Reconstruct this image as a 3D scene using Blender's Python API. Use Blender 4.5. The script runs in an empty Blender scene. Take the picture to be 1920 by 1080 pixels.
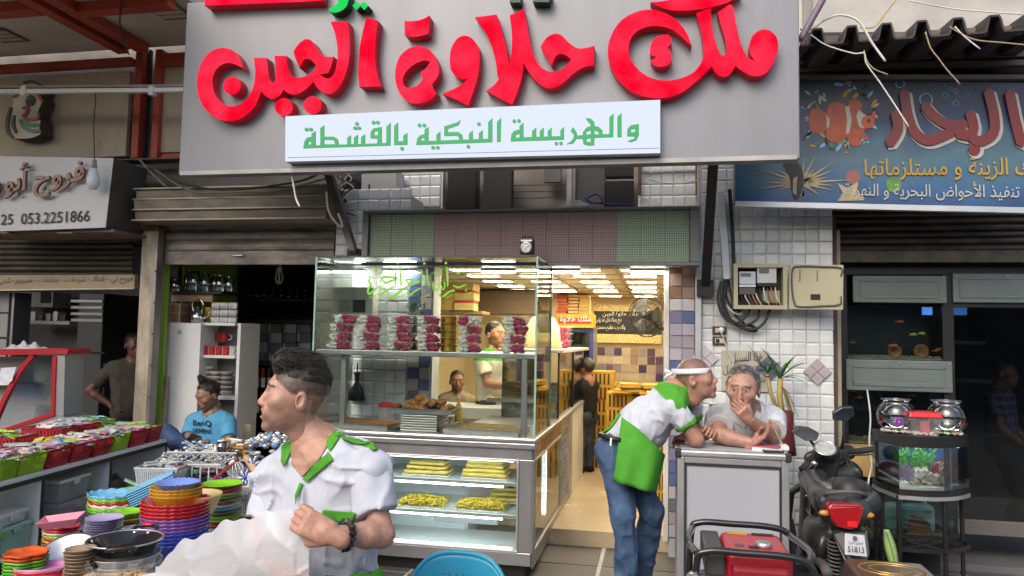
import bpy,bmesh,math,random,unicodedata
import numpy as np
from mathutils import Vector,Matrix
from mathutils.bvhtree import BVHTree
random.seed(7);np.random.seed(7)
SC=bpy.context.scene
COL=SC.collection
V=Vector
F=1400.0;YAW=math.radians(11.1);PIT=math.radians(3.87);ROL=math.radians(1.1)
EYE=V((0,0,1.6))
_f0=V((-math.sin(YAW),math.cos(YAW),0));_r0=V((math.cos(YAW),math.sin(YAW),0));_z=V((0,0,1))
CF=_f0*math.cos(PIT)+_z*math.sin(PIT);_u0=_z*math.cos(PIT)-_f0*math.sin(PIT)
CR=_r0*math.cos(ROL)+_u0*math.sin(ROL);CU=_u0*math.cos(ROL)-_r0*math.sin(ROL)
cd=bpy.data.cameras.new('camera');cam=bpy.data.objects.new('camera',cd);COL.objects.link(cam)
cd.sensor_width=36;cd.lens=36*F/1920;cd.clip_start=.05;cd.clip_end=500
mw=Matrix.Identity(4)
for i,a in enumerate((CR,CU,-CF)):
 for j in range(3):mw[j][i]=a[j]
mw.translation=EYE;cam.matrix_world=mw;SC.camera=cam
SUN_EL,SUN_AZ=40.0,200.0
w=bpy.data.worlds.new('World');SC.world=w;w.use_nodes=True
sk=w.node_tree.nodes.new('ShaderNodeTexSky');sk.sky_type='NISHITA';sk.sun_disc=False
sk.sun_elevation=math.radians(SUN_EL);sk.sun_rotation=math.radians(SUN_AZ)
sk.air_density=1.0;sk.dust_density=4.0;sk.ozone_density=1.0
bg=w.node_tree.nodes['Background'];bg.inputs[1].default_value=.13
w.node_tree.links.new(sk.outputs[0],bg.inputs[0])
sl=bpy.data.lights.new('sun','SUN');sl.energy=.5;sl.angle=math.radians(30);sl.color=(1,.95,.88)
so=bpy.data.objects.new('sun',sl);COL.objects.link(so)
_a=math.radians(SUN_AZ);_e=math.radians(SUN_EL)
so.rotation_euler=V((math.sin(_a)*math.cos(_e),math.cos(_a)*math.cos(_e),math.sin(_e))).to_track_quat('Z','Y').to_euler()
SC.view_settings.view_transform='Standard';SC.view_settings.look='None'
SC.view_settings.exposure=1.0;SC.view_settings.gamma=1
SC.render.engine='CYCLES';SC.cycles.use_denoising=True
SC.cycles.max_bounces=8;SC.cycles.transparent_max_bounces=24;SC.cycles.diffuse_bounces=4
SC.cycles.glossy_bounces=3;SC.cycles.transmission_bounces=6;SC.cycles.caustics_reflective=False;SC.cycles.caustics_refractive=False
SC.cycles.sample_clamp_indirect=4
def ray(px,py): return CF+CR*((px-960)/F)+CU*((540-py)/F)
def U(px,py,Y):
 d=ray(px,py); return EYE+d*(Y/d.y)
def UZ(px,py,z):
 d=ray(px,py); return EYE+d*((z-EYE.z)/d.z)
def UX(px,py,X):
 d=ray(px,py); return EYE+d*(X/d.x)
def mpp(p): return (V(p)-EYE).dot(CF)/F
_M={}
def lin(c):
 if isinstance(c,str):
  c=c.lstrip('#');c=[int(c[i:i+2],16)/255 for i in (0,2,4)]
  return tuple(x/12.92 if x<=.04045 else ((x+.055)/1.055)**2.4 for x in c)
 return tuple(c[:3])
def M(name,col=(.5,.5,.5),rough=.55,metal=0,var=.12,vs=5,grime=0,gs=2.2,gcol=(.05,.035,.022),bump=0,bs=60,emit=0,ecol=None,rnd=0,attr=None,spec=.5,sss=0,alpha=1,coat=0,stretch=None):
 if name in _M: return _M[name]
 m=bpy.data.materials.new(name);m.use_nodes=True;nt=m.node_tree;N=nt.nodes;L=nt.links
 b=N['Principled BSDF'];c=lin(col)
 b.inputs['Roughness'].default_value=rough;b.inputs['Metallic'].default_value=metal
 b.inputs['Specular IOR Level'].default_value=spec
 if coat:b.inputs['Coat Weight'].default_value=coat;b.inputs['Coat Roughness'].default_value=.1
 tc=N.new('ShaderNodeTexCoord');oi=N.new('ShaderNodeObjectInfo')
 ad=N.new('ShaderNodeVectorMath');ad.operation='MULTIPLY_ADD';ad.inputs[1].default_value=(1,1,1)
 if stretch:ad.inputs[1].default_value=stretch
 sc_=N.new('ShaderNodeVectorMath');sc_.operation='SCALE';sc_.inputs[0].default_value=(7,13,5)
 L.new(oi.outputs['Random'],sc_.inputs['Scale'])
 L.new(tc.outputs['Object'],ad.inputs[0]);L.new(sc_.outputs[0],ad.inputs[2])
 if attr:
  at=N.new('ShaderNodeVertexColor');at.layer_name=attr;cur=at.outputs[0]
 else:
  rg=N.new('ShaderNodeRGB');rg.outputs[0].default_value=(*c,1);cur=rg.outputs[0]
 def mul(cur,fac_socket,lo,hi):
  mr=N.new('ShaderNodeMapRange');mr.inputs[3].default_value=lo;mr.inputs[4].default_value=hi
  mr.inputs[1].default_value=.28;mr.inputs[2].default_value=.72
  L.new(fac_socket,mr.inputs[0])
  mx=N.new('ShaderNodeVectorMath');mx.operation='SCALE';L.new(cur,mx.inputs[0]);L.new(mr.outputs[0],mx.inputs['Scale'])
  return mx.outputs[0]
 if var:
  n=N.new('ShaderNodeTexNoise');n.inputs['Scale'].default_value=vs;n.inputs['Detail'].default_value=5
  L.new(ad.outputs[0],n.inputs['Vector']);cur=mul(cur,n.outputs[0],1-var,1+var*.7)
  mr=N.new('ShaderNodeMapRange');mr.inputs[3].default_value=max(0,rough-.1);mr.inputs[4].default_value=min(1,rough+.1)
  L.new(n.outputs[0],mr.inputs[0]);L.new(mr.outputs[0],b.inputs['Roughness'])
 if rnd:
  mr=N.new('ShaderNodeMapRange');mr.inputs[3].default_value=1-rnd;mr.inputs[4].default_value=1+rnd*.6
  L.new(oi.outputs['Random'],mr.inputs[0])
  mx=N.new('ShaderNodeVectorMath');mx.operation='SCALE';L.new(cur,mx.inputs[0]);L.new(mr.outputs[0],mx.inputs['Scale']);cur=mx.outputs[0]
 if grime:
  n2=N.new('ShaderNodeTexNoise');n2.inputs['Scale'].default_value=gs;n2.inputs['Detail'].default_value=8;n2.inputs['Roughness'].default_value=.7
  L.new(ad.outputs[0],n2.inputs['Vector'])
  mr=N.new('ShaderNodeMapRange');mr.inputs[1].default_value=.42;mr.inputs[2].default_value=.75;mr.inputs[4].default_value=grime
  L.new(n2.outputs[0],mr.inputs[0])
  mx=N.new('ShaderNodeMix');mx.data_type='RGBA';mx.inputs[7].default_value=(*gcol,1)
  L.new(mr.outputs[0],mx.inputs[0]);L.new(cur,mx.inputs[6]);cur=mx.outputs[2]
 L.new(cur,b.inputs['Base Color'])
 if bump:
  n3=N.new('ShaderNodeTexNoise');n3.inputs['Scale'].default_value=bs;n3.inputs['Detail'].default_value=4
  L.new(ad.outputs[0],n3.inputs['Vector'])
  bp=N.new('ShaderNodeBump');bp.inputs['Strength'].default_value=bump;bp.inputs['Distance'].default_value=.004
  L.new(n3.outputs[0],bp.inputs['Height']);L.new(bp.outputs[0],b.inputs['Normal'])
 if emit:
  b.inputs['Emission Color'].default_value=(*lin(ecol if ecol else col),1);b.inputs['Emission Strength'].default_value=emit
 if sss:
  b.inputs['Subsurface Weight'].default_value=sss;b.inputs['Subsurface Radius'].default_value=(.01,.004,.002)
 if alpha<1:b.inputs['Alpha'].default_value=alpha
 _M[name]=m; return m
def GLASS(name,tint=(.93,.97,.95),refl=1.0,ior=1.45,rough=.02,base=0):
 if name in _M: return _M[name]
 m=bpy.data.materials.new(name);m.use_nodes=True;nt=m.node_tree;N=nt.nodes;L=nt.links
 N.remove(N['Principled BSDF']);out=N['Material Output']
 t=N.new('ShaderNodeBsdfTransparent');t.inputs[0].default_value=(*tint,1)
 g=N.new('ShaderNodeBsdfGlossy');g.inputs['Roughness'].default_value=rough;g.inputs[0].default_value=(.95,.97,.97,1)
 fr=N.new('ShaderNodeFresnel');fr.inputs[0].default_value=ior
 mu=N.new('ShaderNodeMath');mu.operation='MULTIPLY_ADD';mu.inputs[1].default_value=refl;mu.inputs[2].default_value=base;mu.use_clamp=True
 L.new(fr.outputs[0],mu.inputs[0])
 mx=N.new('ShaderNodeMixShader');L.new(mu.outputs[0],mx.inputs[0]);L.new(t.outputs[0],mx.inputs[1]);L.new(g.outputs[0],mx.inputs[2])
 L.new(mx.outputs[0],out.inputs[0]);_M[name]=m; return m
def FILM(name,col,alpha=.5,rough=.3):
 if name in _M: return _M[name]
 m=bpy.data.materials.new(name);m.use_nodes=True;nt=m.node_tree;N=nt.nodes;L=nt.links
 b=N['Principled BSDF'];b.inputs['Base Color'].default_value=(*lin(col),1);b.inputs['Roughness'].default_value=rough
 t=N.new('ShaderNodeBsdfTransparent');tr=N.new('ShaderNodeBsdfTranslucent');tr.inputs[0].default_value=(*lin(col),1)
 a=N.new('ShaderNodeMixShader');a.inputs[0].default_value=.45;L.new(b.outputs[0],a.inputs[1]);L.new(tr.outputs[0],a.inputs[2])
 x=N.new('ShaderNodeMixShader');x.inputs[0].default_value=alpha;L.new(t.outputs[0],x.inputs[1]);L.new(a.outputs[0],x.inputs[2])
 L.new(x.outputs[0],N['Material Output'].inputs[0]);_M[name]=m; return m
def EMIT(name,col,s):
 if name in _M: return _M[name]
 m=bpy.data.materials.new(name);m.use_nodes=True;N=m.node_tree.nodes;N.remove(N['Principled BSDF'])
 e=N.new('ShaderNodeEmission');e.inputs[0].default_value=(*lin(col),1);e.inputs[1].default_value=s
 m.node_tree.links.new(e.outputs[0],N['Material Output'].inputs[0]);_M[name]=m; return m
def link(o,parent=None):
 COL.objects.link(o)
 if parent is not None:o.parent=parent
 return o
def tag(o,label=None,cat=None,group=None,kind=None):
 if label:o['label']=label
 if cat:o['category']=cat
 if group:o['group']=group
 if kind:o['kind']=kind
 return o
def thing(name,label,cat,loc=(0,0,0),rz=0,group=None):
 o=bpy.data.objects.new(name,None);COL.objects.link(o);o.location=V(loc);o.rotation_euler=(0,0,rz)
 o.empty_display_size=.1
 return tag(o,label,cat,group)
def copy_tree(o,parent=None):
 c=o.copy();COL.objects.link(c);c.parent=parent
 for ch in [x for x in o.children]:copy_tree(ch,c)
 return c
def spawn(o,loc,rz=0,label=None,group=None,scale=None):
 c=copy_tree(o);c.location=V(loc);c.rotation_euler=(0,0,rz)
 if scale:c.scale=scale if hasattr(scale,'__len__') else (scale,)*3
 if label:c['label']=label
 if group:c['group']=group
 return c
def piece(mesh,name,loc,parent,mat=None,rot=None,scale=None):
 o=bpy.data.objects.new(name,mesh);link(o,parent);o.location=V(loc)
 if rot is not None:o.rotation_euler=rot
 if scale is not None:o.scale=scale
 if mat is not None:
  o.material_slots[0].link='OBJECT';o.material_slots[0].material=mat
 return o
class MB:
 def __init__(s,o=(0,0,0)):s.v=[];s.f=[];s.m=[];s.o=V(o);s.cm=0
 def _add(s,vs,fs):
  n=len(s.v);s.v+=[V(v)-s.o for v in vs];s.f+=[tuple(i+n for i in f) for f in fs];s.m+=[s.cm]*len(fs); return s
 def mi(s,i):s.cm=i; return s
 def box(s,c,d,rz=0,R=None):
  c=V(c);x,y,z=d[0]/2,d[1]/2,d[2]/2
  vs=[V((a*x,b*y,e*z)) for e in (-1,1) for b in (-1,1) for a in (-1,1)]
  if rz:R=Matrix.Rotation(rz,3,'Z')
  if R is not None:vs=[R@v for v in vs]
  return s._add([c+v for v in vs],[(0,2,3,1),(4,5,7,6),(0,1,5,4),(2,6,7,3),(1,3,7,5),(0,4,6,2)])
 def bb(s,a,b):
  a,b=V(a),V(b); return s.box((a+b)/2,[abs(b[i]-a[i]) for i in range(3)])
 def hexa(s,lo,hi):
  return s._add(list(lo)+list(hi),[(3,2,1,0),(4,5,6,7),(0,1,5,4),(1,2,6,5),(2,3,7,6),(3,0,4,7)])
 def tube(s,pts,r,n=8,closed=False,flat=None):
  pts=[V(p) for p in pts];k=len(pts);rs=r if hasattr(r,'__len__') else [r]*k
  vs=[];fs=[];up=None
  for i,p in enumerate(pts):
   if closed:t=pts[(i+1)%k]-pts[i-1]
   else:t=pts[min(i+1,k-1)]-pts[max(i-1,0)]
   t=t.normalized() if t.length>1e-9 else V((0,0,1))
   if up is None:up=t.orthogonal().normalized()
   up=(up-t*up.dot(t));up=up.normalized() if up.length>1e-6 else t.orthogonal().normalized()
   sd=t.cross(up)
   for j in range(n):
    a=2*math.pi*j/n;vs.append(p+up*math.cos(a)*rs[i]+sd*math.sin(a)*rs[i])
  for i in range(k if closed else k-1):
   q=(i+1)%k
   for j in range(n):fs.append((i*n+j,i*n+(j+1)%n,q*n+(j+1)%n,q*n+j))
  if not closed:fs+=[tuple(range(n))[::-1],tuple((k-1)*n+j for j in range(n))]
  return s._add(vs,fs)
 def lathe(s,prof,c=(0,0,0),n=24,cap=True,wav=None,R=None):
  c=V(c);vs=[];fs=[];k=len(prof)
  for i,(r,z) in enumerate(prof):
   for j in range(n):
    a=2*math.pi*j/n;rr=r
    if wav:rr,z2=wav(r,z,a,i)
    else:z2=z
    v=V((rr*math.cos(a),rr*math.sin(a),z2))
    vs.append(c+(R@v if R is not None else v))
  for i in range(k-1):
   for j in range(n):fs.append((i*n+j,i*n+(j+1)%n,(i+1)*n+(j+1)%n,(i+1)*n+j))
  if cap:
   if prof[0][0]>1e-5:fs.append(tuple(range(n))[::-1])
   if prof[-1][0]>1e-5:fs.append(tuple((k-1)*n+j for j in range(n)))
  return s._add(vs,fs)
 def prism(s,poly,d):
  n=len(poly);p=[V(q) for q in poly];d=V(d)
  return s._add(p+[q+d for q in p],[tuple(range(n))[::-1],tuple(range(n,2*n))]+[(i,(i+1)%n,n+(i+1)%n,n+i) for i in range(n)])
 def grid(s,fn,nu,nv,closeu=False):
  vs=[fn(i/(nu if closeu else nu-1),j/(nv-1)) for i in range(nu) for j in range(nv)]
  fs=[(i*nv+j,((i+1)%nu)*nv+j,((i+1)%nu)*nv+j+1,i*nv+j+1) for i in range(nu if closeu else nu-1) for j in range(nv-1)]
  return s._add(vs,fs)
 def sph(s,c,r,n=10,sc=(1,1,1)):
  c=V(c);pr=[(math.sin(math.pi*i/n),-math.cos(math.pi*i/n)) for i in range(n+1)]
  vs=[];fs=[];m=n*2
  for (a,z) in pr:
   for j in range(m):
    t=2*math.pi*j/m;vs.append(c+V((a*math.cos(t)*r*sc[0],a*math.sin(t)*r*sc[1],z*r*sc[2])))
  for i in range(n):
   for j in range(m):fs.append((i*m+j,i*m+(j+1)%m,(i+1)*m+(j+1)%m,(i+1)*m+j))
  return s._add(vs,fs)
 def mesh(s,name,mats=None,smooth=False):
  me=bpy.data.meshes.new(name);me.from_pydata([tuple(v) for v in s.v],[],s.f)
  mats=mats if isinstance(mats,(list,tuple)) else [mats]
  for m in mats:me.materials.append(m)
  if len(mats)>1:me.polygons.foreach_set('material_index',s.m)
  if smooth:me.polygons.foreach_set('use_smooth',[True]*len(me.polygons))
  me.validate();me.update(); return me
 def build(s,name,mats,parent=None,smooth=False,bevel=0,loc=None,solid=0,sub=0,angle=None,seg=2):
  me=s.mesh(name,mats,smooth);o=bpy.data.objects.new(name,me);link(o,parent)
  if loc is not None:o.location=V(loc)
  elif parent is None:o.location=s.o
  if solid:
   md=o.modifiers.new('solid','SOLIDIFY');md.thickness=solid;md.offset=0
  if sub:
   md=o.modifiers.new('sub','SUBSURF');md.levels=sub;md.render_levels=sub
  if bevel:
   md=o.modifiers.new('bevel','BEVEL');md.width=bevel;md.segments=seg;md.limit_method='ANGLE';md.angle_limit=math.radians(40)
  if angle:
   for p in me.polygons:p.use_smooth=True
   try:me.set_sharp_from_angle(angle=math.radians(angle))
   except Exception:pass
  return o
def fix_normals(me):
 bm=bmesh.new();bm.from_mesh(me);bmesh.ops.recalc_face_normals(bm,faces=bm.faces);bm.to_mesh(me);bm.free()
def catmull(pts,n=5,closed=True):
 """smooth outline through 2-D points; a third element marks a sharp corner"""
 P=[V((p[0],p[1])) for p in pts];cor=[len(p)>2 for p in pts];k=len(P);out=[]
 for i in range(k if closed else k-1):
  p1,p2=P[i],P[(i+1)%k]
  p0=P[i-1] if not cor[i] and (closed or i>0) else p1-(p2-p1)*.4
  p3=P[(i+2)%k] if not cor[(i+1)%k] and (closed or i+2<k) else p2+(p2-p1)*.4
  for j in range(n):
   t=j/n
   out.append(.5*((2*p1)+(p2-p0)*t+(2*p0-5*p1+4*p2-p3)*t*t+(3*p1-p0-3*p2+p3)*t**3))
 if not closed:out.append(P[-1])
 return out
def curve3(pts,n=6):
 P=[V(p) for p in pts];out=[]
 for i in range(len(P)-1):
  p1,p2=P[i],P[i+1];p0=P[i-1] if i else p1*2-p2;p3=P[i+2] if i+2<len(P) else p2*2-p1
  for j in range(n):
   t=j/n;out.append(.5*((2*p1)+(p2-p0)*t+(2*p0-5*p1+4*p2-p3)*t*t+(3*p1-p0-3*p2+p3)*t**3))
 return out+[P[-1]]
def outline_mesh(name,loops,mats,depth,to3,sidemat=None):
 """flat outlines (2-D loops, holes allowed) filled and given thickness; to3 maps a 2-D point to the front plane, depth is a vector to the back"""
 cu=bpy.data.curves.new(name,'CURVE');cu.dimensions='2D';cu.fill_mode='BOTH'
 for lp in loops:
  sp=cu.splines.new('POLY');sp.points.add(len(lp)-1);sp.use_cyclic_u=True
  for i,p in enumerate(lp):sp.points[i].co=(p[0],p[1],0,1)
 tmp=bpy.data.objects.new(name,cu);me0=bpy.data.meshes.new_from_object(tmp)
 tris=[tuple(p.vertices) for p in me0.polygons];vs=[v.co.copy() for v in me0.vertices]
 bpy.data.objects.remove(tmp);bpy.data.curves.remove(cu)
 key={};uv=[];mp=[]
 for v in vs:
  kk=(round(v.x,2),round(v.y,2))
  if kk not in key:key[kk]=len(uv);uv.append((v.x,v.y))
  mp.append(key[kk])
 tset=set();T=[]
 for t in tris:
  t=tuple(mp[i] for i in t);
  if len(set(t))==len(t) and frozenset(t) not in tset:tset.add(frozenset(t));T.append(t)
 front=[to3(*p) for p in uv];depth=V(depth);n=len(front)
 ed={}
 for t in T:
  for i in range(len(t)):
   a,b=t[i],t[(i+1)%len(t)];ed[(a,b)]=ed.get((a,b),0)+1
 mb=MB();mb.v=front+[p+depth for p in front];mb.f=list(T);mb.m=[0]*len(T)
 for (a,b) in ed:
  if (b,a) not in ed:mb.f.append((b,a,a+n,b+n));mb.m.append(1)
 return mb
def shape_ar(s):
 if not hasattr(shape_ar,'t'):
  t={}
  for c in range(0xFE70,0xFEFD):
   d=unicodedata.decomposition(chr(c)).split()
   if len(d)==2 and d[0] in ('<initial>','<medial>','<final>','<isolated>'):t.setdefault(chr(int(d[1],16)),{})[d[0][1:-1]]=chr(c)
  shape_ar.t=t
 t=shape_ar.t;out=[];i=0;prev=False
 s2=s
 while i<len(s2):
  c=s2[i]
  if c=='ل' and i+1<len(s2) and s2[i+1] in 'اأإ':
   base={'ا':0xFEFB,'أ':0xFEF7,'إ':0xFEF9}[s2[i+1]];out.append(chr(base+(1 if prev else 0)));prev=False;i+=2;continue
  f=t.get(c)
  if not f:out.append(c);prev=False;i+=1;continue
  nxt=i+1<len(s2) and s2[i+1] in t and s2[i+1]!='ء'
  can='initial' in f
  if prev and nxt and can:out.append(f['medial'])
  elif prev and 'final' in f:out.append(f['final'])
  elif nxt and can:out.append(f['initial'])
  else:out.append(f.get('isolated',c))
  prev=can;i+=1
 return ''.join(out[::-1])
def text_loops(s,ar=False,bold=0):
 cu=bpy.data.curves.new('text','FONT');cu.body=shape_ar(s) if ar else s;cu.resolution_u=3;cu.offset=bold
 tmp=bpy.data.objects.new('text',cu);me=bpy.data.meshes.new_from_object(tmp)
 vs=np.array([v.co[:2] for v in me.vertices]);fs=[tuple(p.vertices) for p in me.polygons]
 bpy.data.objects.remove(tmp);bpy.data.curves.remove(cu);bpy.data.meshes.remove(me)
 return vs,fs
def lettering(name,s,a,b,h,mat,parent,base,ar=True,bold=0,depth=0,up=None,nudge=(0,-.002,0),smooth=0):
 """print S between world points a (left end of baseline box) and b (right end), total height h"""
 vs,fs=text_loops(s,ar,bold);lo,hi=vs.min(0),vs.max(0)
 a,b=V(a),V(b);up=V(up) if up is not None else V((0,0,1));mb=MB(base);n=V(nudge)
 par=list(range(len(vs)))
 def find(i):
  while par[i]!=i:par[i]=par[par[i]];i=par[i]
  return i
 for f in fs:
  for k in f[1:]:par[find(f[0])]=find(k)
 ids={};lay=[ids.setdefault(find(i),len(ids)) for i in range(len(vs))];fn=(b-a).cross(up).normalized()
 pts=[a+(b-a)*float((p[0]-lo[0])/(hi[0]-lo[0]))+up*float((p[1]-lo[1])/(hi[1]-lo[1])*h)+n+fn*(.0006*(lay[i]%7)) for i,p in enumerate(vs)]
 mb._add(pts,fs)
 if depth:
  dv=(b-a).cross(up).normalized()*depth;ed={}
  k=len(pts);off=[p+dv for p in pts];nn=len(mb.v);mb.v+=[p-mb.o for p in off];mb.f+=[tuple(i+nn for i in f) for f in fs];mb.m+=[0]*len(fs)
  for f in fs:
   for i in range(len(f)):e=(f[i],f[(i+1)%len(f)]);ed[e]=1
  for (p,q) in ed:
   if (q,p) not in ed:mb.f.append((p,q,q+nn,p+nn));mb.m.append(0)
 return mb.build(name,mat,parent)
def structure(mb,name,mats,**k):
 return tag(mb.build(name,mats,**k),kind='structure')
#palette
m_asph=M('asphalt',(.16,.15,.14),.85,var=.3,vs=9,grime=.4,bump=.5,bs=90)
m_slab=M('slab',(.085,.08,.072),.6,var=.2,vs=7,grime=.35,rnd=.2,bump=.2)
m_joint=M('joint',(.42,.41,.37),.7,var=.25,vs=30,grime=.3)
m_tile=M('white_tile',(.66,.69,.70),.28,var=.05,vs=3,rnd=.1,grime=.3,gs=4,gcol=(.25,.22,.18),spec=.6)
m_grout=M('grout',(.44,.44,.43),.9,var=.2)
m_cream=M('cream_wall',(.62,.5,.3),.6,var=.08,vs=2)
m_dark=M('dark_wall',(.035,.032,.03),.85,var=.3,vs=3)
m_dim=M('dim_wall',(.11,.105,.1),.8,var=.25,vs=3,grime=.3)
m_conc=M('concrete',(.2,.185,.165),.85,var=.25,vs=3,grime=.5,bump=.4)
m_alu=M('aluminium',(.55,.56,.57),.38,.8,var=.08,vs=6,grime=.12,gcol=(.2,.18,.15))
m_steel=M('steel',(.42,.42,.43),.34,.85,var=.1,vs=8,grime=.15,gs=4,gcol=(.16,.14,.12),stretch=(1,1,.15))
m_blackmetal=M('black_metal',(.018,.018,.019),.42,.3,var=.2)
m_rust=M('rust',(.12,.055,.03),.85,var=.35,vs=12)
m_white=M('white_paint',(.72,.73,.72),.45,var=.06,vs=3,grime=.08,gcol=(.3,.27,.22))
m_red=M('red_paint',(.3,.035,.022),.5,var=.18,vs=4,grime=.3)
m_glass=GLASS('glass');m_dglass=GLASS('dark_glass',(.5,.55,.55),1.0)
m_cable=M('cable',(.02,.02,.02),.5,var=0);m_wcable=M('white_cable',(.6,.6,.56),.5,var=.1)
m_lamp=EMIT('lamp_white',(1,.86,.6),24.0)
m_tube=EMIT('lamp_tube',(.85,.95,1),14.0)
#ground, pavement
structure(MB().bb((-60,-40,-.3),(60,60,-.02)),'ground',m_asph)
pav=structure(MB().bb((-9,3.3,-.02),(6,5.93,-.006)),'pavement',m_joint)
sx0=UZ(1141,1000,0).x;sy0=UZ(1180,1033,0).y
sm=MB().box((0,0,-.009),(.60,.435,.018)).mesh('slab',m_slab)
for i in range(-8,5):
 for j in range(-5,1):
  yy=sy0+j*.46+.23
  piece(sm,'slab',(sx0+.31+i*.63,yy,random.uniform(-.0015,.0015)),pav,rot=(0,0,random.uniform(-.004,.004)))
#shells of the four shops (setting)
ZC=2.2
XL,XR,YB=-2.25,.10,10.6
structure(MB().bb((XL-.3,5.93,-.02),(XR+.3,YB+.1,.12)),'shop_floor',M('shop_floor',(.5,.4,.27),.25,var=.1,vs=2,grime=.15,gcol=(.2,.14,.08)))
ceil=structure(MB().bb((XL-.6,5.86,ZC),(XR+.12,YB+.1,ZC+.1)),'shop_ceiling',M('ceiling',(.62,.54,.42),.7,var=.08))
gm=M('ceiling_grid',(.35,.3,.22),.6,var=0)
gmesh=MB().box((0,0,0),(.02,4.6,.012)).mesh('ceiling_bar',gm)
for i in range(5):piece(gmesh,'ceiling_bar',(XL+.1+i*.6,8.2,ZC-.004),ceil)
gmesh=MB().box((0,0,0),(2.6,.02,.010)).mesh('ceiling_bar',gm)
for i in range(8):piece(gmesh,'ceiling_bar',(-1.1,6.2+i*.6,ZC-.003),ceil)
bw=structure(MB().bb((XL-.5,YB,.1),(XR+.2,YB+.2,ZC+.05)),'shop_back_wall',m_cream)
structure(MB().bb((XR+.16,5.98,.0),(XR+.36,YB,ZC+.08)),'shop_side_wall',m_cream)
structure(MB().bb((XL-.7,6.1,.0),(XL-.5,YB,ZC+.08)),'shop_side_wall',m_cream)
pal=['#8d7f86','#a89a8c','#b7a88f','#6d5a72','#554057','#c3b59b','#94796b','#3f3a5e']
pm=[M('mosaic_%d'%i,c,.3,var=.06,spec=.6) for i,c in enumerate(pal)]
tz=.115
t4=MB().box((0,0,0),(tz-.008,.012,tz-.008)).mesh('mosaic_tile',pm[0])
zt=U(1180,652,YB).z
for r in range(4):
 for c in range(13):
  piece(t4,'mosaic_tile',(XR+.1-.06-c*tz,YB-.004,zt-.06-r*tz),bw,random.choice(pm[1:3]+pm[1:3]+pm))
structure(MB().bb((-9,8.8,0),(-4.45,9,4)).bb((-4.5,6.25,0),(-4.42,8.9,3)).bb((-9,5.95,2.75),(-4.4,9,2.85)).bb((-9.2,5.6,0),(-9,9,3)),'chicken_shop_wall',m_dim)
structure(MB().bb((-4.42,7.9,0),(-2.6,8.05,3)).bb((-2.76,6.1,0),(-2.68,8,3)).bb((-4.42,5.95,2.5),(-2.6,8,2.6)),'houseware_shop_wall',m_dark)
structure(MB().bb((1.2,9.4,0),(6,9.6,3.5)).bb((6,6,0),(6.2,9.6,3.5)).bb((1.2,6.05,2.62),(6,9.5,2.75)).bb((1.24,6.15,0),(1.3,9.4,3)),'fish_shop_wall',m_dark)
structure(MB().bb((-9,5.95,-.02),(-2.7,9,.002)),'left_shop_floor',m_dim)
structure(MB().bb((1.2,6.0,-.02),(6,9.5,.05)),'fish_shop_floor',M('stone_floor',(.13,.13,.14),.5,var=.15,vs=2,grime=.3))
structure(MB().bb((-12,5.98,2.9),(-2.7,9,9)),'upper_wall',m_conc)
structure(MB().bb((-2.7,6.6,2.5),(1.25,9,7)),'upper_wall',M('bounce_render',(.5,.48,.44),.8,var=.15,vs=4,grime=.3))  # hidden behind the sign; pale to bounce light into the recess
structure(MB().bb((1.2,6.12,2.75),(12,9,9)),'upper_wall',M('pale_stone',(.42,.41,.39),.8,var=.15,vs=4,grime=.25,bump=.3))
structure(MB().bb((-30,-9.5,0),(30,-9,4.5)),'added_opposite_wall',M('added_opposite_front',(.16,.14,.12),.8,var=.4,vs=1.2))  # unseen house front, added to keep bright low sky off the glass
#ceiling lights of the sweet shop
lm=MB().box((0,0,0),(.30,.13,.02));
def ceiling_light(x,y,lr_,lc_):
 t=thing('ceiling_light','glowing ceiling lamp in the %s, %s from the entrance'%(lr_,lc_),'ceiling light',(x,y,ZC-.012),group='lamps in the sweet shop ceiling')
 MB().box((0,0,0),(.28,.17,.012)).build('diffuser',m_lamp,t)
 MB().box((0,.095,.002),(.32,.02,.016)).box((0,-.095,.002),(.32,.02,.016)).box((.15,0,.002),(.02,.17,.016)).box((-.15,0,.002),(.02,.17,.016)).build('rim',m_white,t)
for x,lr_ in ((-.16,'row along the side wall'),(-.62,'second row from the side wall'),(-1.12,'third row from the side wall'),(-1.62,'row over the display case')):
 for y,lc_ in zip((6.25,6.85,7.5,8.2,9.0,9.9),('first','second','third','fourth','fifth','farthest')):ceiling_light(x,y,lr_,lc_)
#pillow tile shared by the tiled walls
TP=.0935
def pillow(p):
 a,b=p/2-.002,p/2-.013;mb=MB()
 vs=[(-a,0,-a),(a,0,-a),(a,0,a),(-a,0,a),(-a,-.006,-a),(a,-.006,-a),(a,-.006,a),(-a,-.006,a),(-b,-.0098,-b),(b,-.0098,-b),(b,-.0098,b),(-b,-.0098,b)]
 return mb._add([V(v) for v in vs],[(0,1,5,4),(1,2,6,5),(2,3,7,6),(3,0,4,7),(4,5,9,8),(5,6,10,9),(6,7,11,10),(7,4,8,11),(8,9,10,11)]).mesh('tile',m_tile)
tile_me=pillow(TP)
tile_me2=MB().box((0,-.004,0),(TP-.006,.012,TP-.006)).mesh('mosaic_tile',pm[0])
def tiled(wall,x0,nx,z0,nz,y,skip=None):
 for i in range(nx):
  for j in range(nz):
   x,z=x0+TP*(i+.5),z0+TP*(j+.5)
   if skip and skip(x,z):continue
   piece(tile_me,'tile',V((x+random.gauss(0,.0008),y+random.gauss(0,.001),z+random.gauss(0,.0008)))-wall.location,wall,rot=(random.gauss(0,.022),random.gauss(0,.008),random.gauss(0,.022)))
YW=5.8
RX0,RX1=.32,1.24
rw=thing('tiled_wall','white embossed square tile wall between the sweet shop and the fish shop','wall',(RX0,YW,0))
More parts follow.
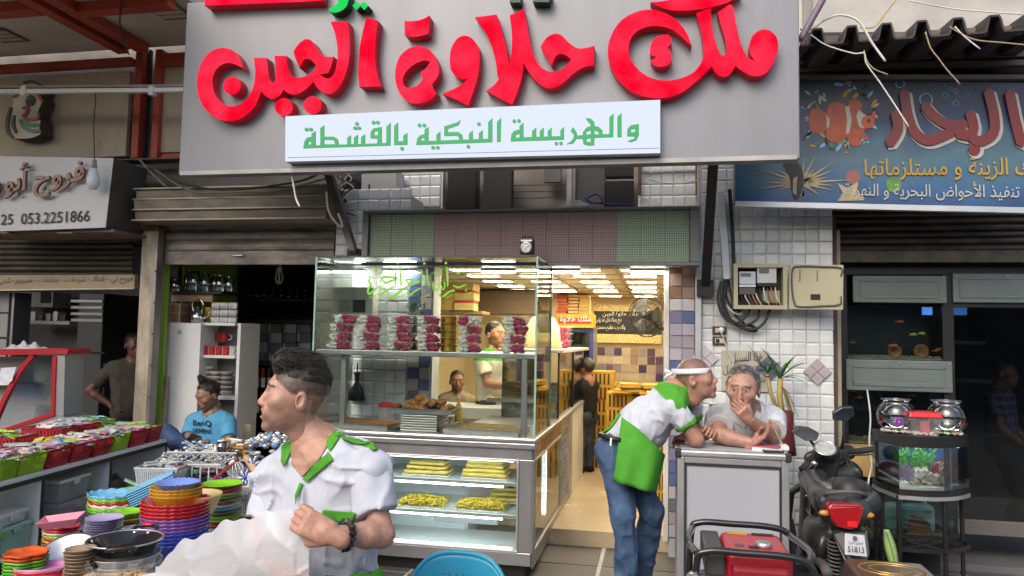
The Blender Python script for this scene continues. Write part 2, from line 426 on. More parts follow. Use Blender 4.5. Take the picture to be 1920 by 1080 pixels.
MB((RX0,YW,0)).bb((RX0-.02,YW,0),(RX1+.005,YW+.3,3.3)).build('backing',m_grout,rw)
nx=int(round((RX1-RX0)/TP))
tiled(rw,RX0,nx,.30,29,YW)
dm=[M('diamond_a','#a89ca0',.35,var=.05),M('diamond_b','#5c6078',.35,var=.05),M('diamond_c','#b9b4b8',.35,var=.05)]
dme=MB().box((0,-.006,0),(.066,.024,.066)).mesh('diamond_tile',dm[0])
for (px,py,mt) in ((1532,697,dm[0]),(1441,690,dm[1]),(1322,672,dm[2])):
 c=U(px,py,YW-.012)
 for a,b in ((.035,0),(-.035,0),(0,.035),(0,-.035)):
  ca=math.cos(math.pi/4)
  o=piece(dme,'diamond_tile',V((c.x+(a-b)*1,YW-.012,c.z+(a+b)*1))-rw.location,rw,mt,rot=(0,math.pi/4,0))
  o.location=V((c.x+(a+0)*1.41 if b==0 else c.x,YW-.012,c.z+(b*1.41)))-rw.location
jb=thing('door_jamb','door jamb clad in lilac blue mosaic with warm light painted at the top beside the shop entrance','door jamb',(.17,5.8,0))
MB((.17,5.8,0)).bb((.085,5.8,0),(.272,5.97,2.24)).build('backing',m_grout,jb)
jp=[M('jamb_%d'%i,c,.25,var=.05,spec=.6) for i,c in enumerate(['#b0aaae','#98939c','#a59dab','#bab3b3','#7b7190','#56628c','#c4bab4','#6e6a78'])]
jwarm=[M('jamb_warmlit_%d'%i,c,.25,var=.05) for i,c in enumerate(['#6b4a36','#8a6a55','#4b3226','#9b8170'])]
for r in range(22):
 for c in range(2):
  z=.15+TP*(r+.5)
  mt=random.choice(jwarm) if z>1.95 else random.choice(jp[:4]+jp)  # warm shop light painted into the top tiles as brown
  piece(tile_me2,'mosaic_tile',V((.085+TP*(c+.5),5.795,z))-jb.location,jb,mt)
MB((.17,5.8,0)).bb((.274,5.74,0),(.318,5.9,2.3)).build('metal_edge',m_alu,jb,bevel=.003)
MB((.17,5.8,0)).bb((.045,5.78,.12),(.083,5.9,2.24)).build('marble_edge',M('marble',(.62,.6,.55),.3,var=.12,vs=6),jb,bevel=.003)
lx0=U(628,500,YW).x;lx1=lx0+TP*7
lw=thing('tiled_wall','white tile wall end between the houseware shop and the sweet shop','wall',(lx0,YW,0))
MB((lx0,YW,0)).bb((lx0,YW,0),(lx1,YW+.3,2.75)).build('backing',m_grout,lw)
tiled(lw,lx0,7,.95,20,YW)
lj=thing('door_jamb','narrow mosaic jamb seen through the upper glass of the display case','door jamb',(lx1,YW,0))
MB((lx1,YW,0)).bb((lx1+.002,YW,0),(lx1+.21,YW+.2,2.24)).build('backing',m_grout,lj)
for r in range(14):
 for c in range(2):
  piece(tile_me2,'mosaic_tile',V((lx1+.01+TP*(c+.5),YW-.005,.98+TP*(r+.5)))-lj.location,lj,random.choice(jp))
#band of wall between the big sign and the dot-matrix panel
YU=6.15
def Q(x0,y0,x1,y1,Y,th,name,mat,parent,bevel=.004):
 a=U(x0,y1,Y);b=U(x1,y0,Y);mb=MB(parent.location if parent else a)
 mb.bb((a.x,Y,a.z),(b.x,Y+th,b.z)); return mb.build(name,mat,parent,bevel=bevel)
ub=thing('service_recess','cluttered service recess with white tiles between big sign and unlit panel','wall recess',U(960,390,YU))
Q(600,230,1330,400,YU+.25,.1,'back_panel',m_conc,ub)
Q(748,300,832,392,YU,.08,'tiled_patch',m_tile,ub);Q(1196,296,1312,392,YU,.08,'tiled_patch',m_tile,ub)
a=U(748,388,YU)
for i in range(4):
 for j in range(4):
  piece(tile_me,'tile',V((a.x+.05+i*TP,YU-.002,a.z+.04+j*TP))-ub.location,ub)
a=U(1196,388,YU)
for i in range(5):
 for j in range(4):
  piece(tile_me,'tile',V((a.x+.05+i*TP,YU-.002,a.z+.04+j*TP))-ub.location,ub)
Q(838,305,893,392,YU-.05,.15,'dark_pillar',m_blackmetal,ub);Q(905,300,960,392,YU-.02,.1,'recess_dark',m_dark,ub)  # recess shade put in as a dark slab right of the pillar
Q(1062,296,1073,392,YU-.1,.05,'post',m_alu,ub);Q(1078,300,1135,392,YU,.1,'dark_door',M('dull_door',(.06,.06,.06),.6,var=.3),ub)
Q(1136,300,1188,332,YU-.03,.1,'grille_box',m_blackmetal,ub);Q(1136,338,1188,392,YU-.02,.1,'black_panel',m_blackmetal,ub)
Q(1020,308,1052,342,YU+.1,.05,'junction_box',m_dim,ub)
for x in (1200,1308):Q(x-4,296,x+3,365,YU-.08,.03,'rusty_bar',m_rust,ub)
Q(1200,303,1308,310,YU-.09,.03,'rusty_bar',m_rust,ub)
for k in range(3):Q(960,345+k*12,1060,348+k*12,YU+.05,.02,'rod',m_blackmetal,ub)
ubx=thing('utility_box','pale grey metal utility box with a key slot under the big sign','utility box',U(710,388,5.95))
Q(676,318,744,386,5.9,.2,'cabinet',M('grey_cabinet',(.48,.49,.47),.45,var=.06,grime=.15),ubx,.006)
Q(690,345,693,364,5.888,.012,'latch',m_blackmetal,ubx)
def cable(name,pts,r,mat,label,group=None,cat='cable',n=6,sub=6):
 mb=MB(pts[0]);mb.tube(curve3(pts,sub),r,n); return tag(mb.build(name,mat,smooth=True),label,cat,group)
for k in range(5):
 y0=318+random.uniform(-6,10);pts=[U(640+random.uniform(-12,20)+10*math.sin(i*2.1+k),y0+i*14,5.72) for i in range(7)]
 cable('cable',pts,.006,[m_wcable,m_cable,M('tan_cable',(.3,.24,.15),.6)][k%3],['white cable tangled beside the diagonal sign strut','black cable tangled beside the diagonal sign strut','tan cable hanging beside the diagonal sign strut','second white cable in the tangle by the utility box','second black cable in the tangle by the utility box'][k],'cables by the left strut')
cable('cable',[U(1215,335,5.95),U(1240,342,5.95),U(1275,344,5.95),U(1306,338,5.95)],.006,m_wcable,'slack pale cable across the white tiles above the unlit panel')
cable('cable',[U(1096,366,5.6),U(1108,380,5.55),U(1130,378,5.55),U(1118,364,5.55),U(1100,376,5.55),U(1140,383,5.55),U(1180,384,5.55)],.007,M('blue_cable',(.05,.06,.25),.5),'blue cable bundle lying on top of the unlit panel')
rg=thing('crumpled_bag','crumpled white plastic bag on top of the unlit panel','plastic bag',U(1080,388,5.5))
MB().grid( lambda u,v:V(((u-.5)*.22,(v-.5)*.12,.035*math.sin(u*math.pi)*math.sin(v*math.pi)*(1+.6*math.sin(u*31+v*17)))),24,12).build('film',FILM('bag_film',(.7,.72,.66),.8),rg,solid=.002)
#dot-matrix panel
YP=5.45
pa,pb=U(680,395,YP),U(1313,386,YP);pz1=(pa.z+pb.z)/2;pz0=U(1310,498,YP).z;px0,px1=pa.x,pb.x
led=thing('dot_matrix_panel','long unlit LED panel with green and dull red sections above the entrance','LED panel',((px0+px1)/2,YP,pz0))
mb=MB(led.location).bb((px0,YP,pz0),(px1,YP+.16,pz0+.028)).bb((px0,YP,pz1-.022),(px1,YP+.16,pz1)).bb((px0,YP,pz0+.028),(px0+.05,YP+.16,pz1-.022)).bb((px1-.07,YP,pz0+.028),(px1,YP+.16,pz1-.022)).bb((px0+.05,YP+.06,pz0+.028),(px1-.07,YP+.16,pz1-.022))
mb.build('frame',M('panel_frame',(.13,.135,.14),.45,.5,var=.1),led,bevel=.004)
def dotmat(name,base,dot):
 m=M(name,base,.5,var=.15,vs=4);nt=m.node_tree;N=nt.nodes;L=nt.links;b=N['Principled BSDF']
 tc=N.new('ShaderNodeTexCoord');sp=N.new('ShaderNodeSeparateXYZ');L.new(tc.outputs['Object'],sp.inputs[0]);res=[]
 for ax in (0,2):
  mu=N.new('ShaderNodeMath');mu.operation='MULTIPLY';mu.inputs[1].default_value=2*math.pi/.0125;L.new(sp.outputs[ax],mu.inputs[0])
  s=N.new('ShaderNodeMath');s.operation='COSINE';L.new(mu.outputs[0],s.inputs[0]);res.append(s.outputs[0])
 ad=N.new('ShaderNodeMath');ad.operation='ADD';L.new(res[0],ad.inputs[0]);L.new(res[1],ad.inputs[1])
 gt=N.new('ShaderNodeMapRange');gt.inputs[1].default_value=-.2;gt.inputs[2].default_value=1.2;L.new(ad.outputs[0],gt.inputs[0])
 old=b.inputs['Base Color'].links[0].from_socket
 mx=N.new('ShaderNodeMix');mx.data_type='RGBA';mx.inputs[7].default_value=(*lin(dot),1);L.new(gt.outputs[0],mx.inputs[0]);L.new(old,mx.inputs[6]);L.new(mx.outputs[2],b.inputs['Base Color'])
 return m
lg=dotmat('dots_green',(.09,.13,.085),(.46,.58,.40));lr=dotmat('dots_red',(.12,.075,.075),(.50,.34,.33))
cx0,cx1=px0+.052,px1-.072;ncol=14;wmod=(cx1-cx0)/ncol;hmod=(pz1-pz0-.05)/3
mme=MB().box((0,0,0),(wmod-.0015,.02,hmod-.0015)).mesh('led_module',lg)
xg0,xg1=U(820,440,YP).x,U(1150,440,YP).x
for i in range(ncol):
 for j in range(3):
  x=cx0+wmod*(i+.5);piece(mme,'led_module',V((x,YP+.045+random.uniform(-.001,.001),pz0+.028+hmod*(j+.5)))-led.location,led,lr if xg0<x<xg1 else lg)
rd=thing('small_radio','small black radio with handle standing on top of the display case','radio',U(986,480,5.2))
L0=rd.location
a=U(974,476,5.2);b=U(1000,448,5.2)
MB(L0).bb((a.x,5.2,a.z),(b.x,5.28,b.z)).build('case',m_blackmetal,rd,bevel=.01)
MB(L0).lathe([(.0,0),(.04,0),(.04,.01),(.033,.012),(.03,.004),(0,.004)],((a.x+b.x)/2,5.197,(a.z+b.z)/2-.008),20,R=Matrix.Rotation(math.pi/2,3,'X')).build('speaker',m_steel,rd)
for s in (-1,1):MB(L0).box(((a.x+b.x)/2,5.186,(a.z+b.z)/2-.008),(.075,.004,.005),R=Matrix.Rotation(s*math.pi/4,3,'Y')).build('grille_bar',m_alu,rd)
MB(L0).tube([(a.x+.01,5.24,b.z-.01),(a.x+.01,5.24,b.z+.022),(b.x-.01,5.24,b.z+.022),(b.x-.01,5.24,b.z-.01)],.005).build('handle',m_blackmetal,rd)
MB(L0).box(((a.x+b.x)/2,5.196,b.z-.012),(.08,.006,.012)).build('dial_strip',m_alu,rd)
#big sign
YS=4.66
s0=U(337,328,YS);s1=U(1499,297,YS);sz0=(s0.z+s1.z)/2;sx0_,sx1_=U(343,160,YS).x,U(1499,160,YS).x
sg=thing('shop_sign','huge pale grey fascia sign with glowing red raised Arabic letters','shop sign',((sx0_+sx1_)/2,YS,sz0))
MB(sg.location).bb((sx0_,YS,sz0),(sx1_,YS+.12,sz0+1.25)).build('panel',M('sign_panel',(.20,.21,.235),.45,.2,var=.07,vs=1.2,grime=.34,gs=1.6,gcol=(.13,.125,.12),stretch=(2.2,1,.35)),sg,bevel=.006)
MB(sg.location).bb((sx0_+.02,YS-.012,sz0-.006),(sx1_-.02,YS+.0,sz0+.022)).build('bottom_trim',M('sign_trim',(.4,.39,.38),.6,var=.2,grime=.4),sg)
m_rl=EMIT('letter_glow',(1.0,.012,.05),.62)
nt=m_rl.node_tree;_n=nt.nodes.new('ShaderNodeTexNoise');_n.inputs['Scale'].default_value=5;_r=nt.nodes.new('ShaderNodeValToRGB');_r.color_ramp.elements[0].position=.35;_r.color_ramp.elements[1].position=.68;_r.color_ramp.elements[0].color=(.84,.002,.022,1);_r.color_ramp.elements[1].color=(1,.03,.075,1);nt.links.new(nt.nodes.new('ShaderNodeTexCoord').outputs['Object'],_n.inputs['Vector']);nt.links.new(_n.outputs[0],_r.inputs[0]);nt.links.new(_r.outputs[0],[n for n in nt.nodes if n.type=='EMISSION'][0].inputs[0]);m_rs=M('letter_side',(.3,.006,.016),.45,var=.1,emit=.05,ecol=(.8,.01,.03))
m_gl=EMIT('green_glow',(.02,.75,.12),.5);m_gs=M('green_side',(.01,.05,.02),.5,var=.1)
LD=.085
def sign_letter(crop,loops,mats=None,name='letter',n=5,dep=LD,raw=False,Y=None,sc=4.5,parent=None,oy=0):
 Yf=Y if Y is not None else YS-dep
 lps=[]
 for lp in loops:
  q=[(p[0],p[1]) for p in lp] if raw else [(v.x,v.y) for v in catmull(lp,n)]
  lps.append([(crop+p[0]/sc,-(oy+p[1]/sc)) for p in q])
 par=parent or sg
 mb=outline_mesh(name,lps,None,(0,dep,0), lambda x,y:U(x,-y,Yf)-par.location)
 return mb.build(name,mats or [m_rl,m_rs],par)
C=1
sign_letter(340,[[(520,575,C),(490,490),(440,430),(370,405),(290,415),(215,465),(160,550),(135,650),(135,760),(165,860),(225,945),(310,1005),(400,1020),(490,1005),(570,950),(630,880),(675,770,C),(710,810),(770,835),(830,805),(862,755,C),(900,785),(960,798),(1040,760),(1115,690,C),(1150,745),(1210,785),(1270,788),(1330,735),(1385,630),(1415,500),(1420,330),(1405,182,C),(1258,182,C),(1300,300),(1318,450),(1300,590),(1270,645),(1235,662),(1200,650),(1170,627,C),(1240,615,C),(1265,555),(1285,478,C),(1195,475),(1150,420),(1105,350),(1050,330),(990,370),(945,435,C),(965,500),(995,575,C),(1030,510),(1060,495),(1100,510),(1135,550,C),(1110,600),(1050,640),(980,655),(930,640),(900,580),(885,470,C),(783,470,C),(795,560),(800,650),(775,700),(745,670),(730,580),(720,488,C),(612,488,C),(622,600),(610,720),(570,810),(500,875),(420,897),(340,870),(285,800),(262,700),(275,620),(320,560),(390,530),(460,545)]])
def circ(cx,cy,r,n=26): return [(cx+r*math.cos(2*math.pi*i/n),cy+r*math.sin(2*math.pi*i/n)) for i in range(n)]
for (cx,cy) in ((427,722),(865,903),(1107,887)):sign_letter(340,[circ(cx,cy,76)],raw=True,name='letter_dot')
sign_letter(600,[[(390,145,C),(490,175,C),(470,330),(462,480),(480,620),(510,730,C),(330,730,C),(322,600),(335,400),(365,250)]])
sign_letter(600,[[(712,178,C),(810,175),(880,155),(922,130,C),(920,210),(912,285,C),(810,310),(715,298,C)]],name='letter_dot')
sign_letter(600,[[(945,710,C),(960,760),(985,785,C),(930,840),(840,872),(750,860),(680,800),(640,700),(635,600),(665,490),(730,420),(820,388),(900,405),(960,460),(1000,560),(995,640)],[(930,520,C),(880,510),(800,540),(730,600),(700,660),(705,715),(750,742),(820,720),(868,665,C),(845,610,C),(890,580)]])
sign_letter(600,[[(1245,660,C),(1200,668),(1150,645),(1105,590),(1095,500),(1110,400),(1160,325),(1225,300),(1290,330),(1335,400),(1345,500),(1335,620),(1300,750),(1250,890,C),(1140,835),(1030,790,C),(1130,750),(1200,710)]])
sign_letter(860,[[(135,145,C),(320,122,C),(360,250),(400,400),(425,545,C),(445,430),(450,300),(430,130,C),(550,75,C),(575,200),(600,350),(640,480),(690,560),(760,602),(840,600),(900,560),(950,500,C),(900,465),(850,455),(810,490),(785,555,C),(740,480),(690,395,C),(740,320),(810,285),(870,300),(930,360),(1000,405),(1070,405),(1145,385,C),(1138,550,C),(1050,570),(970,620),(890,690),(820,735),(740,740),(660,690),(600,620),(545,530,C),(535,640),(500,760),(450,882,C),(340,825),(230,765,C),(300,715),(350,655,C),(325,640,C),(315,540),(290,430),(250,320),(200,235)]])
sign_letter(1120,[[(795,385,C),(760,290),(700,200),(620,135),(520,92),(410,82),(300,110),(200,175),(130,270),(90,390),(95,510),(140,620),(220,720),(340,795),(480,828),(600,820),(720,775),(830,690),(905,620),(965,560,C),(1000,615),(1060,648),(1120,625),(1165,555,C),(1210,590),(1290,635),(1370,640),(1440,600),(1500,500),(1527,390),(1510,310),(1460,260),(1410,248),(1350,265),(1300,320),(1283,400),(1295,460),(1330,520,C),(1270,480),(1220,390),(1180,250),(1145,60),(1110,40,C),(1015,105,C),(1050,230),(1080,330),(1090,430),(1060,470),(1025,430),(990,320),(965,200),(955,68,C),(835,110,C),(870,230),(890,350),(895,460),(870,540),(810,610),(720,655),(600,678),(480,665),(380,615),(300,530),(265,430),(280,330),(340,260),(430,225),(520,220),(620,245),(710,310)]])
sign_letter(1120,[[(600,290,C),(625,330),(620,370),(590,400,C),(615,430),(628,490),(600,545),(540,565),(480,550),(450,515,C),(500,480,C),(450,460),(445,410),(465,345),(520,300)]])
sign_letter(1120,[[(448,18,C),(520,55),(620,85),(740,90),(850,80),(960,60),(1100,20),(1220,-60,C),(900,-90,C),(600,0)]],dep=LD*.9)
sign_letter(340,[[(195,-120),(195,48),(1190,8),(1190,-150)]],raw=True)
sign_letter(600,[[(75,95,C),(120,108),(180,90),(230,40),(245,-60,C),(160,-60,C),(150,20),(110,60),(80,70,C)]],[m_gl,m_gs])
for lp in ([(272,48),(310,12),(345,48),(310,85)],[(337,47),(373,10),(408,48),(373,85)]):sign_letter(600,[lp],[m_gl,m_gs],raw=True,name='letter_dot')
sign_letter(860,[[(430,-60),(430,20),(520,20),(520,-60)]],[m_gs,m_gs],raw=True,name='letter_dot');sign_letter(860,[[(625,-60),(625,15),(760,18),(780,-60)]],[m_gs,m_gs],raw=True,name='letter_dot')
YL=YS-.075
lb=thing('light_box_sign','glowing white light box with green Arabic writing under the red letters','light box sign',U(886,300,YL))
q=[U(535,303,YL),U(1238,287,YL),U(1238,187,YL),U(535,218,YL)]
mb=MB(lb.location).hexa([p+V((0,.073,0)) for p in q],q);mb.m=[1,0,1,1,1,1]
mb.build('box',[EMIT('box_glow',(.80,.87,1.0),.5),M('box_side',(.6,.62,.66),.4)],lb)
q=[U(540,296,YL-.004),U(1236,278,YL-.004),U(1236,277.2,YL-.004),U(540,295.2,YL-.004)]
MB(lb.location).hexa([p+V((0,.003,0)) for p in q],q).build('edge_line',m_dim,lb)
m_gp=M('green_print',(.0,.24,.065),.5,var=0,emit=.05,ecol=(.0,.62,.16))
GL=[[[(200,508),(208,445),(235,405),(280,395),(280,368),(316,340),(316,480),(365,478),(365,312),(400,285),(400,395),(500,395),(530,415),(542,460),(542,472),(628,470),(625,410),(660,380),(660,468),(692,467),(692,405),(728,375),(728,466),(762,465),(762,400),(798,372),(798,464),(920,460),(920,412),(852,410),(855,350),(880,315),(960,300),(960,458),(1008,456),(1008,300),(1048,262),(1045,480)],[(240,472),(248,445),(275,435),(275,470)],[(400,425),(400,470),(508,468),(505,445),(490,428),(470,425)],[(885,380),(925,380),(925,335),(890,345)]],[[(1083,476),(1083,290),(1120,258),(1120,440),(1172,438),(1172,385),(1210,358),(1210,474)]],[[(1298,475),(1305,420),(1330,385),(1380,368),(1380,325),(1416,300),(1416,436),(1495,433),(1495,375),(1532,345),(1532,432),(1715,426),(1712,395),(1690,385),(1570,388),(1572,295),(1700,255),(1728,230),(1712,280),(1605,318),(1605,350),(1710,350),(1745,375),(1752,424),(1812,422),(1812,365),(1848,335),(1848,421),(1908,419),(1908,360),(1944,330),(1944,417),(1998,415),(1998,255),(2038,215),(2038,448)],[(1340,435),(1378,433),(1378,400),(1348,410)]],[[(2084,445),(2084,250),(2124,212),(2119,443)]],]
G6=[[[(402,440),(408,375),(432,340),(487,325),(487,290),(526,258),(526,401),(610,398),(610,340),(650,305),(650,397),(685,396),(685,340),(723,305),(723,395),(762,393),(762,340),(800,305),(800,392),(885,389),(885,335),(922,298),(920,423)],[(448,405),(487,402),(487,365),(452,375)]],[[(985,340),(1010,300),(1045,355),(1048,384),(1104,380),(1105,350),(1140,305),(1180,293),(1178,275),(1150,245),(1130,215),(1180,218),(1215,250),(1220,292),(1260,300),(1295,335),(1300,372),(1362,368),(1362,205),(1405,170),(1400,398),(1218,404),(1215,478),(1150,480),(1110,465),(1100,415),(1042,414),(1010,460),(945,468),(990,440),(1015,405),(1015,375)],[(1135,375),(1140,345),(1180,330),(1180,372)],[(1140,445),(1142,412),(1180,410),(1180,448)],[(1218,372),(1262,372),(1250,345),(1218,332)]],[[(1440,398),(1440,200),(1482,165),(1482,398)]],[[(1535,390),(1538,320),(1570,285),(1650,270),(1650,380),(1625,430),(1570,448),(1540,436),(1600,415),(1612,392)],[(1570,352),(1575,325),(1612,315),(1612,350)]],]
for cr,LL in ((530,GL),(880,G6)):
 for lp in LL:sign_letter(cr,lp,[m_gp,m_gp],raw=True,Y=YL-.012,dep=.011,sc=5.189,parent=lb,oy=180)
for cr,ds in ((530,[(720,270),(703,312),(742,312),(882,258),(924,258),(230,325),(273,325),(1160,512),(1330,285),(1376,285),(1462,502),(1507,502),(1805,492),(1908,272)]),(880,[(436,243),(482,241),(846,462),(892,460)])):
 for d in ds:sign_letter(cr,[circ(d[0],d[1],18,14)],[m_gp,m_gp],raw=True,Y=YL-.012,dep=.011,sc=5.189,parent=lb,oy=180,name='letter_dot')
def strut(a,b,w,label):
 a,b=V(a),V(b);t=thing('sign_strut',label,'strut',b);d=(a-b);L=d.length;R=d.to_track_quat('Z','Y').to_matrix()
 MB().box(d/2,(w,w*.6,L),R=R).build('angle_bar',m_blackmetal,t);MB().box(d/2+R@V((w*.5,w*.3,0)),(w*.18,w*1.0,L),R=R).build('flange',m_dim,t)
 MB().box((0,0,0),(w*2,w*1.2,w*2)).build('foot_plate',m_blackmetal,t)
strut(U(612,318,4.85),U(664,478,5.72),.05,'dark steel strut running from the big sign to the wall beside the houseware shop')
strut(U(1337,295,4.85),U(1322,540,5.72),.06,'thick dark steel strut running down from the big sign beside the entrance')
cable('zip_cable',[U(546,322,4.7),U(551,350,4.72),U(555,372,4.74),U(562,388,4.74)],.007,m_wcable,'short white cord hanging below the big sign before the shutter housing')
cable('cable',[U(612,360,5.0),U(616,395,5.1),U(632,420,5.2),U(642,424,5.25),U(634,400,5.2)],.008,m_wcable,'white cable looped round the left sign strut')
for px,lab in ((655,'over the tiled wall end'),(750,'over the calligraphy on the glass'),(935,'over the corner of the display case'),(1055,'over the shop passage'),(1215,'over the entrance by the jamb')):
 c=U(px,500,5.73);t=thing('bar_lamp','lit white bar lamp under the unlit panel, %s'%lab,'lamp',(c.x,5.73,pz0-.012),group='bar lamps under the panel')
 MB().bb((-.13,-.03,-.02),(.13,.03,-.006)).build('diffuser',EMIT('bar_glow',(1,.95,.85),16.0),t);MB().bb((-.14,-.034,-.006),(.14,.034,.012)).build('housing',m_white,t)
#display case
YC=5.0
cX0=U(586,700,YC).x;cX1=U(1004,700,YC).x;cZ1=U(1003,482,YC).z;cZL=U(1003,822,YC).z;cZ0=.07;cZS=U(1001,664,YC).z
YG=5.70;YE=7.25;XI=cX1-.62
case=thing('display_case','tall glass and steel sweets display case with a lit lower window','display case',((cX0+cX1)/2,YC,0));o=case.location
g=.006
def slab(name,a,b,mat,parent=case,bevel=.004,**k):
 return MB(parent.location).bb(a,b).build(name,mat,parent,bevel=bevel,**k)
m_pgl=GLASS('case_glass',(.94,.975,.955),.9)
m_gedge=M('glass_edge',(.25,.42,.36),.2,var=0)
slab('front_pane',(cX0,YC,cZL),(cX1,YC+g,cZ1),m_pgl,bevel=0);slab('side_pane',(cX1-g,YC+g,cZL),(cX1,YG,cZ1),m_pgl,bevel=0)
slab('side_pane',(cX0,YC+g,cZL),(cX0+g,YG,cZ1),m_pgl,bevel=0);slab('top_pane',(cX0,YC,cZ1),(cX1,YG,cZ1+g),m_pgl,bevel=0)
for (x,y) in ((cX0,YC-.002),(cX1,YC-.002),(cX1,YG)):slab('edge_strip',(x-.006,y-.004,cZL),(x+.006,y+.006,cZ1+.008),m_gedge,bevel=0)
slab('edge_strip',(cX0,YC-.006,cZ1+.001),(cX1,YC+.004,cZ1+.011),M('dark_edge',(.04,.05,.045),.3),bevel=0);slab('edge_strip',(cX1-.004,YC,cZ1+.001),(cX1+.006,YG,cZ1+.010),m_gedge,bevel=0)
slab('shelf',(cX0+.01,YC+.012,cZS-.035),(cX1-.01,YG-.05,cZS),m_steel);slab('shelf_post',(cX0+.17,YC+.1,cZL),(cX0+.21,YC+.14,cZS-.035),m_steel)
slab('shelf_post',(cX1-.10,YC+.02,cZL),(cX1-.06,YC+.05,cZS-.035),m_steel)
slab('ledge',(cX0-.02,YC-.03,cZL-.035),(cX1+.02,YG,cZL),m_steel,bevel=.01);slab('ledge_lip',(cX0-.012,YC-.02,cZL-.075),(cX1+.012,YC+.02,cZL-.036),m_steel,bevel=.006)
slab('side_ledge',(XI,YG,cZL-.035),(cX1+.02,YE,cZL),m_steel,bevel=.008)
wx0,wx1=U(690,940,YC).x,U(972,940,YC).x;wz1,wz0=U(972,862,YC).z,U(972,1037,YC).z
slab('front_band',(cX0,YC,wz1),(cX1-.012,YC+.03,cZL-.076),m_steel);slab('bottom_band',(cX0,YC,cZ0+.02),(cX1-.012,YC+.03,wz0),m_steel)
slab('post',(wx1,YC+.001,wz0),(cX1-.012,YC+.029,wz1),m_steel);slab('post',(cX0,YC+.001,wz0),(wx0,YC+.029,wz1),m_steel)
fw_=slab('front_window',(wx0,YC+.012,wz0),(wx1,YC+.018,wz1),m_pgl,bevel=0)
for (a,b) in (((wx0,wz0),(wx1,wz0+.014)),((wx0,wz1-.014),(wx1,wz1)),((wx0,wz0+.014),(wx0+.014,wz1-.014)),((wx1-.014,wz0+.014),(wx1,wz1-.014))):
 slab('window_frame',(a[0],YC-.006,a[1]),(b[0],YC+.01,b[1]),m_alu,bevel=.002).parent=fw_
slab('plinth',(cX0+.04,YC+.06,.0),(cX1-.06,YG-.1,cZ0+.02),m_blackmetal)
m_in=M('case_inside',(.62,.64,.64),.4,var=.05)
slab('floor',(cX0+.01,YC+.03,wz0-.05),(cX1-.012,YG-.06,wz0-.03),m_in);slab('back',(cX0+.01,YG-.08,cZ0),(XI,YG-.06,cZL-.04),m_in)
sZ=[U(900,902,YC+.05).z,U(900,962,YC+.05).z]
for z in sZ:
 slab('shelf',(wx0,YC+.05,z-.012),(cX1-.03,YG-.1,z),M('clear_shelf',(.5,.55,.55),.2),bevel=.002)
 slab('shelf_edge',(wx0,YC+.035,z-.022),(wx1,YC+.049,z+.004),m_alu,bevel=.003)
 MB(o).tube([(wx0+.02,YC+.065,z-.03),(wx1-.12,YC+.065,z-.03)],.009).build('light_tube',m_tube,case)
MB(o).tube([(wx0+.02,YC+.05,wz0+.012),(wx1-.05,YC+.05,wz0+.012)],.006).build('light_tube',m_tube,case)
MB(o).tube([(wx0+.02,YC+.06,wz1-.02),(wx1-.05,YC+.06,wz1-.02)],.006).build('light_tube',m_tube,case)
for x in (wx0+.55,wx0+.95):
 slab('rail',(x,YG-.1,wz0),(x+.02,YG-.085,wz1),m_alu)
slab('vent_plate',(wx0+.3,YG-.1,wz0+.02),(wx0+.8,YG-.09,wz0+.1),M('vent',(.5,.52,.52),.4))
sw0,sw1=YC+.06,6.45
slab('side_band',(cX1-.014,YC+.03,wz1+.0),(cX1,YE,cZL-.036),m_steel);slab('side_band',(cX1-.014,YC+.03,cZ0),(cX1,YE,wz0),m_steel)
slab('side_post',(cX1-.013,YC-.001,wz0),(cX1+.001,sw0,wz1),m_steel);slab('side_window',(cX1-.01,sw0,wz0),(cX1-.004,sw1,wz1),m_pgl,bevel=0)
slab('side_post',(cX1-.013,sw1,wz0),(cX1-.001,sw1+.05,wz1),m_steel)
for a,b in ((sw0,sw0+.015),(sw1-.015,sw1)):slab('window_frame',(cX1-.004,a,wz0),(cX1+.006,b,wz1),m_alu,bevel=.002)
for z in (wz0,wz1-.015):slab('window_frame',(cX1-.004,sw0+.015,z),(cX1+.006,sw1-.015,z+.015),m_alu,bevel=.002)
MB(o).tube([(cX1-.05,5.9,wz0+.05),(cX1-.05,5.9,wz1-.03)],.008).build('light_tube',m_tube,case)
for k in range(16):slab('louvre',(cX1-.012,sw1+.06,wz0+.03+k*.04),(cX1+.004,sw1+.38,wz0+.05+k*.04),m_steel,bevel=.002)
slab('granite_end',(cX1-.2,YE-.22,.12),(cX1+.004,YE+.02,cZL-.04),M('granite',(.3,.29,.28),.35,var=.5,vs=160))
slab('inner_wall',(XI,YG-.06,cZ0),(XI+.015,YE,cZL-.04),m_in)
for k in range(7):slab('panel_pane',(cX1-.002,5.3+k*.16,wz1+.012),(cX1+.002,5.3+k*.16+.13,cZL-.045),M('brown_pane',(.18,.13,.08),.2),bevel=0)
m_vin=M('green_vinyl',(.16,.5,.02),.45,var=0)
def stroke(pts,w,n=8):
 P=catmull([tuple(p) for p in pts],n,closed=False);k=len(P);L=[];R=[]
 for i,p in enumerate(P):
  t=P[min(i+1,k-1)]-P[max(i-1,0)];t=t.normalized() if t.length>1e-6 else V((1,0));nn=V((-t.y,t.x))
  s=i/(k-1);ww=w*(.35+.65*math.sin(math.pi*min(1,max(0,s*.86+.07)))**.6)/2
  L.append(p+nn*ww);R.append(p-nn*ww)
 return [(q.x,q.y) for q in L+R[::-1]]
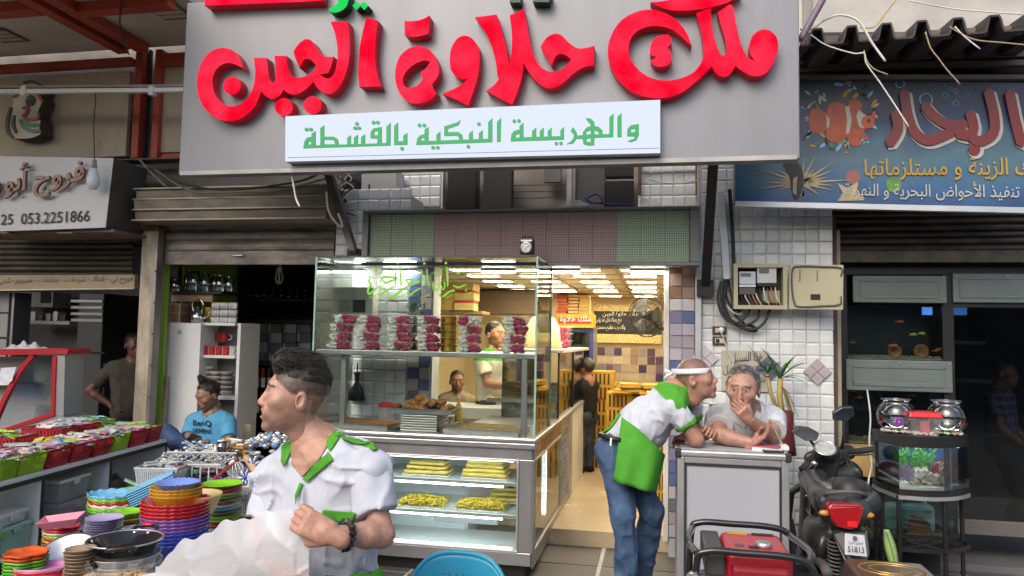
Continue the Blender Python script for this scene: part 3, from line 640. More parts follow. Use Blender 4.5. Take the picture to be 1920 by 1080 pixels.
cal=[([(120,230),(100,320),(130,390),(85,470),(110,535),(190,470),(300,400)],34),([(290,330),(340,260),(430,255),(560,275),(450,325),(370,350),(335,300)],40),([(240,520),(290,550),(380,480),(540,400)],32),([(530,90),(535,240),(545,400)],34),([(610,90),(620,240),(630,400)],34),([(430,590),(500,580),(600,500),(760,390)],38),([(680,290),(740,350),(770,390)],26),([(690,305),(800,300),(915,330),(840,360),(770,395)],36),([(740,470),(735,530),(770,560),(850,490),(970,430)],30),([(950,120),(975,250),(980,420)],22),([(1050,120),(1065,280),(1090,430)],22),([(1150,330),(1150,440),(1200,480),(1250,420),(1250,330)],26),([(1270,360),(1310,460),(1345,400),(1330,320)],26),([(1375,90),(1385,240),(1390,420)],30),([(1480,390),(1560,430),(1640,400),(1690,380)],28),([(1260,520),(1280,590),(1340,560),(1430,490),(1510,480)],34),([(170,260),(300,180),(460,90)],12),([(650,190),(760,140),(890,80)],12),([(650,260),(780,190),(920,140)],12),([(1110,210),(1200,160),(1300,105)],12),([(100,600),(160,575),(210,555)],14),([(360,610),(500,600),(690,550)],12),([(920,605),(1020,570),(1110,535)],12),([(1360,600),(1420,570),(1480,540)],12),([(1660,550),(1730,520),(1800,495)],12)]
for pts,ww in cal:sign_letter(680,[stroke(pts,ww)],[m_vin,m_vin],raw=True,Y=YC-.004,dep=.002,sc=8.727,parent=case,oy=490,name='calligraphy_stroke')
for (x,y,r) in ((205,140,28),(575,30,22),(1010,35,20),(1360,30,22),(1570,190,26),(1215,235,18),(895,225,14),(1690,480,18)):sign_letter(680,[circ(x,y,r,12)],[m_vin,m_vin],raw=True,Y=YC-.004,dep=.002,sc=8.727,parent=case,oy=490,name='calligraphy_dot')
def blob(c,r,n=12,amp=.35,seed=0,sc=(1,1,1)):
 rs=np.random.RandomState(seed);mb=MB();mb.sph(c,r,n,sc);ph=rs.rand(6)*6
 for i,v in enumerate(mb.v):
  d=v-V(c);f=1+amp*(.5*math.sin(d.x/r*7+ph[0])*math.sin(d.z/r*8+ph[1])+.5*math.sin(d.y/r*9+ph[2]+d.x/r*5)*math.sin(d.z/r*6+ph[3]))+rs.uniform(-amp,amp)*.3
  mb.v[i]=V(c)+d*f
 return mb
m_pk=M('pink_sweet',(.5,.02,.12),.6,var=.35,vs=60,bump=.6,bs=150);m_wh=M('white_sweet',(.85,.84,.78),.7,var=.2,vs=60,bump=.6,bs=150)
m_tub=FILM('clear_tub',(.85,.87,.86),.09,.15)
BW,BD,BH=.175,.13,.062
def tub(seed,group,label,loc):
 t=thing('sweet_tub',label,'food container',loc,group=group)
 lo=[V((-BW*.42,-BD*.4,.002)),V((BW*.42,-BD*.4,.002)),V((BW*.42,BD*.4,.002)),V((-BW*.42,BD*.4,.002))];hi=[V((s[0]*BW/2,s[1]*BD/2,BH)) for s in ((-1,-1),(1,-1),(1,1),(-1,1))]
 MB().hexa(lo,hi).build('tub',m_tub,t)
 mb=MB();
 MB().bb((-BW*.52,-BD*.53,BH-.004),(BW*.52,BD*.53,BH+.001)).build('lid',FILM('clear_lid',(.9,.92,.9),.22,.12),t)
 rs=np.random.RandomState(seed)
 def crumbs(x0,x1,mat,name):
  mb=MB()
  for i in range(40):
   x=rs.uniform(x0,x1);y=rs.uniform(-BD*.40,BD*.36);z=rs.uniform(.010,BH-.014);r=rs.uniform(.012,.018)
   n0=len(mb.v);mb.sph((x,y,z),r,4,(1,1,.8))
   for k in range(n0,len(mb.v)):mb.v[k]+=V(rs.uniform(-.004,.004,3))
  mb.build(name,mat,t)
 s=rs.uniform(-.02,.02)
 crumbs(-BW*.38,-.008+s,m_wh,'white_sweets');crumbs(-.004+s,BW*.37,m_pk,'pink_sweets')
 return t
protos=[]
cols=[(636,4),(692,4),(748,4),(804,4),(880,4),(966,4)]
names=['beside the glass end','second from houseware shop','third from houseware shop','beside gold tins, houseware side','between gold tins and last stack','last by the entrance corner']
lev=['bottom','second','third','top']
for ci,(px,n) in enumerate(cols):
 base=U(px,655,YC+.16)
 for k in range(n):
  lab='tub of pink white sweets, %s of stack, %s'%(lev[k],names[ci])
  loc=V((base.x+random.uniform(-.008,.008)+(.012*k if ci==0 else 0),YC+.16+random.uniform(-.01,.01),cZS+.001+k*(BH+.002)))
  if len(protos)<4:t=tub(20+k,'tubs of pink and white sweets',lab,loc);protos.append(t)
  else:t=spawn(protos[(k+ci)%4],loc,random.uniform(-.05,.05),lab)
  if ci in (4,):t.scale=(-1,1,1) if k%4==3 else (1,1,1)
gold=M('gold_tin',(.55,.36,.06),.3,.9,var=.2,vs=30)
for k in range(5):
 t=thing('gold_tin','flat gold tin in the stack between the sweet tubs, %s'%['bottom','second','middle','fourth','top'][k],'tin',(U(842,655,YC+.2).x,YC+.2,cZS+.001+k*.05),group='gold tins on the case shelf')
 MB().lathe([(.055,0),(.06,.004),(.06,.04),(.055,.048)],n=20).build('tin',gold,t,smooth=False)
 MB().lathe([(.062,.036),(.062,.046)],n=20).build('lid_band',M('dark_gold',(.3,.18,.03),.3,.9),t)
def tray(name,label,px,py,w,d,rz,fill,fmat,group='sweets trays on the case ledge',z=None,fh=.02):
 c=V((U(px,py,YC+.24).x,YC+.26,0)) if z is None else UZ(px,py,z);zz=cZL if z is None else z
 t=thing(name,label,'tray',(c.x,c.y,zz+.001),rz,group)
 mb=MB();e=.014;h=.035
 mb.bb((-w/2,-d/2,0),(w/2,d/2,.003))
 for (a,b) in (((-w/2,-d/2),(w/2,-d/2+.004)),((-w/2,d/2-.004),(w/2,d/2)),((-w/2,-d/2+.004),(-w/2+.004,d/2-.004)),((w/2-.004,-d/2+.004),(w/2,d/2-.004))):mb.bb((a[0],a[1],.003),(b[0],b[1],h))
 for (a,b) in (((-w/2-e,-d/2-e),(w/2+e,-d/2)),((-w/2-e,d/2),(w/2+e,d/2+e)),((-w/2-e,-d/2),(-w/2,d/2)),((w/2,-d/2),(w/2+e,d/2))):mb.bb((a[0],a[1],h-.003),(b[0],b[1],h))
 mb.build('pan',m_steel,t)
 fill(t,w,d,fmat)
 return t
def fill_grid(t,w,d,mt):
 nx,ny=13,8;sx,sy=(w-.03)/nx,(d-.03)/ny
 me=MB().box((0,0,.012),(sx-.006,sy-.006,.02)).mesh('pastry_square',mt)
 for i in range(nx):
  for j in range(ny):piece(me,'pastry_square',(-w/2+.015+sx*(i+.5),-d/2+.015+sy*(j+.5),.003+random.uniform(0,.002)),t)
def fill_crumb(t,w,d,mt):
 mb=MB();rs=np.random.RandomState(3)
 mb.bb((-w/2+.006,-d/2+.006,.003),(w/2-.006,d/2-.006,.022))
 for i in range(1400):
  x,y=rs.uniform(-w/2+.015,w/2-.015),rs.uniform(-d/2+.015,d/2-.015);s=rs.uniform(.006,.011)
  mb.box((x,y,.024),(s*1.6,s,s),R=Matrix.Rotation(rs.uniform(0,3),3,'Z')@Matrix.Rotation(rs.uniform(0,3),3,'X'))
 tag(mb.build('crumb_topping',mt,t),kind='stuff')
def fill_balls(t,w,d,mt):
 me=blob((0,0,0),.028,6,.2,4,(1.3,.9,.8)).mesh('pastry',mt,True)
 for i in range(46):
  k=i//22;piece(me,'pastry',(random.uniform(-w/2+.05,w/2-.05)*(1-.35*k),random.uniform(-d/2+.04,d/2-.04)*(1-.4*k),.03+.032*k+random.uniform(0,.012)),t,mt if random.random()<.75 else M('dark_pastry',(.16,.05,.02),.5,var=.3),rot=(random.uniform(-.4,.4),random.uniform(-.4,.4),random.uniform(0,3)))
tray('pastry_tray','shallow tray of brown pastry cut in squares on the case ledge',686,788,.50,.34,-.1,fill_grid,M('basbousa',(.46,.2,.06),.5,var=.3,vs=30,rnd=.25))
tray('nut_tray','wide shallow tray of crumbly golden brown dessert on the case ledge',912,792,.54,.34,-.05,fill_crumb,M('nuts',(.38,.25,.08),.7,var=.5,vs=120))
zst=cZL+.12
st=thing('tray_stack','stack of empty steel trays carrying the pastry pieces','tray stack',(U(795,800,YC+.2).x,YC+.22,cZL+.001))
for k in range(7):MB().bb((-.135,-.15,k*.017),(.135,.15,k*.017+.012)).build('tray',m_steel,st,bevel=.003)
t=tray('pastry_tray','tray of round brown pastries on top of the steel tray stack',804,752,.46,.26,0.02,fill_balls,M('pastry_brown',(.38,.17,.05),.45,var=.3,vs=20),z=zst);t.location=(st.location.x,YC+.22,zst+.002)
m_yel=M('yellow_roll',(.66,.50,.10),.5,var=.15,vs=20);m_noo=M('yellow_noodle',(.62,.46,.03),.5,var=.4,vs=90,bump=.6,bs=120)
def rolls(label,px,z,rows,n,seed):
 c=U(px,890,YC+.2);t=thing('pastry_rolls',label,'sweets',(c.x,YC+.22,z+.001))
 MB().bb((-.17,-.11,0),(.17,.11,.006)).build('tray',m_white,t,bevel=.002)
 rs=np.random.RandomState(seed)
 for r in range(rows):
  for k in range(n-r):
   y=-.08+.17*(k+.5*r)/max(1,n-1);zz=.022+r*.026
   pts=[V((x,y+rs.uniform(-.003,.003),zz+rs.uniform(-.002,.003))) for x in np.linspace(-.16+.01*r+rs.uniform(-.01,.01),.16-.015*r,12)]
   MB().tube(pts,[.013+.002*math.sin(i*2.1+k) if seed==1 else .015 for i in range(12)],8).build('roll',m_yel,t,smooth=True)
def noodles(label,px,z,seed,w=.19):
 c=U(px,950,YC+.2);t=thing('noodle_sweets',label,'sweets',(c.x,YC+.2,z+.001));rs=np.random.RandomState(seed)
 MB().bb((-w-.01,-.12,0),(w+.01,.12,.006)).build('tray',m_white,t,bevel=.002)
 mb=MB()
 for i in range(420):
  x=rs.uniform(-w,w);y=rs.uniform(-.11,.11);zz=.012+rs.uniform(0,.05)*(1-(x/w)**4*.6)*(1-abs(y)/.14*.5);a=rs.uniform(0,6.28);l=.022
  p=V((x,y,zz));d=V((math.cos(a),math.sin(a),rs.uniform(-.4,.4)))*l;mb.tube([p-d,p+V((0,0,.006)),p+d],.0042,5)
 tag(mb.build('noodles',m_noo,t,smooth=True),kind='stuff')
rolls('tray of knobbly pale yellow pastry rolls behind the lower case window',803,sZ[0],3,5,1)
rolls('tray of long smooth yellow pastry rolls at the entrance end of the case',912,sZ[0],4,6,2)
noodles('mound of yellow noodle sweets on the lower case shelf beside the steel divider',795,sZ[1],5,.16);noodles('wide mound of yellow noodle sweets on the lower shelf at the entrance end',905,sZ[1],6,.17)
rolls('folded yellow pastry behind the noodle sweets in the lower case',945,sZ[1]+.0,3,3,7);bpy.context.view_layer.update()
COL.objects['pastry_rolls.002'].location+=V((.02,.22,.01))
def jar(name,label,cat,p,r,h,mat,lid=None,lidh=.02,group=None):
 t=thing(name,label,cat,p,group=group);MB().lathe([(r*.85,0),(r*.9,.004),(r,h*.9),(r*.97,h)],n=20).build('body',mat,t,smooth=False)
 if lid:MB().lathe([(r*1.05,h),(r*1.07,h+.004),(r*1.07,h+lidh),(r*.7,h+lidh+.012),(0,h+lidh+.013)],n=20).build('lid',lid,t)
 return t
jar('red_lid_jar','clear plastic jar with a red lid on the ledge by the pastry tray','jar',(U(725,764,5.55).x,5.55,cZL),.062,.12,FILM('clear_jar',(.8,.72,.7),.35,.2),M('red_lid',(.5,.02,.03),.4))
bt=thing('oil_bottle','yellow oil bottle standing behind the stacked trays','bottle',(U(880,768,6.0).x,5.66,cZL));MB().lathe([(.028,0),(.03,.01),(.03,.12),(.012,.16),(.011,.19)],n=16).build('bottle',M('oil',(.5,.3,.02),.2,var=.1),bt,smooth=True);MB().lathe([(.013,.19),(.013,.205),(0,.206)],n=12).build('cap',m_white,bt)
bk=thing('steel_basin','pale round basin behind the stacked trays','basin',(U(842,760,5.9).x,5.6,cZL));MB().lathe([(.09,0),(.12,.06),(.13,.065),(.12,.07),(.1,.06),(0,.05)],n=28).build('bowl',M('beige_plastic',(.55,.45,.3),.5),bk,smooth=True);MB().sph((0,0,.08),.09,8,(1,1,.5)).build('dough',M('dough',(.6,.5,.33),.6,bump=.5),bk,smooth=True)
bc=thing('black_funnel_lamp','black hanging scoop behind the case glass by white tiles','scoop',U(668,750,5.75));MB().lathe([(.0,.0),(.07,.0),(.05,.09),(.018,.14),(.02,.2),(.03,.22),(0,.23)],n=14).build('cup',m_blackmetal,bc,smooth=True);MB().tube([(0,0,.2),(0,.0,.3)],.006).build('hook',m_blackmetal,bc)
wb=thing('wall_box','pale wall box with a dark socket seen behind the case glass','wall box',U(662,592,5.72))
q0=U(622,592,5.66);q1=U(700,538,5.66);MB(wb.location).bb((q0.x,5.66,q0.z),(q1.x,5.79,q1.z)).build('box',M('cream_box',(.55,.55,.45),.45),wb,bevel=.008)
q0=U(660,585,5.64);q1=U(684,562,5.64);MB(wb.location).bb((q0.x,5.645,q0.z),(q1.x,5.662,q1.z)).build('socket',m_blackmetal,wb,bevel=.003)
vs_=thing('potted_plant','small green plant in a black pot on the case shelf behind the tubs','plant',(U(775,590,5.5).x,5.5,cZS));MB().lathe([(.03,0),(.05,.01),(.035,.10),(.03,.2),(.035,.21)],n=14).build('vase',m_blackmetal,vs_,smooth=True)
lf=MB();rs=np.random.RandomState(4)
for i in range(120):
 p=V((rs.normal(.02,.03),rs.normal(0,.025),rs.uniform(.17,.36)));d=V(rs.normal(0,1,3)).normalized()*.022;e=d.cross(V(rs.normal(0,1,3))).normalized()*.007;lf._add([p-d,p+e,p+d,p-e],[(0,1,2,3)])
lf.build('foliage',M('leaf',(.05,.16,.02),.5,var=.4,vs=40),vs_)
c2=thing('inner_counter','low glass counter with a marble top running back into the shop','counter',(cX1-.25,7.8,.12));o2=c2.location
z2=U(1090,657,8.2).z
MB(o2).bb((cX1-.5,YE+.03,.12),(cX1,9.3,cZL-.04)).build('base',m_in,c2);MB(o2).bb((cX1-.5,YE+.03,cZL-.039),(cX1+.01,9.3,cZL)).build('rail',m_alu,c2,bevel=.005)
MB(o2).bb((cX1-.5,6.3,cZL+.001),(cX1-.494,8.6,z2)).bb((cX1-.02,6.3,cZL+.001),(cX1-.014,8.6,z2)).bb((cX1-.49,6.3,cZL+.001),(cX1-.02,6.306,z2)).build('pane',m_pgl,c2)
MB(o2).bb((cX1-.52,6.25,z2),(cX1+.03,8.65,z2+.03)).build('marble_top',M('top_marble',(.55,.52,.45),.3,var=.25,vs=14),c2,bevel=.006)
for y in (6.3,7.4,8.6):MB(o2).bb((cX1-.02,y-.008,cZL+.002),(cX1-.004,y+.008,z2)).build('post',m_blackmetal,c2)
for k in range(5):
 MB(o2).bb((cX1-.42,6.5+k*.42,cZL+.002),(cX1-.1,6.82+k*.42,cZL+.1+.02*k)).build('tray_pile',M('box_tan%d'%(k%2),[(.45,.32,.12),(.16,.3,.24)][k%2],.6,var=.3,vs=14),c2,bevel=.004)
dome=thing('sugar_dome','pale yellow rounded block standing on the marble counter top','sweets',(cX1-.22,6.75,z2+.031));MB().lathe([(.16,0),(.16,.1),(.145,.2),(.11,.27),(.05,.31),(0,.32)],n=28).build('block',M('halva',(.72,.62,.36),.6,var=.1),dome,smooth=True)
for i in range(10):MB().sph((.15*math.cos(-.5-i*.35)*.98,.15*math.sin(-.5-i*.35)*.98,.05+.05*(i%4)),.008,5).build('nut',M('nut',(.2,.3,.08),.6),dome)
for k in range(3):spawn(protos[k],(cX1-.15,7.35,z2+.032+k*(BH+.004)),.6,'clear tub of pink sweets on the marble counter top, %s of three'%['lowest','middle','topmost'][k],scale=1.25)
#back of the sweet shop
def flat_box(name,label,cat,x0,y0,x1,y1,Y,th,mat,parts=None,group=None,bevel=.006):
 a,b=U(x0,y1,Y),U(x1,y0,Y);t=thing(name,label,cat,((a.x+b.x)/2,Y+th/2,a.z),group=group)
 MB(t.location).bb((a.x,Y,a.z),(b.x,Y+th,b.z)).build('body',mat,t,bevel=bevel); return t,a,b
mb_,a,b=flat_box('menu_board','dark menu board with white Arabic handwriting and gold lattice borders','menu board',1113,572,1240,642,YB-.06,.05,m_blackmetal)
for (y0,y1) in ((572,583),(628,642)):
 q0,q1=U(1113,y1,YB-.07),U(1240,y0,YB-.07);MB(mb_.location).bb((q0.x,YB-.075,q0.z),(q1.x,YB-.062,q1.z)).build('lattice_border',M('lattice',(.62,.5,.2),.4,var=.55,vs=40),mb_)
m_chalk=M('chalk',(.8,.78,.7),.7,var=0)
for (s,x0,x1,yb,hh) in (('ملك حلاوة الجبن',1130,1195,594,.075),('ذبح رصاك فكن لما يؤمن',1117,1165,607,.09),('ولك رب عظيم محمدي',1117,1172,621,.09)):
 lettering('writing',s,U(x0,yb,YB-.07),U(x1,yb,YB-.07),hh,m_chalk,mb_,mb_.location)
fn=thing('wall_fan','dark wall fan with round wire cage in the sweet shop','fan',U(1212,592,8.3));R90=Matrix.Rotation(math.pi/2,3,'X')@Matrix.Rotation(0,3,'Y')
RF=Matrix.Rotation(-.55,3,'Z')@Matrix.Rotation(math.pi/2,3,'X')
for rr,dz in ((.23,0),(.17,.03),(.11,.045),(.05,.05),(.23,-.04)):MB().tube([RF@V((rr*math.cos(a),rr*math.sin(a),dz)) for a in np.linspace(0,2*math.pi,33)[:-1]],.005,6,closed=True).build('cage_ring',m_blackmetal,fn)
for k in range(18):
 a=k*math.pi/9;MB().tube([RF@V((r_*math.cos(a),r_*math.sin(a),z_)) for r_,z_ in ((.03,.052),(.12,.045),(.2,.02),(.23,0),(.23,-.04))],.0022,4).build('cage_wire',m_blackmetal,fn)
for k in range(3):
 a=k*2.094;MB().grid( lambda u,v:RF@V(((.04+.15*u)*math.cos(a+(v-.5)*1.1),(.04+.15*u)*math.sin(a+(v-.5)*1.1),-.01+.03*v)),5,6).build('blade',M('fan_blade',(.06,.06,.06),.3),fn,solid=.003)
MB().lathe([(.0,-.16),(.06,-.16),(.07,-.06),(.05,.0),(.03,.06),(0,.062)],n=20,R=RF).build('motor',m_blackmetal,fn,smooth=True);MB().tube([RF@V((0,0,-.12)),RF@V((0,0,-.12))+V((.06,.02,-.12)),V((.22,.1,-.15))],.02).build('bracket',m_blackmetal,fn)
a=U(1243,690,7.4);b=U(1253,575,7.4)
lv=thing('louvred_panel','tall narrow white louvred panel on the shop side wall','louvre panel',(XR+.1,7.4,a.z));
MB(lv.location).bb((XR+.02,7.2,a.z),(XR+.14,7.6,b.z)).build('frame',m_white,lv,bevel=.006)
for k in range(18):MB(lv.location).box((XR+.015,7.4,a.z+.04+k*(b.z-a.z-.08)/17),(.012,.34,.012)).build('slat',m_dim,lv)
cl,a,b=flat_box('blue_cooler','drinks cooler with a dark blue frame at the back of the shop','cooler',1048,615,1113,900,9.6,.6,M('cooler_in',(.2,.2,.18),.4),bevel=.01)
m_blue=M('cooler_blue',(.03,.04,.22),.4)
for (q0,q1) in (((a.x,a.z),(a.x+.05,b.z)),((b.x-.05,a.z),(b.x,b.z)),((a.x+.05,b.z-.06),(b.x-.05,b.z)),((a.x+.05,a.z),(b.x-.05,a.z+.1))):MB(cl.location).bb((q0[0],9.57,q0[1]),(q1[0],9.6,q1[1])).build('frame',m_blue,cl,bevel=.004)
MB(cl.location).bb((a.x+.05,9.58,a.z+.1),(b.x-.05,9.588,b.z-.06)).build('glass_door',m_dglass,cl)
for k in range(3):MB(cl.location).bb((a.x+.06,9.589,a.z+.4+k*.4),(b.x-.06,9.598,a.z+.43+k*.4)).build('shelf_line',m_alu,cl)
yb_,a,b=flat_box('yellow_sign_box','yellow box sign with red and white Arabic writing on the blue cooler','sign',1043,589,1113,614,9.5,.35,M('yellow_sign',(.6,.36,.03),.5,var=.15))
MB(yb_.location).bb((a.x+.03,9.494,a.z+.05),(b.x-.03,9.499,b.z-.05)).build('red_band',M('red_band',(.5,.02,.02),.5),yb_);lettering('writing','ملك حلاوة',U(1050,606,9.49),U(1108,606,9.49),.1,m_white,yb_,yb_.location,bold=.008)
m_bx=[M('sweet_box_%d'%i,c,.5,var=.1) for i,c in enumerate([(.55,.36,.1),(.5,.05,.02),(.62,.48,.2),(.35,.16,.04)])]
bxm=MB().bb((-.13,-.1,0),(.13,.1,.05)).mesh('body',m_bx[0])
def pile(px,py,Y,nx,nz,w,d,h,group,label,mats,z=None,stripe=None):
 c=U(px,py,Y);z0=c.z if z is None else z
 for i in range(nx):
  for k in range(nz):
   t=thing('sweet_box',label%(['bottom','second','third','fourth','fifth','sixth','seventh','eighth','ninth'][k],['first','second','third','fourth','fifth'][i]),'box',(c.x+i*(w+.01)+random.uniform(-.008,.008),Y+random.uniform(-.02,.02),z0+k*h),random.uniform(-.06,.06),group)
   mt=mats[(i*7+k*3)%len(mats)]
   MB().bb((-w/2,-d/2,0.001),(w/2,d/2,h-.012)).build('tray',mt,t,bevel=.003);MB().bb((-w/2-.003,-d/2-.003,h-.03),(w/2+.003,d/2+.003,h-.002)).build('lid',mats[(i*7+k*3+1)%len(mats)],t,bevel=.003)
   if stripe:
    for s in range(5):MB().bb((-w/2+.03+s*(w-.06)/5,-d/2-.005,.004),(-w/2+.03+(s+.45)*(w-.06)/5,-d/2-.001,h-.032)).build('stripe',stripe,t)
m_br=M('box_stripe',(.05,.025,.015),.5,var=0)
pile(1056,588,9.7,3,6,.13,.25,.042,'red and yellow boxes on the cooler','flat red and yellow box on the cooler sign, %s of the %s pile',m_bx[:3],z=b.z+.002)
yel=[M('carton_y',(.55,.33,.03),.6,var=.12),M('carton_y2',(.48,.27,.03),.6,var=.12),M('carton_k',(.07,.04,.02),.6,var=.12)]
pile(1128,880,9.0,1,7,.3,.3,.16,'yellow cartons on the shop floor','yellow carton in the stack by the cooler, %s layer, %s column',yel[:2],z=.12,stripe=m_br)
pile(1160,880,8.2,3,6,.27,.32,.155,'yellow cartons behind the leaning man','yellow black carton behind the leaning man, %s layer, %s column',yel,z=.12,stripe=m_br)
pile(1233,880,7.0,1,6,.2,.3,.17,'yellow cartons by the jamb','yellow carton just inside the entrance, %s layer, %s column',yel[:2],z=.12,stripe=m_br)
for (px,py,Y,lab) in ((1180,735,8.05,'loose pile of flattened yellow sweet boxes on the cartons'),(1225,742,8.0,'torn open yellow box lying on the cartons by the side wall')):
 c=U(px,py,Y);t=thing('flattened_boxes',lab,'boxes',(c.x,Y,.12+6*.155))
 for k in range(5):MB().box((random.uniform(-.03,.03),0,.012+k*.02),(.3-.03*k,.28,.018),rz=random.uniform(-.3,.3)).build('flat_box',yel[k%3],t)
flat_box('brown_cupboard','long brown wooden wall cupboard deep in the shop behind the glass','cupboard',878,545,1003,588,8.8,.4,M('brown_wood',(.16,.1,.055),.5,var=.3,vs=8,stretch=(.2,1,3)))
pile(800,582,8.0,3,3,.22,.25,.11,'red and gold boxes on the cupboard','red gold gift box behind the calligraphy, %s layer, %s column',[m_bx[1],m_bx[0],m_bx[2]])
flat_box('box_shelf','wall shelf carrying the red and gold gift boxes','shelf',778,583,905,588,7.9,.35,M('shelf_wood',(.3,.2,.1),.5))
flat_box('marble_panel','upright veined marble panel inside the shop behind the case','panel',748,672,797,770,6.6,.06,M('veined',(.55,.48,.38),.35,var=.3,vs=7,stretch=(3,1,.4)))
flat_box('work_table','pale work table behind the display case where the baker stands','table',745,768,990,780,6.7,.5,m_in)
tray('pastry_tray','tray of pale pastry on the work table before the baker',962,752,.42,.3,.1,fill_crumb,M('pale_pastry',(.5,.36,.14),.6,var=.3,vs=90),group=None,z=1.06);
#fish shop to the right
YF=5.45
fq=[U(1378,380,YF),U(1990,394,YF),U(1990,147,YF),U(1378,146,YF)]
fs=thing('fish_shop_sign','blue aquarium shop sign with a clownfish, red Arabic letters and yellow writing','shop sign',(fq[0]+fq[1])/2)
m_sea=M('sea_print',(.05,.12,.3),.35,var=.25,vs=2.5)
nt=m_sea.node_tree;N=nt.nodes;L=nt.links;tcn=N.new('ShaderNodeTexCoord');spn=N.new('ShaderNodeSeparateXYZ');L.new(tcn.outputs['Generated'],spn.inputs[0])
nz=N.new('ShaderNodeTexNoise');nz.inputs['Scale'].default_value=3;L.new(tcn.outputs['Object'],nz.inputs['Vector'])
mm=N.new('ShaderNodeMath');mm.operation='MULTIPLY_ADD';mm.inputs[1].default_value=.5;L.new(nz.outputs[0],mm.inputs[0]);L.new(spn.outputs[2],mm.inputs[2])
cr=N.new('ShaderNodeValToRGB');e=cr.color_ramp.elements;e[0].position=.25;e[0].color=(.02,.055,.15,1);e[1].position=1.25;e[1].color=(.006,.014,.045,1)
for p,c in ((.42,(.03,.10,.22,1)),(.62,(.06,.13,.17,1)),(.85,(.010,.028,.09,1))):el=cr.color_ramp.elements.new(p);el.color=c
L.new(mm.outputs[0],cr.inputs[0]);L.new(cr.outputs[0],N['Principled BSDF'].inputs['Base Color'])
MB(fs.location).hexa([p+V((0,.12,0)) for p in fq],fq).build('print_face',m_sea,fs)
def bar(t,name,p,q,w,d,mat,Y=None,bevel=.003):
 p,q=V(p),V(q);R=(q-p).to_track_quat('X','Z').to_matrix(); return MB(t.location).box((p+q)/2,((q-p).length,d,w),R=R).build(name,mat,t,bevel=bevel)
bar(fs,'bottom_trim',U(1378,383,YF-.02),U(1990,397,YF-.02),.04,.05,m_alu);bar(fs,'top_trim',U(1378,145,YF-.02),U(1990,146,YF-.02),.03,.05,m_dim)
def print_(loops,mat,k=0,sc=2.571,ox=1320,name='print_shape',raw=True,dep=.001):
 sign_letter(ox,loops,[mat,mat],raw=raw,Y=YF-.004-.0015*k,dep=dep,sc=sc,parent=fs,name=name)
P_or=M('print_orange',(.36,.06,.008),.4,var=.35,vs=14);P_cr=M('print_cream',(.38,.31,.18),.5,var=.3,vs=20);P_wh=M('print_white',(.38,.38,.36),.5,var=.05);P_rd=M('print_red',(.15,.012,.011),.35,var=.12)
P_ye=M('print_yellow',(.40,.24,.015),.5,var=.15);P_gn=M('print_green',(.1,.25,.05),.5,var=.4,vs=20);P_bk=M('print_black',(.02,.018,.02),.5,var=.3);P_lt=M('print_light',(.18,.38,.5),.5,var=.5,vs=18)
rs=np.random.RandomState(2)
for i in range(60):
 a=rs.uniform(0,6.28);r=rs.uniform(110,190);x,y=660+r*math.cos(a)*1.15,570+r*math.sin(a);w_=rs.uniform(5,14);aa=rs.uniform(0,3);
 print_([[(x+w_*(1.9*math.cos(t)*math.cos(aa)-.7*math.sin(t)*math.sin(aa)),y+w_*(1.9*math.cos(t)*math.sin(aa)+.7*math.sin(t)*math.cos(aa))) for t in np.linspace(0,6.28,9)[:-1]]],[P_lt,P_ye,P_gn,P_lt,P_bk,P_wh][i%6],0)
print_([[(500,570,1),(520,530),(560,525),(590,545),(600,510),(640,490),(690,510),(700,485),(730,478),(760,500),(762,540),(800,560),(815,540),(830,535,1),(822,580),(800,610),(770,630),(790,660),(780,675),(750,665),(760,690),(730,705),(700,690),(690,660),(660,685),(620,685),(590,665),(590,630),(555,645),(515,630)]],P_or,1,raw=False,name='fish_body')
print_([[(735,560),(745,530),(775,550),(790,570),(770,620),(748,610)]],P_wh,2,name='fish_stripe');print_([[(680,515),(700,510),(712,580),(700,640),(684,645),(690,580)]],P_wh,2,name='fish_stripe');print_([[(590,555),(605,570),(606,605),(592,620)]],P_wh,2,name='fish_stripe')
print_([circ(790,588,32,18)],P_or,3,name='fish_head');print_([circ(795,582,9,10)],P_bk,4,name='fish_eye')
for i in range(22):
 a=2.2+i*.235;l=190+60*math.sin(i*2.3);x,y=470,880;w_=9
 print_([[(x+20*math.cos(a)-w_*math.sin(a),y+14*math.sin(a)+w_*math.cos(a)),(x+l*math.cos(a),y+l*.62*math.sin(a)),(x+20*math.cos(a)+w_*math.sin(a),y+14*math.sin(a)-w_*math.cos(a))]] if y+l*.62*math.sin(a)<965 else [[(x,y),(x+14,y+60),(x-14,y+70)]],P_cr,2,name='fin_ray')
print_([[(380,790,1),(430,770),(465,800),(480,850),(470,930),(440,960),(420,900),(410,850)]],P_bk,3,raw=False,name='lionfish_body');print_([[(430,860),(450,850),(445,940),(428,930)]],P_cr,4)
print_([circ(718,852,36,16)],M('print_shell',(.25,.1,.08),.5),1);print_([[(640,880),(690,905),(745,875),(735,925),(775,965),(640,970),(670,930)]],P_cr,2);print_([circ(915,890,38,12)],P_gn,1)
for (x,y,r) in ((945,402,22),(1070,480,32),(1165,408,8),(1215,440,12),(1187,428,9),(1215,498,15),(1163,460,14),(1268,462,9),(1240,468,8)):print_([circ(x,y,r,16),circ(x,y,r*.86,16)],P_lt,1,name='bubble')
red=[[(965,445),(985,560),(1020,640),(1080,675),(1160,650),(1250,600)],[(1065,510),(1110,560),(1180,600),(1255,600)],[(1285,545),(1300,620),(1270,650),(1225,640)],[(1372,440),(1400,560),(1395,640),(1330,680),(1290,660)],[(1475,448),(1500,570),(1530,690)],[(925,545),(935,620),(895,690)]]
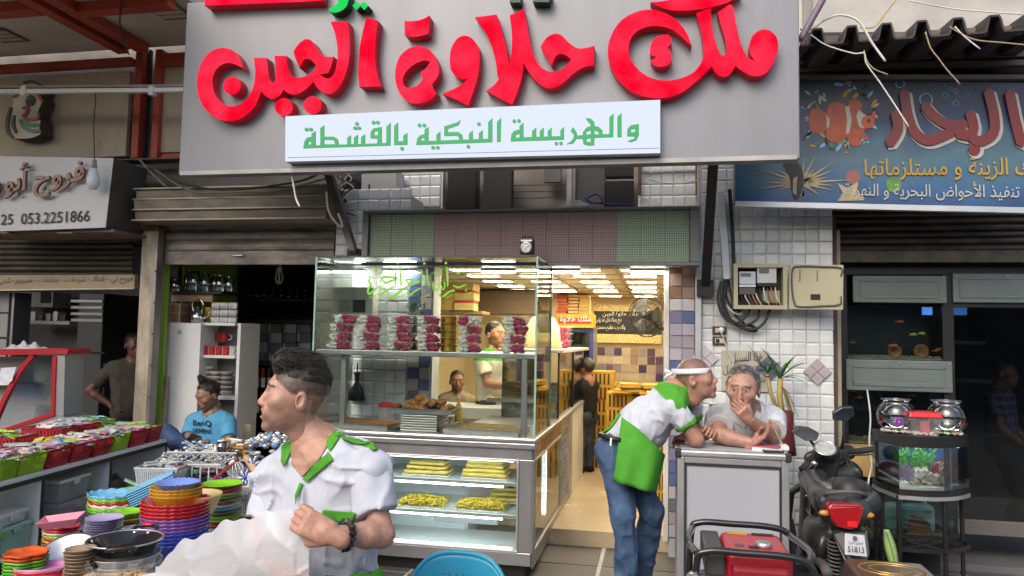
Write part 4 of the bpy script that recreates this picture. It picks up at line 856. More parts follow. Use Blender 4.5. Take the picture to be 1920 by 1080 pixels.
for ki,pts in enumerate(red):
 def fat(pts,w):
  P=catmull(pts,8,closed=False);k=len(P);Lh=[];Rh=[]
  for i,p in enumerate(P):
   t=(P[min(i+1,k-1)]-P[max(i-1,0)]).normalized();nn=V((-t.y,t.x));Lh.append(p+nn*w);Rh.append(p-nn*w)
  t1=(P[-1]-P[-2]).normalized();t0=(P[0]-P[1]).normalized()
  return [(q.x,q.y) for q in Lh+[P[-1]+t1*w*.8]+Rh[::-1]+[P[0]+t0*w*.8]]
 print_([[(x+8,y+12) for x,y in fat(pts,31)]],P_wh,1+ki*.5,name='letter_shadow');sign_letter(1320,[fat(pts,24)],[P_rd,P_rd],raw=True,Y=YF-.02-.0012*ki,dep=.012,sc=2.571,parent=fs)
print_([circ(1312,728,38,18)],P_wh,4.5,name='letter_shadow');sign_letter(1320,[circ(1304,720,28,18)],[P_rd,P_rd],raw=True,Y=YF-.02,dep=.012,sc=2.571,parent=fs)
lettering('writing','ك الزينة و مستلزماتها',U(1621,339,YF-.006),U(1935,338,YF-.006),U(1700,300,YF).z-U(1700,342,YF).z,P_ye,fs,fs.location,bold=.008)
lettering('writing','تنفيذ الأحواض البحرية و النهرية',U(1583,374,YF-.006),U(1912,378,YF-.006),U(1700,345,YF).z-U(1700,380,YF).z,P_wh,fs,fs.location,bold=.008)
aw=thing('corrugated_awning','dark corrugated sheet awning above the aquarium shop sign','awning',U(1700,100,5.2));P0=U(1500,62,4.9);P1=U(2000,25,4.9)
mb=MB(aw.location);n=120
def awf(u,v):
 p=P0.lerp(P1,u);x=(u*7.4)%1;h=.1 if .36<x<.64 else (.1*(x-.26)/.1 if .26<x<=.36 else (.1*(.74-x)/.1 if .64<=x<.74 else 0))
 return p+V((0,v*1.1,h*1.0-.08+v*.10))
mb.grid(awf,150,2).build('sheet',M('awning_sheet',(.035,.034,.036),.6,var=.3,grime=.4),aw,solid=.012)
bar(aw,'tube_beam',U(1500,80,5.1),U(1990,52,5.1),.05,.05,M('old_steel',(.16,.13,.1),.6,.4,var=.3,grime=.5));bar(aw,'tube_beam',U(1500,108,5.5),U(1990,98,5.5),.07,.06,_M['old_steel']);bar(aw,'tube_beam',U(1500,127,5.5),U(1990,118,5.5),.04,.05,_M['old_steel']);bar(aw,'back_board',U(1500,112,5.65),U(1990,112,5.65),.4,.03,m_blackmetal)
cable('purple_pipe',[U(1500,75,4.75),U(1520,40,4.75),U(1547,-10,4.75),U(1570,-70,4.8)],.022,M('purple_pipe',(.17,.12,.17),.5),'dull purple pipe rising past the end of the big sign',cat='pipe')
for pts,mt,lab in (([(1500,55),(1525,52),(1545,38),(1575,28),(1610,40),(1635,80),(1660,115)],m_wcable,'thick frayed white cord hanging over the awning edge'),([(1520,65),(1550,85),(1600,100),(1620,100),(1625,120),(1650,155),(1680,200),(1704,238)],m_wcable,'long white cord dangling in front of the blue sign'),([(1620,95),(1626,115),(1640,130),(1665,140)],M('tan_cable',(.3,.24,.15),.6),'short tan cord knotted under the awning beam'),([(1735,60),(1745,90),(1760,110),(1775,130),(1800,158)],M('tan_cable'),'tan cord hanging before the red letters of the blue sign'),([(1780,50),(1800,62),(1830,75),(1880,80),(1930,85)],M('tan_cable'),'slack tan cord along the awning beam'),([(1790,50),(1810,70),(1838,92)],m_wcable,'frayed cord end hanging under the awning'),([(1680,0),(1660,25),(1640,50),(1612,52)],M('yellow_cord',(.45,.27,.05),.6),'yellowish cord falling onto the awning'),([(1700,0),(1750,10),(1800,18),(1880,24),(1940,28)],m_wcable,'thin pale cable crossing the stone wall over the awning')):
 cable('cord',[U(x,y,4.85) for x,y in pts],.0075 if 'thick' in lab else .0045,mt,lab,cat='cord')
YR=6.0
def shutter(label,x0,x1,ztop,n,pitch,Y,mat,bar_mat,name='roller_shutter',barh=.09):
 t=thing(name,label,'shutter',((x0+x1)/2,Y,ztop-n*pitch-barh));prof=[(0,0),(-.012,.12),(-.016,.35),(-.012,.62),(-.002,.8),(.004,.9),(-.004,.97),(.006,1)]
 mb=MB();L=x1-x0
 vs=[V((s*L/2,y,z*pitch)) for s in (-1,1) for (y,z) in prof];k=len(prof);mb._add(vs,[(i,i+k,i+k+1,i+1) for i in range(k-1)])
 me=mb.mesh('slat',mat)
 for i in range(n):piece(me,'slat',(random.uniform(-.006,.006),random.uniform(-.004,.004),barh+i*pitch),t,rot=(random.gauss(0,.02),random.gauss(0,.0012),0))
 MB().bb((-L/2,-.02,0),(L/2,.02,barh-.002)).build('bottom_bar',bar_mat,t,bevel=.004); return t
zt=U(1700,395,YR).z;zb=U(1700,498,YR).z
m_sh=M('shutter_dark',(.045,.04,.036),.55,.4,var=.35,vs=5,grime=.6,gs=6,gcol=(.16,.13,.09));m_shb=M('shutter_bar',(.10,.085,.065),.6,.3,var=.4,vs=14,grime=.6,gs=10,gcol=(.02,.02,.02))
ft=shutter('dark grimy roller shutter half lowered over the aquarium shop',1.25,5.2,zt+.1,int((zt-zb)/.05),.05,YR,m_sh,m_shb)
MB().tube([(-.2,-.03,.04),(.25,-.03,.04)],.008).build('handle',m_alu,ft)
fr=thing('shop_front_frame','black metal shop front frame with grey green panels and dark glass','shop front',(2.2,6.12,0));YD=6.12
def F2(name,x0,y0,x1,y1,Y,th,mat,bevel=.004): return Q(x0,y0,x1,y1,Y,th,name,mat,fr,bevel)
m_gp2=M('grey_green',(.13,.16,.155),.5,.2,var=.12,vs=5,grime=.25)
F2('top_beam',1560,499,1990,515,YD,.06,m_blackmetal);F2('mullion',1776,512,1787,1010,YD,.05,m_blackmetal);F2('side_frame',1572,512,1588,1010,YD,.05,m_blackmetal)
F2('door_pane',1787,573,1990,1000,YD+.03,.006,m_dglass,0);F2('door_beam',1787,568,1990,576,YD,.05,m_blackmetal)
F2('door_sill',1787,985,1990,1000,YD,.05,m_dim);F2('door_rail',1785,640,1850,646,YD+.2,.02,m_dim);F2('door_rail',1785,712,1860,717,YD+.2,.02,m_dim)
for (x0,y0,x1,y1) in ((1600,517,1775,567),(1788,513,1990,567),(1587,678,1786,731)):
 cp_=F2('cover_panel',x0,y0,x1,y1,YD-.03,.03,m_gp2,.006)
 for (a,b,c,d) in ((x0+12,y0+8,x1-12,y0+11),(x0+12,y1-11,x1-12,y1-8),(x0+12,y0+11,x0+15,y1-11),(x1-15,y0+11,x1-12,y1-11)):F2('pressed_rib',a,b,c,d,YD-.036,.006,m_gp2,.003).parent=cp_
 for (a,b) in ((x0+6,y0+5),(x1-6,y0+5),(x1-6,y1-6),((x0+x1)/2,y0+4)):MB(fr.location).sph(U(a,b,YD-.036),.007,5).build('rivet',m_alu,cp_)
wp=thing('wood_frame_strip','weathered brown timber strip beside the aquarium shop front','timber',(1.3,6.0,0));q0=U(1560,900,5.9);q1=U(1577,582,5.9);MB(wp.location).bb((q0.x,5.9,0),(q1.x-.03,6.05,q1.z+.7)).build('plank',M('old_wood',(.13,.09,.06),.8,var=.4,vs=6,stretch=(3,3,.3),grime=.4),wp,bevel=.004);MB(wp.location).bb((q1.x-.028,5.9,0),(q1.x,6.05,q1.z+.6)).build('trim',M('pale_wood',(.3,.26,.2),.7,var=.3),wp,bevel=.003)
m_grav=M('gravel',(.35,.28,.18),.7,var=.5,vs=90,bump=.6);m_grav2=M('gravel_white',(.6,.57,.5),.7,var=.3,vs=80)
m_fish=M('orange_fish',(.6,.12,.01),.4);m_yfish=M('yellow_fish',(.5,.45,.05),.4);m_terra=M('terracotta',(.3,.12,.05),.7,var=.2)
def fish(p,s,mat,label,rz=0):
 t=thing('aquarium_fish',label,'fish',p,rz);MB().sph((0,0,0),s,7,(1.5,.4,.6)).build('body',mat,t,smooth=True)
 MB()._add([V((-s*1.3,0,0)),V((-s*2.2,0,s*.7)),V((-s*1.9,.002,0)),V((-s*2.2,0,-s*.7))],[(0,1,2,3)]).build('tail',mat,t,solid=.002);MB()._add([V((-s*.4,0,s*.5)),V((s*.1,0,s*.95)),V((s*.5,0,s*.45))],[(0,1,2)]).build('fin',mat,t,solid=.002)
def pebbles(t,a,b,n,mats,r=.008,fn=None,name='gravel'):
 mb=MB(t.location);rs=np.random.RandomState(n)
 for i in range(n):
  u,v=rs.rand(2);p=V((a[0]+(b[0]-a[0])*u,a[1]+(b[1]-a[1])*v,a[2]+rs.uniform(0,.012)))
  if fn and not fn(p):continue
  mb.box(p,(r*rs.uniform(.8,1.8),r*rs.uniform(.8,1.8),r),R=Matrix.Rotation(rs.uniform(0,3),3,'Z')@Matrix.Rotation(rs.uniform(0,1),3,'X'))
 return tag(mb.build(name,mats,t),kind='stuff')
def wall_tank(label,x0,y0,x1,y1,Y,D):
 a,b=U(x0,y1,Y),U(x1,y0,Y);t=thing('wall_aquarium',label,'aquarium',((a.x+b.x)/2,Y+D/2,a.z));lo=t.location
 MB(lo).bb((a.x,Y,a.z),(b.x,Y+.006,b.z)).build('front_pane',GLASS('tank_glass',(.8,.88,.88),1),t);MB(lo).bb((a.x,Y+D,a.z),(b.x,Y+D+.01,b.z)).build('back_panel',m_blackmetal,t)
 MB(lo).bb((a.x,Y,a.z-.02),(b.x,Y+D,a.z)).build('floor',m_blackmetal,t);MB(lo).bb((a.x,Y+.01,a.z),(b.x,Y+D-.01,a.z+.012)).build('gravel_bed',m_grav,t);pebbles(t,(a.x+.01,Y+.02,a.z+.012),(b.x-.01,Y+D-.02,a.z+.012),500,m_grav)
 return t,a,b
t1,a,b=wall_tank('dark wall aquarium with orange fish and clay pots between grey green panels',1590,573,1772,672,YD+.01,.35)
MB(t1.location).lathe([(.03,-.04),(.045,.03),(.05,.035),(.04,.03),(0,-.03)],(U(1672,655,6.3).x,6.25,a.z+.06),20,R=Matrix.Rotation(1.7,3,'X')).build('clay_pot',m_terra,t1,smooth=True);MB(t1.location).lathe([(.03,-.04),(.05,.03),(.055,.035),(.045,.03),(0,-.03)],(U(1725,655,6.3).x,6.3,a.z+.06),20,R=Matrix.Rotation(1.4,3,'X')@Matrix.Rotation(.4,3,'Z')).build('clay_pot',m_terra,t1,smooth=True)
for (x,y) in ((1740,583),(1800,583)):MB(t1.location).bb(U(x-8,y+7,YD+.1 if x<1780 else YD+.05),U(x+8,y-7,YD+.1)+V((0,.04,0))).build('filter_light',M('blue_filter',(.08,.2,.5),.3,emit=.5,ecol=(.1,.3,.9)),t1)
for (x,y,s,mt,lab) in ((1688,603,.017,m_fish,'red fish near the top of the dark wall aquarium'),(1676,648,.02,m_fish,'bright orange fish beside the clay pot'),(1600,642,.014,m_fish,'small orange fish at the edge of the wall aquarium'),(1714,627,.018,m_yfish,'yellow striped fish pointing at its pair'),(1730,625,.018,m_yfish,'yellow fish diving beside its pair'),(1766,655,.02,m_fish,'orange fish upright by the aquarium corner'),(1756,658,.016,m_terra,'brown fish by the aquarium corner')):
 fish(U(x,y,YD+.16),s,mt,lab,random.uniform(-.6,.6))
t2,a,b=wall_tank('dim lower wall aquarium under the grey green panel',1590,735,1772,830,YD+.01,.35)
for (x,y,lab) in ((1712,742,'orange fish high in the dim lower aquarium'),(1612,745,'small fish near the glass edge of the dim lower aquarium')):fish(U(x,y,YD+.1),.016,m_fish,lab)
flat_box('wood_panel_box','tan wooden box with a pressed panel behind the scooter','wooden box',1592,840,1655,893,5.95,.3,M('tan_wood',(.42,.27,.1),.5,var=.25,vs=6,stretch=(.3,1,3)))
Yq=5.15;zq0=UZ(1650,1000,0).z
A=U(1646,928,5.3);xl=U(1646,870,5.3).x;xr=U(1812,870,5.3).x;xm=U(1686,870,5.05).x
zt1=U(1686,838,5.05).z;zt0=U(1686,927,5.05).z;zb1=U(1686,1000,5.05).z
fp=[(xl,5.42),(xl,5.3),(xm,5.06)]+[(xm+(xr-xm)*u,5.06-.045*math.sin(u*math.pi*.62)+.24*u**2.6) for u in np.linspace(.12,1,9)]+[(xr,5.42)]
def fpm(z0,z1,grow=0,inset=0):
 cx,cy=(xl+xr)/2,5.26;k=1+grow; return [V((cx+(x-cx)*k,cy+(y-cy)*k,z0)) for x,y in fp],z1-z0
def ring(t,name,z0,z1,mat,g0=1.0,g1=.93):
 cx,cy=(xl+xr)/2,5.26;mb=MB(t.location);n=len(fp)
 P=[[V((cx+(x-cx)*g,cy+(y-cy)*g,z)) for x,y in fp] for g,z in ((g0,z0),(g0,z1),(g1,z1),(g1,z0))];vs=sum(P,[])
 mb._add(vs,[((k*n)+i,(k*n)+(i+1)%n,((k+1)%4)*n+(i+1)%n,((k+1)%4)*n+i) for k in range(4) for i in range(n)]); return mb.build(name,mat,t)
def plate(t,name,z0,z1,mat,g=1.0):
 p,h=fpm(z0,z1,g-1); return MB(t.location).prism(p,(0,0,h)).build(name,mat,t)
sd_=thing('aquarium_stand','black tubular metal stand with two levels carrying the aquarium','stand',((xl+xr)/2,5.26,0))
for (x,y) in ((xl+.01,5.4),(xm,5.07),(xr-.2,5.1),(xr-.01,5.36),(xl+.02,5.29)):MB(sd_.location).tube([(x,y,0),(x,y,zt0-.01)],.014).build('leg',m_blackmetal,sd_)
ring(sd_,'top_ring',zt0-.03,zt0-.006,m_alu,1.02,.94);zs2=U(1686,1030,5.06).z;ring(sd_,'lower_ring',zs2-.012,zs2+.012,m_blackmetal,1.0,.95);MB(sd_.location).tube([(xl+.05,5.38,zs2),(xr-.2,5.1,zs2)],.008).build('brace',m_blackmetal,sd_);MB(sd_.location).tube([(xm,5.07,zs2),(xr-.05,5.38,zs2)],.008).build('brace',m_blackmetal,sd_)
aq=thing('aquarium','lit bow front aquarium with plants, rocks and a clay pot on the stand','aquarium',((xl+xr)/2,5.26,zt0));m_tk=GLASS('tank_pane',(.9,.96,.97),.9)
zc=U(1686,817,5.05).z;ring(aq,'pane',zt0+.03,zt1,m_tk,1.0,.985);plate(aq,'bottom_rim',zt0-.004,zt0+.03,m_blackmetal,1.01);plate(aq,'hood',zt1,zc,m_blackmetal,1.01)
MB(aq.location).bb((xl+.01,5.395,zt0+.03),(xr-.01,5.41,zt1)).build('backdrop',M('tank_backdrop',(.04,.10,.22),.5,var=.5,vs=6),aq);plate(aq,'gravel_bed',zt0+.031,zt0+.05,m_grav2,.97)
MB(aq.location).box(((xl+xr)/2,5.25,zt1-.008),(.4,.03,.01)).build('lamp',EMIT('tank_lamp',(.9,.97,1),14),aq)
rs=np.random.RandomState(8);
def weed(name,x0,x1,n,hh,mat,y0=5.28,y1=5.38,w=.006):
 mb=MB(aq.location)
 for i in range(n):
  x=rs.uniform(x0,x1);y=rs.uniform(y0,y1);h=rs.uniform(.5,1)*hh;a=rs.uniform(-.4,.4)
  for k in range(7):
   z=zt0+.05+h*(k+1)/8;p=V((x+a*h*k/10,y,z));d=V((rs.choice((-1,1))*.02,rs.uniform(-.012,.012),.018));mb._add([p,p+d*.5+V((0,0,w)),p+d,p+d*.5-V((0,0,w))],[(0,1,2,3)])
 mb.build(name,mat,aq)
weed('water_plant',xl+.12,xr-.2,60,.26,M('weed_green',(.06,.22,.03),.5,var=.4,vs=20),w=.008);weed('water_plant',xl+.03,xl+.14,16,.14,M('weed_red',(.3,.03,.06),.5,var=.3));weed('water_plant',xm+.03,xm+.1,20,.13,M('weed_lilac',(.32,.2,.34),.5),5.12,5.2);weed('water_plant',xr-.22,xr-.06,26,.17,M('weed_red'),5.2,5.3)
for (x,y,r,sd2,mt) in ((xm+.17,5.18,.055,1,M('reef_rock',(.45,.38,.32),.8,var=.4,vs=30)),(xm+.25,5.16,.04,2,M('reef_rock')),(xm+.11,5.14,.03,4,M('reef_rock')),(xr-.12,5.33,.07,3,M('reef_brown',(.16,.11,.07),.8,var=.4,vs=20)),(xr-.11,5.32,.05,5,M('reef_brown'))):
 o_=blob((x,y,zt0+.05+r*.75),r,8,.5,sd2).mesh('rock',mt,False);ob=bpy.data.objects.new('rock',o_);link(ob,aq);ob.location=-aq.location
MB(aq.location).lathe([(.03,-.04),(.04,.03),(.045,.035),(.034,.03),(0,-.03)],(xm+.27,5.16,zt0+.085),18,R=Matrix.Rotation(1.2,3,'X')@Matrix.Rotation(.5,3,'Y')).build('clay_pot',M('clay_grey',(.25,.2,.16),.8),aq,smooth=True)
fish(V((xr-.16,5.16,zt0+.13)),.014,m_fish,'orange fish at the curved glass of the lit aquarium',.3)
t3=thing('lower_tank','small dim glass tank under the lit aquarium on the stand','aquarium',((xl+xr)/2,5.6,.0));z31=zt0-.1
MB(t3.location).bb((xl-.02,5.5,.3),(xr+.02,5.506,z31)).build('pane',GLASS('tank_glass'),t3);MB(t3.location).bb((xl-.02,5.85,.0),(xr+.02,5.86,z31)).build('back',m_dark,t3);MB(t3.location).bb((xl-.02,5.507,.24),(xr+.02,5.85,.3)).build('floor',m_blackmetal,t3);pebbles(t3,(xl,5.52,.305),(xr,5.8,.305),600,M('gravel_mixed',(.2,.15,.09),.7,var=.6,vs=60),.012)
MB(t3.location).bb((xl+.16,5.7,.31),(xr-.05,5.82,.5)).build('canister',M('mint_plastic',(.25,.45,.38),.4),t3,bevel=.03);MB(t3.location).tube([(xl+.26,5.75,.5),(xl+.28,5.75,.58),(xl+.4,5.75,.58),(xl+.42,5.75,.5)],.015).build('canister_handle',M('mint_plastic'),t3)
MB(t3.location).lathe([(.05,-.03),(.075,.03),(0,.035)],(xr-.2,5.6,.37),18,R=Matrix.Rotation(1.4,3,'X')).build('clay_pot',m_terra,t3)
for k,(x,y) in enumerate(((xl+.1,5.6),(xl+.3,5.58),(xr-.12,5.62))):fish(V((x,y,.42+.03*k)),.015,m_fish,['small orange fish by the leg side of the dim lower tank','orange fish before the mint canister in the dim lower tank','orange fish at the far end of the dim lower tank'][k])
def bowl(px,label,fillmat,rim=.05):
 c=U(px,815,5.22);t=thing('fish_bowl',label,'fish bowl',(c.x,5.22,zc+.001));r=.118
 pr=[(.055,0)]+[(r*math.sin(a),.105-r*.95*math.cos(a)) for a in np.linspace(.6,2.45,14)]+[(.08,.205),(.088,.212)]
 MB().lathe(pr,n=32,cap=False).build('glass',GLASS('bowl_glass',(.93,.95,.95),1.6,1.5,.03,.02),t,smooth=True);MB().tube([V((.086*math.cos(a),.086*math.sin(a),.212)) for a in np.linspace(0,6.283,29)[:-1]],.004,6,closed=True).build('rim',GLASS('rim_glass',(.8,.85,.85),2.5,1.5,.05,.1),t,smooth=True)
 pebbles(t,(t.location.x-.09,5.13,zc+.012),(t.location.x+.09,5.31,zc+.012),380,fillmat,.009, lambda p:(p.x-t.location.x)**2+(p.y-5.22)**2<.085**2)
 return t
m_multi=M('gravel_multi',(.45,.35,.08),.6,var=.2);nt=m_multi.node_tree;vn=nt.nodes.new('ShaderNodeTexVoronoi');vn.inputs['Scale'].default_value=70;nt.links.new(nt.nodes.new('ShaderNodeTexCoord').outputs['Object'],vn.inputs['Vector']);hs=nt.nodes.new('ShaderNodeMix');hs.data_type='RGBA';hs.inputs[0].default_value=.75;hs.inputs[6].default_value=(.5,.38,.1,1);nt.links.new(vn.outputs['Color'],hs.inputs[7]);nt.links.new(hs.outputs[2],nt.nodes['Principled BSDF'].inputs['Base Color'])
b1=bowl(1681,'round glass fish bowl with pale gravel and a purple flower',m_grav2);bowl(1776,'round glass fish bowl with yellow and orange gravel',m_multi)
fl=MB(b1.location)
for k in range(9):a=k*.7;fl.box(b1.location+V((.01+.018*math.cos(a),-.02,.07+.018*math.sin(a))),(.026,.006,.012),R=Matrix.Rotation(-a,3,'Y'))
fl.build('purple_flower',M('purple',(.3,.04,.4),.5),b1)
c=U(1728,815,5.18);rb=thing('lidded_tub','small clear plastic tank with a red lid between the fish bowls','plastic tank',(c.x,5.16,zc+.001));w_=.088
MB().hexa([V((-w_*.85,-.05,0)),V((w_*.85,-.05,0)),V((w_*.85,.05,0)),V((-w_*.85,.05,0))],[V((-w_,-.06,.11)),V((w_,-.06,.11)),V((w_,.06,.11)),V((-w_,.06,.11))]).build('tub',FILM('tub_clear',(.85,.8,.8),.22,.1),rb);MB().hexa([V((-w_*1.12,-.07,.11)),V((w_*1.12,-.07,.11)),V((w_*1.12,.07,.11)),V((-w_*1.12,.07,.11))],[V((-w_,-.06,.145)),V((w_,-.06,.145)),V((w_,.06,.145)),V((-w_,.06,.145))]).build('lid',M('red_plastic',(.55,.015,.02),.3),rb,bevel=.006);MB().bb((-.02,-.03,.005),(.03,.0,.09)).build('red_insert',M('dull_pink',(.4,.05,.1),.5),rb);pebbles(rb,(c.x-.06,5.12,zc+.005),(c.x+.06,5.2,zc+.005),100,m_grav2)
Ym=5.64
m_be=M('meter_beige',(.42,.40,.26),.5,var=.06,grime=.12)
q0,q1=U(1376,579,Ym),U(1476,494,Ym);mx=thing('meter_box','open beige electricity meter box with two meters and its door swung out','meter box',((q0.x+q1.x)/2,YW,q0.z));lo=mx.location;tk=.028
mb=MB(lo).bb((q0.x,Ym+.12,q0.z),(q1.x,YW,q1.z)).bb((q0.x,Ym,q0.z),(q1.x,Ym+.12,q0.z+tk)).bb((q0.x,Ym,q1.z-tk),(q1.x,Ym+.12,q1.z)).bb((q0.x,Ym,q0.z+tk),(q0.x+tk,Ym+.12,q1.z-tk)).bb((q1.x-tk,Ym,q0.z+tk),(q1.x,Ym+.12,q1.z-tk));mb.build('box',m_be,mx)
MB(lo).bb((q0.x+tk,Ym+.11,q0.z+tk),(q1.x-tk,Ym+.119,q1.z-tk)).build('liner',M('meter_dark',(.06,.05,.035),.7),mx)
def Qm(x0,y0,x1,y1,Y,th,name,mat,bevel=.003): return Q(x0,y0,x1,y1,Y,th,name,mat,mx,bevel)
me1=Qm(1386,509,1417,533,Ym+.02,.08,'meter',M('meter_blue',(.5,.55,.62),.4),.005);me2=Qm(1420,500,1456,531,Ym+.02,.08,'meter',M('meter_grey',(.56,.56,.54),.4),.005);dd=[Qm(1389,512,1408,518,Ym+.012,.008,'display',M('lcd',(.12,.15,.1),.3)),Qm(1424,504,1442,512,Ym+.012,.008,'display',M('lcd'))];dd[0].parent=me1;dd[1].parent=me2
Qm(1386,534,1417,538,Ym+.02,.08,'meter_base',m_white);Qm(1386,539,1416,552,Ym+.03,.06,'terminal_block',m_dim);Qm(1420,532,1455,537,Ym+.03,.06,'terminal_block',m_blackmetal);Qm(1430,545,1463,568,Ym+.08,.03,'inner_plate',m_be)
for k in range(10):
 x=1388+k*7.2;MB(lo).tube(curve3([U(x,550 if k<5 else 538,Ym+.05),U(x+4,560,Ym+.03),U(x+9,568,Ym+.04),U(x+12,574,Ym+.06)],5),.005,6).build('wire',[m_cable,m_wcable,M('brown_wire',(.2,.07,.04),.5),M('copper_wire',(.4,.2,.1),.5),m_wcable][k%5],mx,smooth=True)
d0,d1,d2,d3=U(1479,580,Ym-.01),U(1581,581,Ym-.06),U(1582,497,Ym-.06),U(1480,495,Ym-.01);th=V((0,.025,0))
dr_=MB(lo).hexa([p+th for p in (d0,d1,d2,d3)],[d0,d1,d2,d3]).build('door',m_be,mx,bevel=.004)
def dpt(u,v,k=.008): return d0.lerp(d1,u).lerp(d3.lerp(d2,u),v)+V((0,-k,0))
MB(lo).tube(curve3([dpt(*p) for p in ((.95,.75),(.95,.93),(.6,.95),(.2,.95),(.06,.88),(.05,.5),(.1,.15),(.2,.06),(.6,.08),(.93,.12),(.95,.3))],5),.0065,6).build('seal',m_dim,dr_,smooth=True)
for (u,v0,v1) in ((.2,.62,.87),(.52,.62,.87)):MB(lo).tube([dpt(u,v0,.003),dpt(u,v1,.003)],.003).build('rib',m_dim,dr_)
MB(lo).hexa([dpt(u,v,.001) for u,v in ((.4,.22),(.58,.22),(.58,.34),(.4,.34))],[dpt(u,v,.006) for u,v in ((.4,.22),(.58,.22),(.58,.34),(.4,.34))]).build('latch_slot',m_blackmetal,dr_)
tr=thing('cable_trunking','white plastic cable trunking running down to the meter box','trunking',U(1360,524,5.75));p0,p1=U(1351,360,5.74),U(1362,524,5.74);MB(tr.location).box((p0+p1)/2,(.085,.05,(p1-p0).length),R=(p0-p1).to_track_quat('Z','Y').to_matrix()).build('duct',M('duct',(.6,.66,.68),.4,var=.05),tr,bevel=.004);MB(tr.location).tube([U(1368,355,5.74),U(1374,440,5.74),U(1376,500,5.74)],.014).build('conduit',m_cable,tr)
loops=[([(1352,526),(1346,560),(1356,592),(1380,606),(1402,590),(1405,580)],m_cable,.010),([(1358,526),(1352,560),(1364,596),(1392,610),(1418,600),(1424,580)],m_cable,.010),([(1362,526),(1358,570),(1376,606),(1410,618),(1432,606),(1444,580)],m_cable,.011),([(1354,526),(1356,560),(1370,582),(1386,590),(1392,586)],m_wcable,.007),([(1360,526),(1362,556),(1374,578),(1390,584)],m_cable,.008),([(1370,600),(1400,618),(1418,620),(1412,612),(1390,608)],m_cable,.011),([(1366,526),(1372,560),(1378,590),(1396,606)],m_cable,.007)]
for k,(pts,mt,r) in enumerate(loops):cable('meter_cable',[U(x,y,5.70+.008*k) for x,y in pts],r,mt,['thick black cable looping low under the meter box','black cable in the bundle below the open meters','longest black cable loop below the meter box','white wire hanging in the cable bundle under the trunking','thin black wire from the trunking end','coiled black cable end below the bundle','fine black wire inside the cable bundle'][k],'cables under the meter box')
for k,(y0,y1) in enumerate(((612,627),(631,647))):
 a,b=U(1336,y1,YW-.03),U(1362,y0,YW-.03);t=thing('wall_socket',['brown framed wall socket with a white plug','brown framed wall switch with a black rocker'][k],'socket',((a.x+b.x)/2,YW,a.z));MB(t.location).bb((a.x,YW-.03,a.z),(b.x,YW-.008,b.z)).build('frame',M('brown_plastic',(.09,.045,.03),.4),t,bevel=.005)
 a2,b2=U(1341,y1-3.5,YW-.035),U(1357,y0+3.5,YW-.035);MB(t.location).bb((a2.x,YW-.036,a2.z),(b2.x,YW-.031,b2.z)).build('insert',M('cream_insert',(.6,.55,.42),.4),t,bevel=.002)
 if k==0:MB(t.location).lathe([(0,0),(.02,0),(.022,.03),(.01,.05),(0,.05)],U(1352,619,YW-.037),14,R=Matrix.Rotation(math.pi/2,3,'X')).build('plug',m_white,t,smooth=True)
 else:MB(t.location).bb((a2.x+.005,YW-.041,a2.z+.004),((a2.x+b2.x)/2,YW-.0365,b2.z-.004)).build('rocker',m_blackmetal,t)
cable('plug_cord',[U(1352,621,YW-.08),U(1358,640,YW-.06),U(1366,660,YW-.05),U(1374,680,YW-.05),U(1378,720,YW-.04)],.006,m_wcable,'white cord running down from the wall plug past the plaque')
a,b=U(1353,733,YW-.03),U(1441,658,YW-.03);pq=thing('stone_plaque','beige stone plaque with black Arabic calligraphy on the tiled wall','plaque',((a.x+b.x)/2,YW,a.z));MB(pq.location).bb((a.x,YW-.028,a.z),(b.x,YW-.006,b.z)).build('slab',M('plaque_stone',(.42,.39,.31),.6,var=.2,vs=12),pq,bevel=.003)
m_ink=M('ink',(.015,.013,.012),.5,var=0);hh=U(1400,662,YW).z-U(1400,684,YW).z
lettering('writing','هذا السبيل',U(1371,684,YW-.03),U(1430,681,YW-.03),hh,m_ink,pq,pq.location,bold=.004);lettering('writing','الشرب الغسيل',U(1356,704,YW-.03),U(1438,700,YW-.03),hh*.85,m_ink,pq,pq.location);lettering('writing','على روح المرحوم',U(1360,724,YW-.03),U(1436,722,YW-.03),hh*.7,m_ink,pq,pq.location)
tp=thing('wall_tap','small chrome wall tap beside the door edge','tap',U(1334,762,YW));m_chr=M('chrome',(.7,.7,.72),.12,1,var=0)
MB().lathe([(.022,0),(.022,.01),(.012,.012),(.012,.05)],n=14,R=Matrix.Rotation(math.pi/2,3,'X')).build('flange',m_chr,tp,smooth=True);MB().tube([(0,-.04,0),(0,-.07,.0),(0,-.075,-.05)],.010).build('spout',m_chr,tp,smooth=True);MB().box((0,-.05,.025),(.05,.012,.012)).build('lever',m_chr,tp,bevel=.003)
pl=thing('potted_dracaena','spiky green potted plant with a dark red wrapped pot behind the old man','plant',U(1468,838,5.5));m_lf=M('dracaena_leaf',(.06,.17,.03),.45,var=.4,vs=12);m_ly=M('dracaena_dry',(.34,.27,.09),.6,var=.3)
MB().lathe([(.09,-.05),(.085,0),(.07,.12),(.075,.24),(.06,.25)],n=16).build('pot',M('wine_pot',(.11,.012,.018),.55,var=.2),pl,smooth=True);MB().tube([(0,0,.2),(-.02,0,.35),(-.015,0,.47)],.02).build('stem',m_ly,pl,smooth=True);MB().tube([(-.02,0,.2),(-.08,.02,.38),(-.1,.02,.5)],.014).build('stem',m_ly,pl,smooth=True)
rs=np.random.RandomState(5)
